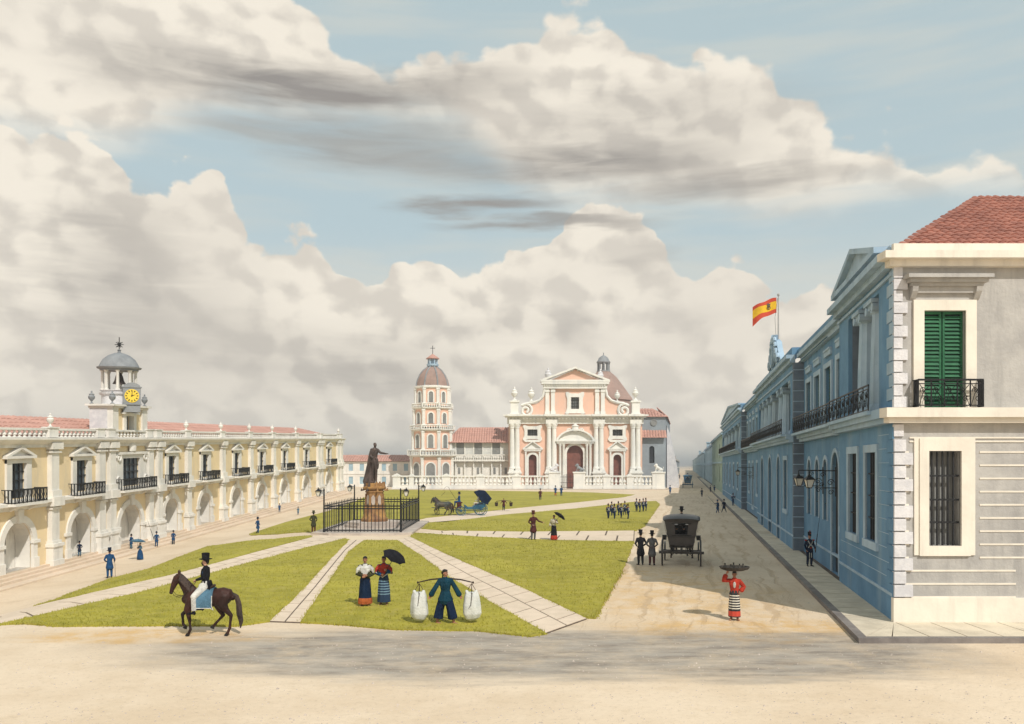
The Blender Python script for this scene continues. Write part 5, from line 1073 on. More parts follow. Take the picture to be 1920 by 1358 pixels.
row_house(301, 520, 0, 7.6, 'greyw', 'white', 'farther grey low terrace on the left of the street', side=-1)

# ================================================================ MONUMENT
MX0, MX1, MY0, MY1 = -14.1, -8.35, 60.0, 71.6
def build_monument():
    m = MB(); P = [(MX0 - .9, MY0 - .2), (MX0 + .6, MY0 - 1.1), (MX1 - .6, MY0 - 1.1), (MX1 + .9, MY0 - .2), (MX1 + .9, MY1 + .4), (MX1 - .5, MY1 + 1.2), (MX0 + .5, MY1 + 1.2), (MX0 - .9, MY1 + .4)]
    m.prismz(P, -.05, .16); struct(m, 'monument_pavement', 'plinth')
    cx, cy = -11.3, 65.8; T = thing('monument', (cx, cy, .16), 'dark bronze statue of a cloaked man on an octagonal golden stone pedestal', 'monument')
    F = R(22.5); m = MB()
    m.lathe([(2.5, 0), (2.5, .2), (2.25, .202), (2.25, .42), (1.6, .421)], (0, 0, 0), 8, rot=F, smooth=False); m.build('steps', 'plinth', T)
    m = MB(); m.lathe([(1.12, .42), (1.12, .62), (1.0, .75), (.93, .95), (.72, 1.7), (.70, 2.75), (.78, 2.8), (.78, 2.9), (.7, 2.95)], (0, 0, 0), 8, rot=F, smooth=False)
    m.lathe([(.7, 2.95), (.86, 3.02), (.95, 3.12), (.95, 3.24), (.8, 3.3), (.8, 3.55), (.3, 3.56)], (0, 0, 0), 8, rot=F, smooth=False)
    for k in range(8): a = F + k * math.pi / 4; m.loft([(.78 * math.cos(a), .78 * math.sin(a), 1.0), (.73 * math.cos(a), .73 * math.sin(a), 2.7)], [.07, .05], 6, cap='flat')
    Pd = m.build('pedestal', 'gold', T)
    for k in range(8): a = F + k * math.pi / 4; m = MB(); x, y = math.cos(a), math.sin(a); m.loft([(.98 * x, .98 * y, 3.0), (1.1 * x, 1.1 * y, 2.95), (1.08 * x, 1.08 * y, 3.1)], [.06, .09, .04], 6); m.taper(.80 * x - .1, .80 * x + .1, .80 * y - .1, .80 * y + .1, 3.24, 3.66, .6); m.build('crown_point', 'gold' if x > -.2 else 'bronze', Pd)  # left-hand points coloured dark for the shaded side of the pedestal
    for k in range(8): a = k * math.pi / 4; m = MB(lambda u, v, w, a=a: ((.64 + v) * math.cos(a) - u * math.sin(a), (.64 + v) * math.sin(a) + u * math.cos(a), w)); m.prism([(-.15, 1.8), (.15, 1.8), (.15, 2.4), (0, 2.6), (-.15, 2.4)], 0, .04); m.build('relief_panel', 'plinth', Pd)
    # the figure: cloak falling to the pedestal, one arm held out
    o = MB(); B = 3.56
    def L(p, r, n=12, **k): o.loft([(x, y, z + B) for x, y, z in p], r, n, **k)
    L([(-.18, 0, 1.75), (-.05, 0, 2.1), (0, 0, 2.5), (0, .02, 2.78)], [(.24, .2), (.23, .19), (.30, .2), (.24, .16)]); L([(0, 0, 2.75), (.03, -.02, 3.0)], [.1, .09])
    o.ell((.05, -.03, B + 3.12), (.135, .155, .19)); o.ell((.10, -.13, B + 3.06), (.06, .06, .07)); o.ell((.02, .03, B + 3.2), (.14, .14, .12))
    L([(.25, 0, 2.72), (.50, -.12, 2.48), (.98, -.2, 2.40)], [.12, .10, .07]); o.ell((1.07, -.2, B + 2.40), (.1, .04, .05)); 
    for q in (-.05, -.02, .02, .05): o.loft([(1.1, -.2 + q, B + 2.4), (1.2, -.2 + q, B + 2.38)], [.018, .014], 6)
    L([(-.25, 0, 2.68), (-.38, -.1, 2.3), (-.2, -.26, 2.1)], [.12, .11, .08]); o.ell((-.15, -.28, B + 2.06), (.08, .08, .07))
    L([(.06, -.04, 1.75), (.14, -.1, 1.1), (.12, -.04, .5), (.14, -.05, .06)], [(.17, .17), (.13, .13), (.11, .12), (.07, .08)]); L([(-.12, -.02, 1.75), (-.16, .0, 1.0), (-.2, .02, .1)], [.17, .13, .08])
    for x in (.14, -.2): L([(x, .05, .06), (x + .03, -.2, .05)], [(.08, .06), (.09, .05)], 8)
    L([(-.05, .16, 2.72), (-.18, .22, 2.2), (-.3, .22, 1.4), (-.42, .2, .7), (-.5, .16, .06)], [(.34, .12), (.36, .20), (.38, .26), (.42, .30), (.50, .34)], 26, fold=6, amp=.10)
    L([(-.02, -.05, 2.74), (-.32, -.05, 2.2), (-.5, .02, 1.4), (-.58, .05, .5)], [(.2, .18), (.16, .2), (.15, .2), (.12, .15)], 18, fold=5, amp=.12)
    L([(.18, -.06, 2.0), (.26, -.04, 1.5), (.28, 0, 1.2)], [(.1, .16), (.12, .18), (.05, .08)], 14, fold=4, amp=.12)
    o.organic('statue', 'bronze', T, .028, 3)
    # railing
    Fm = thing('iron_fence', ((MX0 + MX1) / 2, MY0, .16), 'black iron railing with spikes round the statue', 'fence'); C = [(MX0, MY0), (MX1, MY0), (MX1, MY1), (MX0, MY1)]
    for i in range(4):
        (ax, ay), (bx, by) = C[i], C[(i + 1) % 4]; Lg = math.hypot(bx - ax, by - ay); n = round(Lg / (.27 if i % 2 == 0 else .62)); m = MB()
        for z in (.30, 1.92, 2.12): m.tube([(ax, ay, z), (bx, by, z)], .045, 4)
        for k in range(1, n):
            t = k / n; x, y = ax + (bx - ax) * t, ay + (by - ay) * t; w = .024; m.box(x - w, x + w, y - w, y + w, .18, 2.22); m.add([(x - .03, y - .03, 2.22), (x + .03, y - .03, 2.22), (x + .03, y + .03, 2.22), (x - .03, y + .03, 2.22), (x, y, 2.38)], [(0, 1, 4), (1, 2, 4), (2, 3, 4), (3, 0, 4), (3, 2, 1, 0)])
        m.build('railing_panel', 'iron', Fm, True)
    proto = None
    for (x, y), s, lb in zip(C, (-1, 1, 1, -1), ('tall black lantern post at the near left corner of the railing', 'tall black lantern post at the near right corner of the railing', 'tall black lantern post at the far right corner of the railing', 'tall black lantern post at the far left corner of the railing')):
        if not proto:
            t = proto = thing('street_lamp', (x, y, .16), lb, 'street lamp', 0, 'lantern posts on the railing corners'); m = MB(); m.lathe([(.09, 0), (.09, .15), (.07, .25), (.055, 3.1), (.075, 3.15), (.02, 3.3)], (0, 0, 0), 8); m.tube([(0, 0, 3.05), (.3, 0, 3.2), (.42, 0, 3.05)], .025); m.tube([(q, 0, z) for q, z in scroll(.17, 2.95, .1, 1.2)], .016, 4); m.build('post', 'iron', t)
            lantern(t, V3(.42, 0, 2.72), .62)
        else: t = dup(proto); t.location = (x, y, .16); t['label'] = lb
        t.rotation_euler.z = math.pi if s < 0 else 0
build_monument()
# ================================================================ PEOPLE
def hand(o, w, d, n, fingers=True, curl=.6):
    w, d, n = Vector(w), Vector(d).normalized(), Vector(n); n = (n - d * n.dot(d)).normalized(); s = d.cross(n)
    o.loft([w, w + d * .045, w + d * .09], [(.022, .020), (.038, .018), (.036, .016)], 8, ref=n)
    if not fingers: o.loft([w + d * .08, w + d * .13 + n * .02, w + d * .15 + n * .05], [(.035, .015), (.032, .014), (.026, .012)], 8, ref=n); return
    for i, (q, L) in enumerate(((-.030, .066), (-.010, .076), (.010, .072), (.029, .056))):
        p = w + d * .085 + s * q; a = p + (d * math.cos(curl * .5) + n * math.sin(curl * .5)) * L * .45; b = a + (d * math.cos(curl * 1.3) + n * math.sin(curl * 1.3)) * L * .35; c = b + (d * math.cos(curl * 2) + n * math.sin(curl * 2)) * L * .25
        o.loft([p, a, b, c], [.0105, .010, .009, .008], 6)
    p = w + d * .03 - s * .028; o.loft([p, p - s * .022 + d * .025 + n * .012, p - s * .026 + d * .052 + n * .026], [.013, .011, .009], 6)
DEF = dict(arm={-1: ((-.26, .04, 1.16), (-.27, -.06, .91)), 1: ((.26, .04, 1.16), (.27, -.06, .91))}, leg={-1: ((-.105, -.02, .49), (-.11, .03, .08)), 1: ((.105, -.02, .49), (.11, .03, .08))}, yaw=0)
def J(p):
    d = {k: dict(v) if isinstance(v, dict) else v for k, v in DEF.items()}
    for k, v in (p or {}).items():
        if isinstance(v, dict): d.setdefault(k, {}).update(v)
        else: d[k] = v
    return d
HIPZ, SHZ = .92, 1.42
def body(p, lod, skin, root):
    o = MB(); f = lod == 0
    o.loft([(0, .01, .86), (0, 0, .96), (0, -.005, 1.08), (0, -.01, 1.25), (0, 0, 1.38), (0, .01, 1.45)], [(.15, .11), (.155, .115), (.125, .09), (.155, .11), (.165, .10), (.09, .07)], 14)
    o.loft([(0, .015, 1.42), (0, 0, 1.58)], [(.056, .056), (.048, .05)], 10)
    Rz = Matrix.Rotation(p['yaw'], 3, 'Z'); hd = lambda x, y, z: tuple(Rz @ Vector((x, y, 0)) + Vector((0, 0, z)))
    o.ell(hd(0, .012, 1.655), (.074, .092, .098), 16, Rz); o.ell(hd(0, -.025, 1.605), (.055, .062, .062), 14, Rz)
    if lod < 2:
        o.loft([hd(0, -.072, 1.655), hd(0, -.092, 1.632), hd(0, -.107, 1.615)], [.011, .014, .016], 6); o.ell(hd(0, -.078, 1.585), (.024, .012, .010)); o.ell(hd(0, -.062, 1.552), (.022, .018, .014)); o.ell(hd(0, -.070, 1.672), (.050, .016, .012), 10, Rz)
        for s in (-1, 1): o.ell(hd(s * .075, .015, 1.635), (.010, .020, .030), 8, Rz)
    for s in (-1, 1):
        e, w = map(Vector, p['arm'][s]); sh = Vector((s * .175, .01, SHZ)); o.loft([sh - Vector((s * .06, 0, -.01)), sh, (sh + e) / 2, e, (e + w) / 2, w], [.055, .056, .046, .038, .036, .026], 10)
        hand(o, w, w - e, p.get('palm', {}).get(s, Vector((-s, -.3, 0))), f, p.get('curl', .6))
        k, a = map(Vector, p['leg'][s]); h = Vector((s * .09, .0, .90)); o.loft([h, (h + k) / 2, k, k * .55 + a * .45 + Vector((0, .015, 0)), a], [.092, .078, .055, .052, .038], 12)
    v = (.0085, .022, .036)[lod]
    return o.organic('body', skin, root, v, 3 if lod == 0 else 1)
def shoes(p, root, lod, m='leather', bare=False, yaw=0):
    for s in (-1, 1):
        k, a = map(Vector, p['leg'][s]); f = (a - k); d = Vector(p.get('toe', {}).get(s, (s * .25, -1, 0))).normalized(); o = MB()
        o.loft([a - d * .03 + Vector((0, 0, -.035)), a + d * .05 + Vector((0, 0, -.035)), a + d * .15 + Vector((0, 0, -.050)), a + d * .19 + Vector((0, 0, -.052))], [(.036, .045), (.040, .040), (.045, .026), (.036, .02)], 10, ref=(0, 0, 1)); o.loft([a + Vector((0, 0, .05)), a + Vector((0, 0, -.03))], [.043, .040], 10)
        o.organic('foot' if bare else 'shoe', m, root, (.010, .022, .036)[lod], 2)
def trousers(p, root, lod, m, flare=0, zb=.11, w=1.):
    o = MB(); o.loft([(0, .01, .84), (0, 0, .94), (0, 0, 1.06)], [(.165, .125), (.172, .13), (.145, .11)], 16)
    for s in (-1, 1):
        k, a = map(Vector, p['leg'][s]); h = Vector((s * .085, .0, .88))
        if k.z > .55: o.ell((s * .10, -.03, .90), (.125, .145, .125)); o.loft([h, h * .5 + k * .5, k], [.135, .12, .095], 14)
        if 1:
            pass
        h = h; e = a + (k - a) * (zb - .08) / max(.05, (k - a).length); q = k + (e - k) * .5
        o.loft([h, (h + k) / 2, k, q, e], [.105 * w, .094 * w + flare * .25, .078 * w + flare * .55, .068 * w + flare * .8, .060 * w + flare], 16, fold=5, amp=.05 + flare * .4, ph=s, cap='flat')
    o.organic('trousers', m, root, (.012, .022, .036)[lod], 2)
def top(p, root, lod, m, zt=.82, flare=.03, sleeve=1., name='coat', tails=False, slw=0, folds=.05, arms=True):
    o = MB(); o.loft([(0, .01, zt), (0, .0, zt * .5 + .5), (0, 0, 1.08), (0, -.01, 1.26), (0, 0, 1.38), (0, .012, 1.455)], [(.175 + flare, .14 + flare), (.165 + flare * .5, .128 + flare * .5), (.142, .108), (.175, .13), (.185, .118), (.10, .082)], 22, fold=7, amp=folds)
    if tails:
        for s in (-1, 1): o.loft([(s * .08, .10, 1.0), (s * .09, .13, .78), (s * .08, .13, .55)], [(.085, .03), (.09, .03), (.06, .022)], 12)
    o.loft([(0, .015, 1.44), (0, .008, 1.50)], [(.072, .07), (.064, .064)], 10)
    if arms:
        for s in (-1, 1):
            e, w = map(Vector, p['arm'][s]); sh = Vector((s * .175, .01, SHZ)); w2 = e + (w - e) * sleeve
            o.loft([sh - Vector((s * .07, 0, -.005)), sh, (sh + e) / 2, e, (e + w2) / 2, w2], [.062, .070, .060 + slw * .4, .053 + slw * .7, .048 + slw, .042 + slw * 1.4], 12, fold=4, amp=.05)
    return o.organic(name, m, root, (.011, .022, .036)[lod], 2)
def skirt(root, lod, m, zb=.13, w0=.14, w1=.25, name='skirt', z0=1.08, folds=9):
    o = MB(); P = [(0, 0, z0), (0, 0, .96), (0, .005, .80), (0, .01, .5), (0, .01, zb)]
    t = [(w0, w0 * .8), (w0 + .035, w0 + .0), (w0 + (w1 - w0) * .55, w0 * .85 + (w1 - w0) * .5), (w0 + (w1 - w0) * .8, w0 * .8 + (w1 - w0) * .8), (w1, w1 * .85)]
    o.loft(P, t, 36, fold=folds, amp=.05, cap='flat'); return o.organic(name, m, root, (.012, .022, .034)[lod], 2)
def hem(root, lod, m, z0, z1, r1, r0):
    o = MB(); o.loft([(0, .01, z1), (0, .01, (z0 + z1) / 2), (0, .01, z0)], [(r1, r1 * .87), ((r0 + r1) / 2 + .006, (r0 + r1) / 2 * .87 + .006), (r0, r0 * .87)], 36, fold=9, amp=.05, cap='flat'); return o.organic('skirt_hem', m, root, (.012, .022, .03)[lod], 1)
def shawl(root, lod, m, edge=None):
    o = MB(); o.loft([(0, -.01, 1.16), (0, -.01, 1.25), (0, 0, 1.36), (0, .01, 1.45)], [(.10, .11), (.19, .145), (.215, .145), (.10, .09)], 26, fold=8, amp=.05)
    o.loft([(0, -.12, 1.30), (0, -.15, 1.16), (0, -.155, 1.05)], [(.16, .03), (.09, .025), (.015, .015)], 16); o.loft([(0, .10, 1.32), (0, .13, 1.10), (0, .12, .95)], [(.17, .03), (.10, .025), (.02, .015)], 14)
    for s in (-1, 1): o.loft([(s * .15, 0, 1.40), (s * .25, 0, 1.30), (s * .28, 0, 1.20)], [(.08, .09), (.07, .10), (.035, .08)], 12)
    S = o.organic('shawl', m, root, (.012, .022, .03)[lod], 2)
    if edge:
        b = MB()
        for s in (-1, 1): b.loft([(s * .30, -.04, 1.21), (s * .15, -.16, 1.14), (0, -.185, 1.03)], [.016, .014, .012], 6)
        b.build('shawl_border', edge, S)
def hair(root, lod, m='hair', bun=False, yaw=0, long=False):
    Rz = Matrix.Rotation(yaw, 3, 'Z'); hd = lambda x, y, z: tuple(Rz @ Vector((x, y, 0)) + Vector((0, 0, z))); o = MB()
    o.ell(hd(0, .035, 1.675), (.082, .088, .096), 14, Rz); o.ell(hd(0, .0, 1.715), (.076, .084, .052), 14, Rz)
    if bun: o.ell(hd(0, .125, 1.645), (.045, .042, .045))
    if long: o.loft([hd(0, .09, 1.66), hd(0, .12, 1.5), hd(0, .14, 1.3)], [.03, .025, .012], 8)
    o.organic('hair', m, root, (.010, .02, .034)[lod], 2)
def face(root, yaw=0):
    Rz = Matrix.Rotation(yaw, 3, 'Z'); hd = lambda x, y, z: tuple(Rz @ Vector((x, y, 0)) + Vector((0, 0, z)))
    for s in (-1, 1): m = MB(); m.ell(hd(s * .028, -.078, 1.652), (.011, .007, .006), 8); m.build('eye', 'black', root); m = MB(); m.tube([hd(s * .012, -.088, 1.672), hd(s * .030, -.086, 1.677), hd(s * .046, -.074, 1.670)], .004, 4); m.build('eyebrow', 'hair', root)
    m = MB(); m.ell(hd(0, -.0885, 1.585), (.020, .005, .005), 8); m.build('mouth', 'maroon', root)
def tophat(root, m='black2', z=1.70, h=.205, tilt=0):
    o = MB(); o.lathe([(.06, .0), (.105, .004), (.175, .024), (.178, .034), (.110, .020), (.098, .06), (.108, h), (.09, h + .012), (.02, h + .014)], (0, .01, z), 20, sy=1.12); o.build('top_hat', m, root)
def shako(root):
    o = MB(); o.lathe([(.09, 0), (.088, .02), (.098, .2), (.10, .215), (.03, .22)], (0, .01, 1.70), 14); o.loft([(0, -.09, 1.70), (0, -.14, 1.685)], [(.06, .008), (.05, .006)], 8, ref=(0, 0, 1)); s = o.build('shako', 'black2', root)
    o = MB(); o.ell((0, -.03, 1.95), (.03, .03, .05)); o.ell((0, -.10, 1.83), (.025, .01, .03)); o.build('pompom', 'redcl', s)
def soldier(root, lod, p, coat='navy', tr='navy', back=False):
    body(p, lod, 'skin', root); trousers(p, root, lod, tr); C = top(p, root, lod, coat, .84, .03); shoes(p, root, lod, 'black2'); shako(root)
    for s in (-1, 1): o = MB(); o.ell((s * .225, .0, 1.45), (.075, .085, .040)); o.build('epaulette', 'redcl', root)
    o = MB()
    for s in (-1, 1):
        for y in (-1, 1): o.loft([(s * .13, y * .11 + .01, 1.42), (s * .05, y * .145, 1.25), (-s * .06, y * .15, 1.15), (-s * .13, y * .125, 1.04)], [(.027, .010)] * 4, 6, ref=(0, 1, 0))
    o.build('crossbelts', 'whitecl', root)
def musket(loc, rz, label, tilt=.1, group=None):
    t = thing('musket', loc, label, 'musket', rz, group); L = 1.45; q = lambda v: (math.sin(tilt) * v, 0, math.cos(tilt) * v)
    m = MB(); m.loft([q(0), q(.15), q(.35), q(.9)], [(.022, .05), (.018, .035), (.016, .022), (.012, .014)], 8); m.build('stock', 'leather', t)
    m = MB(); m.tube([tuple(Vector(q(.35)) + Vector((.018, 0, 0))), tuple(Vector(q(L)) + Vector((.018, 0, 0)))], .011, 6); m.build('barrel', 'iron', t)
    m = MB(); m.loft([tuple(Vector(q(L)) + Vector((.03, 0, 0))), tuple(Vector(q(L + .42)) + Vector((.03, 0, 0)))], [.010, .003], 4); m.build('bayonet', 'iron', t); return t
def parasol(loc, rz, label, shaft, r=.42, mt='black2', rod_to=None, group=None):   # loc = hand; shaft = vector to the crown
    t = thing('parasol', loc, label, 'parasol', rz, group); S = Vector(shaft); n = S.normalized(); a = n.orthogonal().normalized(); b = n.cross(a)
    m = MB(); m.tube([tuple(-n * .12), tuple(S + n * .09)], .011, 6); m.ell(tuple(-n * .13), (.02, .02, .02)); m.build('shaft', 'leather', t)
    m = MB(); K = 8; rings = [(.02, 0.), (.35, -.03), (.65, -.10), (.88, -.20), (1.0, -.29)]; vs = []; sub = 4
    for f_ in (0, .008):
        for rr, h in rings:
            for i in range(K * sub):
                th = 2 * math.pi * i / (K * sub); w = 1 - .08 * abs(math.sin(th * K / 2)) * rr; vs.append(tuple(S + (a * math.cos(th) + b * math.sin(th)) * r * rr * w + n * (r * h * 1.35 - f_ + .02 * abs(math.sin(th * K / 2)) * rr * rr)))
    n_ = K * sub; fs = []
    for q in range(2):
        o = q * len(rings) * n_
        fs += [(o + j * n_ + i, o + j * n_ + (i + 1) % n_, o + (j + 1) * n_ + (i + 1) % n_, o + (j + 1) * n_ + i) for j in range(len(rings) - 1) for i in range(n_)]
    m.add(vs, fs, True); C = m.build('canopy', mt, t, fixn=False, sharp=50)
    for i in range(K):
        th = 2 * math.pi * i / K; m = MB(); m.tube([tuple(S + (a * math.cos(th) + b * math.sin(th)) * r * rr + n * (r * h * 1.35 - .012)) for rr, h in rings], .005, 3); m.build('rib', 'iron', C)
    return t
def spot(u, v): return hit(u, v)
def P(u, v, hpx, label, rz=0, group=None, base=1.76, cat='person'):
    p = spot(u, v); sc = hpx * p.y / FL / base; t = thing('person', tuple(p), label, cat, rz, group); t.scale = (sc,) * 3; t['_'] = 0; del t['_']; return t, p, sc
PI = math.pi
def horse(name, loc, rz, label, coat, pose, group=None, tack=True, vox=.02):
    t = thing(name, loc, label, 'horse', rz, group); o = MB()       # faces -X
    o.loft([(-.66, 0, 1.10), (-.56, 0, 1.13), (-.35, 0, 1.15), (-.05, 0, 1.13), (.25, 0, 1.15), (.48, 0, 1.19), (.66, 0, 1.18), (.74, 0, 1.15)], [(.15, .14), (.23, .22), (.29, .25), (.285, .27), (.27, .26), (.27, .26), (.22, .21), (.10, .11)], 18, ref=(0, 1, 0))
    nk = pose.get('neck', [(-.46, 0, 1.22), (-.62, 0, 1.46), (-.78, 0, 1.68), (-.88, 0, 1.80)]); o.loft(nk, [(.25, .16), (.19, .12), (.145, .09), (.11, .075)], 14, ref=(0, 1, 0))
    h = Vector(nk[-1]); o.loft([h + V3(.03, 0, .0), h + V3(-.06, 0, -.06), h + V3(-.14, 0, -.24), h + V3(-.21, 0, -.42), h + V3(-.235, 0, -.50)], [(.10, .085), (.115, .085), (.095, .07), (.062, .055), (.055, .05)], 14, ref=(0, 1, 0))
    for s in (-1, 1): o.loft([h + V3(.02, s * .05, .06), h + V3(.01, s * .06, .16), h + V3(-.0, s * .055, .21)], [(.03, .02), (.028, .015), (.008, .008)], 8); o.ell(h + V3(-.10, s * .075, -.12), (.022, .016, .02)); o.ell(h + V3(-.245, s * .03, -.50), (.02, .02, .02))
    for s, ft in ((-1, pose['fn']), (1, pose['ff'])):
        sh, kn, fl, hf = [V3(x, s * .14 * k, z) for (x, z), k in zip(ft, (1.1, .95, .95, .95))]
        o.loft([V3(-.46, s * .13, 1.12), sh, sh * .5 + kn * .5, kn], [.15, .115, .070, .056], 12); o.loft([kn, kn * .5 + fl * .5, fl, hf + V3(0, 0, .05)], [.055, .036, .045, .042], 10)
    for s, ft in ((-1, pose['hn']), (1, pose['hf'])):
        st, hk, fl, hf = [V3(x, s * .15 * k, z) for (x, z), k in zip(ft, (1.05, .9, .9, .9))]
        o.loft([V3(.52, s * .12, 1.20), st, st * .5 + hk * .5, hk], [(.22, .16), (.17, .12), (.09, .075), (.062, .055)], 12); o.loft([hk, hk * .5 + fl * .5, fl, hf + V3(0, 0, .05)], [.056, .04, .046, .043], 10)
    B_ = o.organic('body', coat, t, vox, 2)
    for s, ft in ((-1, pose['fn']), (1, pose['ff']), (-1, pose['hn']), (1, pose['hf'])):
        x, z = ft[3]; m = MB(); m.loft([(x, s * .133, z + .07), (x - .03, s * .133, z + .005)], [(.05, .048), (.068, .062)], 10, ref=(0, 1, 0), cap='flat'); m.build('hoof', 'black', t)
    o = MB(); tl = pose.get('tail', [(.72, 0, 1.27), (.86, 0, 1.18), (.93, 0, .95), (.95, 0, .65), (1.0, 0, .42), (.98, 0, .22)]); o.loft(tl, [(.05, .05), (.075, .07), (.085, .075), (.095, .08), (.075, .065), (.02, .02)], 16, fold=6, amp=.12); o.organic('tail', 'mane', t, vox, 1)
    o = MB(); pts = [Vector(p) for p in nk]; up = V3(.13, 0, .08)
    for i in range(9):
        f_ = i / 8 * (len(pts) - 1); k = min(int(f_), len(pts) - 2); c = pts[k].lerp(pts[k + 1], f_ - k) + up * (1.2 - .55 * i / 8); o.loft([c, c + V3(-.0, -.07, -.03), c + V3(-.02, -.125, -.16), c + V3(.0, -.14, -.30 + .1 * (i / 8))], [.035, .035, .032, .012], 8)
    o.loft([h + V3(.04, 0, .09), h + V3(-.06, -.03, .05), h + V3(-.12, -.05, -.05)], [.03, .03, .012], 8); o.organic('mane', 'mane', t, .016, 1)
    for s in (-1, 1): m = MB(); m.ell(h + V3(-.105, s * .083, -.12), (.016, .010, .014), 8); m.build('eye', 'black', t)
    if tack:
        m = MB(); 
        for f_ in (.35, .8):
            c = h + V3(-.14, 0, -.24) * f_ * 1.6; m.tube([tuple(c + V3(.10 * math.cos(a) * (1.1 - .4 * f_), .085 * math.sin(a) * (1.1 - .35 * f_), .04 * math.cos(a))) for a in [2 * PI * k / 12 for k in range(13)]], .009, 4)
        for s in (-1, 1): m.tube([tuple(h + V3(.06, s * .08, .03)), tuple(h + V3(-.19, s * .06, -.40))], .008, 4)
        m.build('bridle', 'leather', t)
    return t
WALK = dict(fn=[(-.56, .80), (-.51, .50), (-.48, .20), (-.55, .0)], ff=[(-.62, .78), (-.82, .62), (-.80, .32), (-.72, .18)], hn=[(.48, .92), (.74, .62), (.70, .24), (.62, .0)], hf=[(.22, .88), (.42, .58), (.18, .32), (.11, .18)])
TROT = dict(fn=[(-.62, .80), (-.80, .58), (-.72, .28), (-.60, .16)], ff=[(-.56, .80), (-.46, .50), (-.40, .20), (-.46, 0)], hn=[(.30, .90), (.50, .60), (.34, .26), (.26, .10)], hf=[(.50, .92), (.72, .60), (.74, .24), (.68, .0)])

# ---------------------------------------------------------------- the horseman in front
def build_horseman():
    p = spot(390, 1191); Z = p.z; hs = horse('horse', (p.x, p.y, Z), R(2), 'dark bay horse walking left at the front of the square with a blue saddlecloth', 'horse', WALK, vox=.014)
    Rr = Matrix.Rotation(R(2), 3, 'Z')
    m = MB()                                             # saddlecloth, saddle, stirrups, reins
    def wrap(x, th): return (x, -.285 * math.sin(th), 1.14 + .305 * math.cos(th))
    for k, (x0, x1, t0, t1, q) in enumerate(((-.30, .22, -2.0, 2.0, 1.02),)):
        n = 16; vs = []
        for f_ in (1.04, 1.075):
            for i in range(n + 1): th = t0 + (t1 - t0) * i / n; hang = abs(th) > 1.3; sg = 1 if th > 0 else -1; y = -sg * (.315 * f_ + .012) if hang else -.285 * f_ * math.sin(th); z = 1.222 - (abs(th) - 1.3) * .49 if hang else 1.14 + .305 * f_ * math.cos(th); vs += [(x0, y, z), (x1, y, z)]
        w = 2 * (n + 1); m.add(vs, [(2 * i + o, 2 * i + 1 + o, 2 * i + 3 + o, 2 * i + 2 + o) for o in (0, w) for i in range(n)] + [(0, 1, w + 1, w), (2 * n, 2 * n + 1, w + 2 * n + 1, w + 2 * n)] + [(2 * i + e, 2 * i + 2 + e, w + 2 * i + 2 + e, w + 2 * i + e) for e in (0, 1) for i in range(n)], True)
    C = m.build('saddlecloth', 'greyblue', hs); m = MB()
    for s in (-1, 1):
        e = [(-.30, s * .352, 1.10), (-.30, s * .356, .95), (-.29, s * .362, .88), (.19, s * .362, .88), (.27, s * .362, .82), (.22, s * .352, .95), (.22, s * .335, 1.25)]; m.tube(e[1:], .013, 5)
    m.build('border', 'whitecl', C)
    o = MB(); o.loft([(-.24, 0, 1.48), (-.10, 0, 1.44), (.08, 0, 1.44), (.18, 0, 1.51)], [(.05, .12), (.045, .16), (.05, .17), (.05, .14)], 12, ref=(0, 1, 0)); o.organic('saddle', 'leather', hs, .02, 1)
    m = MB()
    for s in (-1, 1):
        m.tube([(-1.08, s * .06, 1.34), (-.98, s * .08, 1.22), (-.80, s * .14, 1.18), (-.62, s * .16, 1.30), (-.40, s * .10, 1.62)], .009, 4); m.tube([(-.16, s * .27, 1.40), (-.28, s * .36, .78)], .010, 4); m.tube([(-.28, s * .31, .70), (-.33, s * .36, .80), (-.28, s * .42, .70), (-.28, s * .31, .68)], .010, 4)
    m.build('reins', 'leather', hs)
    base = Vector(hs.location); o = Rr @ Vector((-.08, 0, 0))
    t = thing('person', (base.x + o.x, base.y + o.y, base.z + .60), 'horseman in black top hat, dark tailcoat and white trousers', 'person', R(2) - PI / 2)
    p = J(dict(arm={-1: ((-.24, .02, 1.18), (-.10, -.24, 1.10)), 1: ((.24, .02, 1.18), (.10, -.24, 1.10))}, leg={-1: ((-.32, -.24, .62), (-.36, -.22, .17)), 1: ((.32, -.24, .62), (.36, -.22, .17))}, toe={-1: (0, -1, .0), 1: (0, -1, 0)}, palm={-1: (.6, 0, -1), 1: (-.6, 0, -1)}, curl=1.2))
    body(p, 0, 'skinl', t); face(t); hair(t, 0); trousers(p, t, 0, 'whitecl', .01, .11); top(p, t, 0, 'black2', .88, .0, .92, 'tailcoat'); shoes(p, t, 0, 'black2'); tophat(t)
    o = MB(); 
    for s in (-1, 1): o.loft([(s * .09, .12, 1.05), (s * .10, .17, .85), (s * .09, .20, .66)], [(.09, .03), (.10, .028), (.05, .02)], 12)
    o.organic('coat_tails', 'black2', t, .012, 2); o = MB(); o.loft([(0, -.09, 1.60), (0, -.07, 1.54)], [(.05, .035), (.03, .03)], 8); o.ell((0, .07, 1.62), (.06, .04, .05)); o.organic('beard', 'hair', t, .01, 1)
    o = MB()
    for s in (-1, 1): o.loft([(s * .245, .0, 1.36), (s * .275, .01, 1.18), (s * .22, -.10, 1.15)], [.012, .014, .008], 6)
    o.build('sleeve_piping', 'blue2', t)
build_horseman()

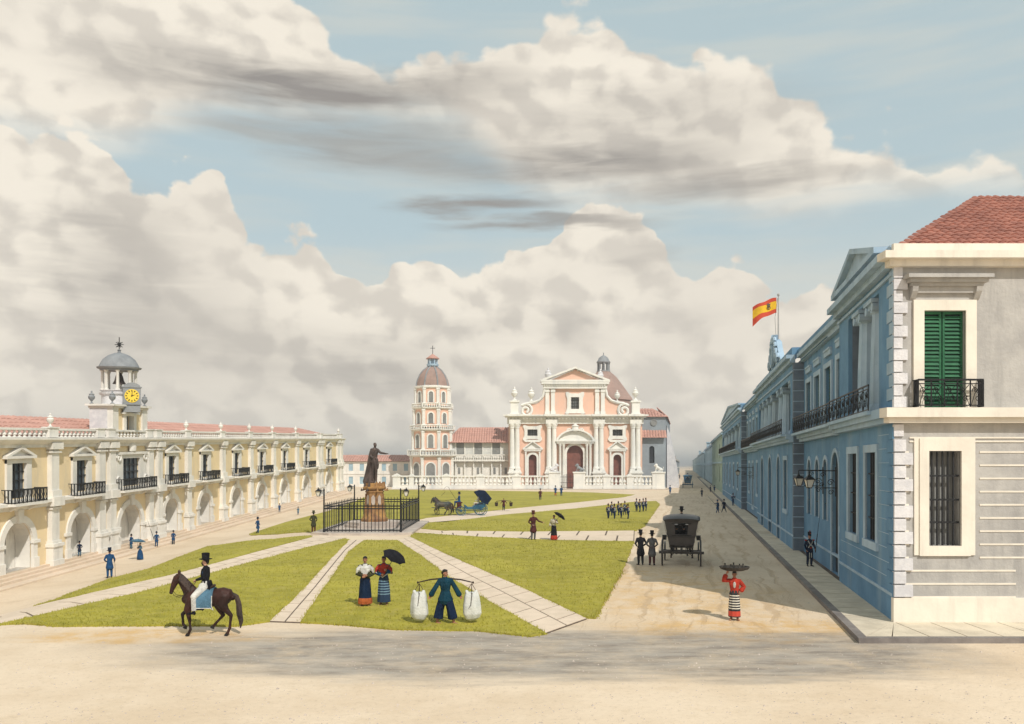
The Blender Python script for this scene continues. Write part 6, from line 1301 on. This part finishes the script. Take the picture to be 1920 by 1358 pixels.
# ---------------------------------------------------------------- women, carrier and basket seller
FOLD = {-1: ((-.27, .0, 1.14), (-.04, -.20, 1.14)), 1: ((.27, .0, 1.14), (.05, -.21, 1.10))}
def build_foreground():
    t, p, sc = P(684.5, 1138.5, 95, 'woman in a white shawl and dark blue skirt with orange hem on the front lawn', .1)
    q = J(dict(arm=FOLD, palm={-1: (0, 1, 0), 1: (0, 1, 0)})); body(q, 0, 'skin', t); face(t); hair(t, 0, bun=True); top(q, t, 0, 'olive', 1.0, .0, .75, 'blouse', slw=.02); skirt(t, 0, 'navy', .30, .14, .225); hem(t, 0, 'orange', .12, .33, .228, .242); shawl(t, 0, 'whitecl'); shoes(q, t, 0, 'skin', True)
    t, p, sc = P(719.5, 1136, 93, 'woman in a red shawl edged white and striped blue skirt, holding up a parasol', -.1)
    q = J(dict(arm={-1: FOLD[-1], 1: ((.27, .0, 1.16), (.17, -.18, 1.26))}, palm={-1: (0, 1, 0), 1: (-1, 0, .2)}, curl=1.2)); body(q, 0, 'skin', t); face(t); hair(t, 0, bun=True); top(q, t, 0, 'blue2', 1.0, .0, .85, 'blouse', slw=.02); skirt(t, 0, 'stripeb', .14, .14, .235); shawl(t, 0, 'redcl', 'whitecl'); shoes(q, t, 0, 'skin', True)
    parasol((p.x + .17 * sc, p.y - .26 * sc, p.z + 1.33 * sc), 0, 'open black parasol tilted over the shoulder of the woman in the red shawl', (.36, -.20, .62), .46)
    # carrier
    t, p, sc = P(835, 1171, 103, 'carrier in loose dark blue tunic and trousers under a shoulder pole')
    q = J(dict(arm={-1: ((-.33, -.02, 1.16), (-.46, -.04, .94)), 1: ((.33, -.02, 1.16), (.46, -.04, .94))}, leg={-1: ((-.19, .03, .48), (-.26, .02, .08)), 1: ((.19, -.06, .48), (.27, -.02, .08))}, toe={-1: (.9, -.6, 0), 1: (.9, -.6, 0)}, yaw=.9, curl=.9, palm={-1: (0, -1, 0), 1: (0, -1, 0)}))
    body(q, 0, 'skin', t); face(t, .9); hair(t, 0, yaw=.9, long=True, bun=True); trousers(q, t, 0, 'navy', .085, .20, 1.15); top(q, t, 0, 'teal', .80, .07, .86, 'tunic', slw=.035, folds=.07); shoes(q, t, 0, 'skin', True)
    c = (p.x, p.y + .04, p.z); Lp = .92
    b = thing('carrying_pole', (c[0], c[1], c[2] + 1.46 * sc), 'dark bowed carrying pole across the shoulders of the carrier', 'pole'); m = MB(); m.loft([(-Lp, 0, -.13), (-.5, 0, -.03), (0, 0, .02), (.5, 0, -.03), (Lp, 0, -.13)], [.018, .024, .028, .024, .018], 8); m.build('pole', 'leather', b)
    m = MB()
    for s in (-1, 1): m.ell((s * Lp * .98, 0, -.125), (.03, .03, .04)); 
    m.build('pole_peg', 'leather', b)
    for s, lb in ((-1, 'pale bulging sack hanging from the left end of the carrying pole'), (1, 'pale bulging sack hanging from the right end of the carrying pole')):
        k = thing('sack', (c[0] + s * Lp * .93, c[1], c[2] + .10), lb, 'sack', 0, 'sacks on the carrying pole'); o = MB(); r = 1 if s > 0 else .97
        o.loft([(s * .03, 0, .03), (s * .02, 0, .10), (.01, 0, .24), (0, 0, .5), (0, 0, .82), (.0, 0, .95)], [(.13, .10), (.23, .17), (.30 * r, .22), (.29 * r, .22), (.245, .18), (.20, .12)], 26, fold=5, amp=.07, ph=s, cap='flat'); 
        for x in (-.16, .14): o.ell((x, 0, .96), (.06, .07, .06))
        o.organic('sack_body', 'sack', k, .018, 2)
        m = MB(); tp = p.z + 1.31 * sc - (c[2] + .10)
        for x, y in ((-.2, 0), (.2, 0), (0, -.14), (0, .14)): m.tube([(x, y, .90), (0, 0, tp)], .009, 4)
        m.tube([(-.19, -.16, .3), (-.02, -.215, .55), (.03, -.19, .95)], .010, 4); m.build('cord', 'leather', k)
    # basket seller
    t, p, sc = P(1377, 1163, 91, 'woman in red blouse and black striped skirt balancing a tray on her head', -.25, base=1.74)
    q = J(dict(arm={-1: ((-.38, -.06, 1.42), (-.27, -.12, 1.68)), 1: ((.33, .06, 1.20), (.20, -.04, 1.02))}, palm={-1: (.3, .2, 1), 1: (-1, 0, 0)})); body(q, 0, 'skin', t); face(t); hair(t, 0, bun=True); top(q, t, 0, 'redcl', 1.0, .0, .62, 'blouse', slw=.035); skirt(t, 0, 'stripe', .12, .14, .215); shoes(q, t, 0, 'skin', True)
    o = MB(); o.ell((0, -.125, 1.28), (.05, .02, .11)); o.build('blouse_front', 'whitecl', t)
    b = thing('basket_tray', (p.x, p.y, p.z + 1.78 * sc), 'wide dark round tray carried on the head of the woman in red', 'tray'); m = MB(); m.lathe([(.30, 0), (.46, .05), (.51, .13), (.48, .14), (.43, .07), (.05, .045)], (0, 0, 0), 26, sy=.8); m.build('tray', 'wicker', b)
    rnd = random.Random(4)
    for k in range(5):
        m = MB(); h = .14 + .08 * rnd.random(); bx = -.30 + .15 * k; by = (.05, -.12, .10, -.08, .04)[k]; m.lathe([(.05, 0), (.065, h * .4), (.045, h * .7), (.022, h * .8), (.028, h * 1.2), (.01, h * 1.22)], (bx, by, .05), 10)
        tag(m.build('bottle', 'wicker'), ('leftmost', 'second from left', 'middle', 'second from right', 'rightmost')[k] + ' of the five dark bottles on the head-carried tray', 'bottle', 'bottles on the head tray').location = b.location
build_foreground()
GENT = {-1: ((-.30, .08, 1.16), (-.17, -.14, 1.02)), 1: ((.30, .08, 1.16), (.17, -.14, 1.02))}
def gent(t, lod, coat, tr, pose=None, hat='black2', zt=.62, skin='skinl'):
    q = J(pose or dict(arm=GENT)); body(q, lod, skin, t); 
    if lod < 2: hair(t, lod)
    trousers(q, t, lod, tr); top(q, t, lod, coat, zt, .05); shoes(q, t, lod, 'black2'); tophat(t, hat)
def build_mid():
    t, p, s = P(1201, 1059.5, 66, 'gentleman in black top hat and coat from behind, left of the pair by the coach', PI + .1, base=1.9); gent(t, 0, 'black2', 'black2')
    t, p, s = P(1222.5, 1060, 65, 'gentleman in top hat, grey coat and reddish trousers seen from behind by the coach', PI - .15, base=1.9); gent(t, 0, 'grey2', 'maroon')
    t, p, s = P(1000, 1013.5, 56, 'gentleman in brown hat and long maroon coat holding out his arm to a woman', .5, base=1.9); gent(t, 1, 'maroon', 'grey2', dict(arm={-1: GENT[-1], 1: ((.30, -.18, 1.22), (.44, -.40, 1.16))}), 'brown')
    t, p, s = P(1038.5, 1014.5, 48, 'woman in cream blouse and black skirt with red hem strolling with a parasol', -.4, base=1.74); q = J(dict(arm={-1: ((-.30, .1, 1.16), (-.24, -.08, 1.02)), 1: ((.28, -.04, 1.18), (.22, -.2, 1.34))})); body(q, 1, 'skin', t); hair(t, 1, bun=True); top(q, t, 1, 'cream2', 1, 0, .7, 'blouse', slw=.03); skirt(t, 1, 'black2', .34, .14, .22); hem(t, 1, 'redcl', .1, .38, .222, .24); shoes(q, t, 1, 'skin', True)
    parasol((p.x + .14 * s, p.y - .2 * s, p.z + 1.38 * s), 0, 'small open black parasol of the strolling woman in the cream blouse', (.34, .1, .46), .46)
    t, p, s = P(588, 1000.5, 42, 'man in olive coat and brown trousers seen from behind beside the statue railing', PI, base=1.86); gent(t, 1, 'olive', 'brown', None, 'olive', .70)
    # sentry on the pavement
    t, p, s = P(1518, 1062, 66, 'sentry with white crossbelts and red epaulettes on the pavement by the door', .1, base=1.95); q = J(dict(arm={-1: ((-.25, .04, 1.16), (-.22, -.08, .92)), 1: ((.26, .04, 1.18), (.24, -.14, 1.0))}, curl=1.)); soldier(t, 0, q); o = MB(); o.ell((0, -.14, 1.03), (.05, .02, .05)); o.build('belt_plate', 'redcl', t)
    o = MB(); [o.loft([(s_ * .05, -.12, .9), (s_ * .06, -.10, .5)], [(.025, .012), (.02, .01)], 6) for s_ in (-1, 1)]; o.build('waistcoat_tails', 'whitecl', t)
    musket((p.x + .25 * s, p.y - .18 * s, p.z + .80 * s), 0, 'long musket with bayonet held upright by the near sentry', .10)
build_mid()

# ---------------------------------------------------------------- carriages
def wheel(t, c, r, ax, mt, spokes=12, name='wheel'):
    m = MB(); c = Vector(c); e1, e2 = (V3(0, 1, 0), V3(0, 0, 1)) if ax == 'x' else (V3(1, 0, 0), V3(0, 0, 1)); A = e1.cross(e2)
    n = 28; P_ = [c + e1 * r * math.cos(2 * PI * i / n) + e2 * r * math.sin(2 * PI * i / n) for i in range(n)]
    vs = []; 
    for i in range(n):
        d = (P_[i] - c).normalized()
        for a, b in ((0, -.035), (0, .035), (-.06, .028), (-.06, -.028)): vs.append(tuple(P_[i] + d * a + A * b))
    m.add(vs, [(4 * i + k, 4 * i + (k + 1) % 4, 4 * ((i + 1) % n) + (k + 1) % 4, 4 * ((i + 1) % n) + k) for i in range(n) for k in range(4)]); W = m.build('wheel', mt, t)
    m = MB()
    for i in range(spokes): a = 2 * PI * i / spokes; d = e1 * math.cos(a) + e2 * math.sin(a); m.tube([tuple(c + d * .05), tuple(c + d * (r - .05))], .017, 4)
    m.build('spokes', mt, W); m = MB(); m.loft([c - A * .12, c - A * .05, c + A * .05, c + A * .12], [.05, .085, .085, .05], 10, cap='flat'); m.build('hub', mt, W)
def coach(u, v, wpx, mt, label, rz, detail=True):
    p = spot(u, v); s = wpx * p.y / FL / 2.4; t = thing('coach', tuple(p), label, 'coach', rz); t.scale = (s,) * 3   # travels +Y, rear at y=0
    for x in (-.98, .98): wheel(t, (x, .35, .68), .68, 'x', mt, 12); wheel(t, (x * .92, 2.75, .52), .52, 'x', mt, 10)
    m = MB(); m.box(-1.15, 1.15, .30, .42, .62, .76); m.box(-1.05, 1.05, 2.69, 2.81, .47, .58); m.box(-.06, .06, .3, 3.0, .60, .72)
    for x in (-.45, .45):
        m.tube([(x, -.15, 1.05), (x, -.25, .8), (x, .1, .62), (x, .5, .60)], .03, 5); m.box(x - .04, x + .04, -.05, 2.7, .72, .80); m.tube([(x * 1.2, .15, .7), (x * 1.2, .1, 1.15)], .03, 5); m.tube([(x * .5, .1, .62), (x * .5, .1, 1.1)], .025, 5)
    m.build('chassis', mt, t)
    tp = lambda a, d, h: (a * (.62 + .25 * ss((h - 1.05) / 1.1)), d, h); m = MB(tp)
    m.wall(-1, 1, 1.05, 2.38, .35, -.05, [(-.42, .42, 1.62, 2.18, 0)])
    m.wall(-1, 1, 1.05, 2.38, 2.05, .05, [(-.5, .5, 1.55, 2.2, 0)])
    for k in range(9):
        z0 = 1.05 + k * .148; z1 = z0 + .148
        for x in (-1, 1):
            for y0, y1 in ((.35, .75), (1.65, 2.05)) if 1.6 < z0 < 2.15 else ((.35, 2.05),): m.quad((x, y0, z0), (x, y1, z0), (x, y1, z1), (x, y0, z1))
    for k in range(9):
        z0 = 1.05 + k * .148; z1 = z0 + .148
        for x in (-.94, .94):
            for y0, y1 in ((.35, .75), (1.65, 2.05)) if 1.6 < z0 < 2.15 else ((.35, 2.05),): m.quad((x, y0, z0), (x, y1, z0), (x, y1, z1), (x, y0, z1))
    m.prismx([(.35, 1.05), (.5, .92), (1.9, .92), (2.05, 1.05)], -1, 1); Bd = m.build('coach_body', mt, t, fixn=False)
    m = MB(); m.loft([(0, .25, 2.36), (0, .5, 2.42), (0, 1.2, 2.47), (0, 1.9, 2.42), (0, 2.15, 2.36)], [(.93, .10), (.96, .15), (.97, .19), (.96, .15), (.93, .10)], 20, ref=(0, 0, 1), cap='flat'); m.build('roof', mt, Bd)
    m = MB(); m.box(-.5, .5, .32, .35, 1.56, 1.60); m.box(-.5, .5, .31, .35, 2.18, 2.22); m.box(-.88, .88, .31, .35, 1.50, 1.52); m.build('window_frame', 'black', Bd)
    m = MB(); m.box(-.55, .55, 2.2, 2.7, 1.85, 2.0); m.box(-.45, .45, 2.25, 2.65, .9, 1.85); m.taper(-.5, .5, 2.65, 3.3, 1.40, 1.5, .9); m.box(-.04, .04, 2.6, 2.75, .6, 1.4); m.build('driver_seat', mt, t)
    if detail:
        for x in (-.86, .86): m = MB(); m.taper(x - .09, x + .09, .20, .33, 1.35, 1.6, 1.3); m.build('lamp', 'iron', t)
        for x in (-.98, .98): m = MB(); m.tube([(x * .98, .35 + .8 * math.cos(a), .68 + .8 * math.sin(a)) for a in [.5 + .2 * i for i in range(11)]], .03, 5); m.build('mudguard', mt, t)
    return t, p, s
SIT = dict(leg={-1: ((-.12, -.42, .86), (-.12, -.46, .45)), 1: ((.12, -.42, .86), (.12, -.46, .45))}, arm={-1: ((-.24, -.06, 1.18), (-.10, -.34, 1.12)), 1: ((.24, -.06, 1.18), (.10, -.34, 1.12))})
def rider(base, rz, sc, off, label, kind, lod=1):
    o = Matrix.Rotation(rz, 3, 'Z') @ Vector(off) * sc; return Vector(base) + o
def build_carriages():
    rz = -math.atan(.2167)
    t, p, s = coach(1277.5, 1062.5, 87, 'coach', 'closed black coach seen from behind in the carriage road', rz)
    q = rider(p, rz, s, (0, 2.5, 1.12), 0, 0); d = thing('person', tuple(q), 'coachman in a top hat on the box of the black coach', 'person', rz + PI); d.scale = (s * .98,) * 3; gent(d, 1, 'black2', 'black2', SIT, 'black2', .86)
    for x, lb in ((-.24, 'first passenger in silhouette, left in the rear window of the black coach'), (.12, 'second passenger in silhouette, nearer the middle of the rear window of the black coach')):
        q = rider(p, rz, s, (x, 1.0, .42), 0, 0); d = thing('person', tuple(q), lb, 'person', rz + PI); d.scale = (s * .92,) * 3; J_ = J(SIT); body(J_, 1, 'skinl', d); hair(d, 1); top(J_, d, 1, 'black2', .86, .03); trousers(J_, d, 1, 'black2')
    for x, lb in ((-.45, 'dark horse harnessed ahead of the black coach, on the left'), (.45, 'dark horse harnessed ahead of the black coach, on the right')):
        q = rider(p, rz, s, (x, 4.5, 0), 0, 0); horse('horse', tuple(q), rz - PI / 2, lb, 'horse', WALK if x < 0 else TROT, 'horses of the black coach', vox=.026)
    t, p, s = coach(1289.5, 914.8, 22, 'coachb', 'tiny blue coach far down the receding street', rz, False)
    q = rider(p, rz, s, (0, 2.5, 1.12), 0, 0); d = thing('person', tuple(q), 'tiny driver on the box of the distant blue coach', 'person', rz + PI); d.scale = (s,) * 3; gent(d, 2, 'blue2', 'blue2', SIT, 'blue2', .86)
    # open carriage with folding hood, heading left
    p = spot(880, 966.5); s = 1.0; rz = R(9); t = thing('open_carriage', tuple(p), 'blue open carriage with folding hood crossing the far lawn', 'carriage', rz); mt = 'coachb'
    for y in (-.62, .62): wheel(t, (1.15, y, .67), .67, 'y', mt, 12); wheel(t, (-.90, y, .48), .48, 'y', mt, 10)
    m = MB(); m.box(-1.0, 1.3, -.05, .05, .5, .58); m.box(1.1, 1.2, -.7, .7, .62, .70); m.box(-.95, -.85, -.65, .65, .44, .52); m.tube([(-1.6, 0, .85), (-1.2, 0, .6), (-.9, 0, .5)], .03)
    for y in (-.4, .4): m.tube([(1.6, y, .95), (1.75, y, .7), (1.5, y, .6), (1.0, y, .66)], .025, 5); m.tube([(-1.3, y, .75), (-1.0, y, .60), (-.8, y, .5)], .025, 5)
    m.tube([(-.9, .0, .55), (-3.9, .0, .85)], .035); m.build('chassis', mt, t)
    m = MB(); m.prism([(-.45, .72), (-.30, .66), (1.2, .66), (1.55, .85), (1.75, 1.55), (1.65, 1.58), (1.35, 1.15), (.55, 1.12), (.30, .86), (-.15, .86), (-.45, 1.1), (-.55, 1.1)], -.55, .55); m.build('carriage_body', mt, t)
    m = MB(); m.box(.55, 1.35, -.5, .5, 1.13, 1.24); m.box(-1.35, -.75, -.45, .45, 1.28, 1.38); m.box(-1.25, -.85, -.4, .4, .75, 1.28); m.prism([(-1.8, 1.15), (-1.7, .80), (-1.2, .74), (-1.2, .80), (-1.66, .86), (-1.75, 1.15)], -.42, .42); m.build('seat', 'maroon', t)
    m = MB(); H0 = (1.35, 1.3)
    for k in range(6):
        a0, a1 = R(-22 + 24 * k), R(-22 + 24 * (k + 1))
        def q_(a, r): return (H0[0] + r * math.cos(a) * 1.0 - (.15 if a > 1.2 else 0), H0[1] + r * math.sin(a))
        P0 = [q_(a0, .5), q_(a1, .5)]; r = [(.55 if a < .2 else .98 if a < 1.1 else 1.28) for a in (a0, a1)]
        A_, B_ = q_(a0, r[0]), q_(a1, r[1]); m.add([(A_[0], -.58, A_[1]), (B_[0], -.58, B_[1]), (B_[0], .58, B_[1]), (A_[0], .58, A_[1])], [(0, 1, 2, 3)])
        for y in (-.58, .58): m.add([(H0[0], y, H0[1]), (A_[0], y, A_[1]), (B_[0], y, B_[1])], [(0, 1, 2)])
    h = m.build('hood', 'navy', t, fixn=False); sm = h.modifiers.new('solid', 'SOLIDIFY'); sm.thickness = .03
    def at(x, y, z): o = Matrix.Rotation(rz, 3, 'Z') @ Vector((x, y, z)); return tuple(p + o)
    d = thing('person', at(-1.05, 0, .54), 'coachman in blue driving the open carriage and holding a long whip', 'person', rz - PI / 2); gent(d, 1, 'blue2', 'blue2', SIT, 'navy', .86)
    d = thing('person', at(.95, 0, .38), 'passenger in white seated under the hood of the open carriage', 'person', rz - PI / 2); J_ = J(SIT); body(J_, 1, 'skinl', d); hair(d, 1, bun=True); top(J_, d, 1, 'whitecl', .86, .03, name='dress'); trousers(J_, d, 1, 'cream2')
    w = thing('whip', at(-1.4, -.05, 1.68), 'long thin whip raised above the two carriage horses', 'whip', rz); m = MB(); m.tube([(0, 0, 0), (-.5, 0, .75), (-.75, 0, 1.25)], .016, 4); m.build('handle', 'leather', w); m = MB(); m.tube([(-.75, 0, 1.25), (-1.0, 0, 1.3), (-1.25, 0, 1.0), (-1.1, 0, .75), (-1.5, 0, .35)], .012, 4); m.build('lash', 'leather', w)
    for y, ps, lb in ((-.45, TROT, 'brown carriage horse trotting left, nearer of the pair with the open carriage'), (.45, WALK, 'brown carriage horse trotting left, farther of the pair with the open carriage')): horse('horse', at(-2.85 + (.25 if y > 0 else 0), y, 0), rz, lb, 'horseb', ps, 'horses of the open carriage', vox=.03)
    m = MB(); [m.tube([(-1.6, y, 1.65), (-2.6, y * 3, 1.5), (-3.6, y * 3, 1.55)], .012, 4) for y in (-.1, .1)]; m.build('reins', 'leather', t)
build_carriages()

# ---------------------------------------------------------------- small figures about the square
def build_small():
    def far(u, v, h, label, coat, tr, rz=0, hat='black2', zt=.7, base=1.86, pose=None, lod=2, group=None):
        t, p, s = P(u, v, h, label, rz, group, base); gent(t, lod, coat, tr, pose, hat, zt, 'skin'); return t, p, s
    t, p, s = far(205.5, 1084, 57, 'gentleman in blue coat and top hat leaning on a cane at the lawn edge', 'blue2', 'blue2', PI + .6, 'navy', .66, 1.9, dict(arm={-1: ((-.28, .05, 1.16), (-.30, -.20, 1.0)), 1: GENT[1]}), 1)
    c = thing('cane', (p.x + .36 * s, p.y + .0, p.z), 'thin walking cane of the gentleman in the blue coat', 'cane'); m = MB(); m.tube([(0, 0, 0), (-.03, 0, .95), (-.08, 0, .97)], .012, 5); m.build('stick', 'leather', c)
    far(149, 1047, 28, 'blue figure standing on the town hall steps at the far left', 'navy', 'greyblue', .3, lod=1)
    far(246, 1029, 27, 'blue figure with pale trousers standing on the steps below the clock tower', 'blue2', 'greyblue', -.4, lod=1)
    t, p, s = P(262.5, 1050, 31, 'woman in a blue dress with pale bodice under a wide parasol beside the steps', -.5, base=1.7); q = J(dict(arm={-1: ((-.26, -.04, 1.16), (-.16, -.2, 1.28)), 1: ((.3, .0, 1.18), (.2, -.16, 1.2))})); body(q, 1, 'skin', t); hair(t, 1, bun=True); top(q, t, 1, 'greyblue', 1, 0, .8, 'bodice'); skirt(t, 1, 'blue2', .05, .15, .34)
    parasol((p.x - .16 * s, p.y - .2 * s, p.z + 1.3 * s), 0, 'wide blue parasol of the woman in blue by the town hall steps', (-.0, .1, .62), .56, 'greyblue')
    t, p, s = far(293.5, 1025, 28, 'blue soldier shouldering a musket on the steps right of the tower bay', 'blue2', 'blue2', .2, 'navy', lod=1); musket((p.x - .2 * s, p.y - .15, p.z + .9 * s), 0, 'musket shouldered by the soldier on the town hall steps', -.35)
    far(325, 1021, 26, 'blue figure standing alone on the kerb below the arcade', 'blue2', 'navy', .1, lod=1)
    far(483.5, 1001, 31, 'blue figure walking by the tip of the lawn left of the statue', 'blue2', 'blue2', 1.2, 'navy', .7, pose=dict(arm=GENT, leg={-1: ((-.1, -.14, .5), (-.1, -.16, .09)), 1: ((.1, .02, .5), (.1, .26, .12))}), lod=1)
    far(524, 961.5, 16, 'tiny blue figure near the arches toward the far end of the town hall', 'blue2', 'blue2'); far(559, 965.5, 15, 'tiny pale blue figure on the kerb near the town hall far end', 'greyblue', 'blue2', .6)
    far(1013, 938.5, 22, 'figure in a red-brown coat alone on the lawn before the balustrade', 'maroon', 'navy'); far(1041.5, 930.5, 19.5, 'figure in blue with a red skirt left of the pair before the gate', 'blue2', 'redcl', .4); far(1052.5, 930.5, 19.5, 'all-blue figure on the right of the pair before the gate', 'blue2', 'blue2', -.5)
    # small carrier with two buckets
    t, p, s = P(944.5, 958.5, 24, 'small carrier in maroon with two hanging buckets on the path behind the carriage', 0, base=1.76); q = J(dict(arm={-1: ((-.33, 0, 1.2), (-.45, 0, 1.0)), 1: ((.33, 0, 1.2), (.45, 0, 1.0))})); body(q, 2, 'skin', t); top(q, t, 2, 'maroon', .8, .05, .7, 'tunic'); trousers(q, t, 2, 'navy'); hair(t, 2)
    b = thing('carrying_pole', (p.x, p.y, p.z + 1.45 * s), 'small pole on the shoulders of the distant carrier', 'pole'); m = MB(); m.tube([(-.85, 0, -.08), (0, 0, .02), (.85, 0, -.08)], .035); m.build('pole', 'leather', b)
    for x, w in ((-1, 'left'), (1, 'right')): k = thing('bucket', (p.x + x * .82, p.y, p.z + .55), 'small dark bucket hanging on the %s of the distant carrier' % w, 'bucket'); m = MB(); m.lathe([(.15, 0), (.2, .42), (.18, .42), (.14, .04)], (0, 0, 0), 10); m.build('pail', 'leather', k); m = MB(); [m.tube([(q_, 0, .4), (0, 0, .42 + 1.42 * s - 1.05)], .014, 4) for q_ in (-.18, .18)]; m.build('cord', 'leather', k)
    # soldiers drilling on the lawn
    proto = None; rnd = random.Random(5)
    rows = [([(1140.5, 973.5), (1152, 974), (1164.5, 973), (1177.5, 974)], 'front row', ['leftmost', 'second from left', 'second from right', 'rightmost']),
            ([(1147, 968), (1159.5, 967.5), (1171.5, 967)], 'rear row', ['left', 'middle', 'right']), ([(1193.5, 960), (1199.5, 961), (1206, 960), (1211, 959)], 'small squad on the right', ['leftmost', 'second', 'third', 'rightmost'])]
    for r, (pts, nm, ws) in enumerate(rows):
        for (u, v), w in zip(pts, ws):
            p = spot(u, v); lb = '%s soldier with red epaulettes in the %s on the lawn' % (w, nm)
            if proto is None:
                t = proto = thing('person', tuple(p), lb, 'person', .2, 'soldiers drilling on the lawn'); q = J(dict(leg={-1: ((-.1, -.10, .5), (-.12, -.14, .08)), 1: ((.1, .0, .48), (.12, .14, .09))})); soldier(t, 2, q, 'navy', 'navy')
            else: t = dup(proto); t['label'] = lb
            s = 29.5 * 76.8 / FL / 1.95 if r < 1 else 28 * p.y / FL / 1.98 if r == 1 else 25.5 * p.y / FL / 1.95
            t.location = p; t.scale = (s,) * 3; t.rotation_euler.z = rnd.uniform(-.5, .9)
    # soldiers and walkers along the street
    t, p, s = P(1374.5, 948.5, 24, 'small sentry in blue and red with a musket against the far palace wall', .3, base=1.95); soldier(t, 2, J(dict(arm={-1: GENT[-1], 1: ((.3, 0, 1.2), (.3, -.1, 1.4))})), 'blue2', 'blue2'); musket((p.x + .3 * s, p.y - .1, p.z + 1.0 * s), 0, 'musket raised by the small far sentry', .12)
    RUN = dict(leg={-1: ((-.16, -.12, .5), (-.3, -.05, .1)), 1: ((.16, .0, .5), (.3, .12, .12))})
    t, p, s = far(1345.5, 962.5, 25, 'small blue figure with outstretched arm, left of two striding in the street shade', 'blue2', 'blue2', .5, 'blue2', pose=dict(arm={-1: ((-.38, -.05, 1.38), (-.62, -.1, 1.40)), 1: GENT[1]}, **RUN)); musket((p.x - .1, p.y - .2, p.z + .75), 0, 'musket slanting over the left striding figure', -.75)
    far(1357.5, 961.5, 25, 'small blue figure on the right of two striding in the street shade', 'navy', 'navy', -.4, 'navy', pose=RUN)
    far(1316, 932, 16, 'tiny dark figure alone in the sunlit gap of the street', 'navy', 'navy'); far(1332, 923, 12.5, 'tiny figure, left one of a pair beside the far wall', 'navy', 'navy', .5, base=1.9); far(1339.5, 922.5, 12.5, 'tiny figure, right one of a pair beside the far wall', 'blue2', 'navy', -.5, base=1.9)
    far(1256.5, 927, 17, 'tiny blue soldier at the corner of the churchyard balustrade', 'blue2', 'blue2', .2, 'navy'); far(1266.5, 901.5, 11, 'tiny blue figure farthest left beyond the distant coach', 'greyblue', 'blue2'); far(1274, 898.5, 9.5, 'tiny dark figure beside the farthest blue figure beyond the coach', 'navy', 'navy')
build_small()

# ================================================================ AIR
def build_haze():
    m = MB(); m.box(-3700, 3700, -420, 8700, -5, 37); o = m.build('haze', 'sand'); tag(o, kind='stuff'); h = bpy.data.materials.new('haze_air'); h.use_nodes = True; t = NT(h.node_tree); t.n.remove(t.n['Principled BSDF'])
    v = t.n.new('ShaderNodeVolumePrincipled'); v.inputs['Color'].default_value = (.86, .88, .90, 1); v.inputs['Density'].default_value = .0007; v.inputs['Anisotropy'].default_value = .2
    t.l.new(v.outputs[0], t.n['Material Output'].inputs['Volume']); o.data.materials[0] = h
build_haze()
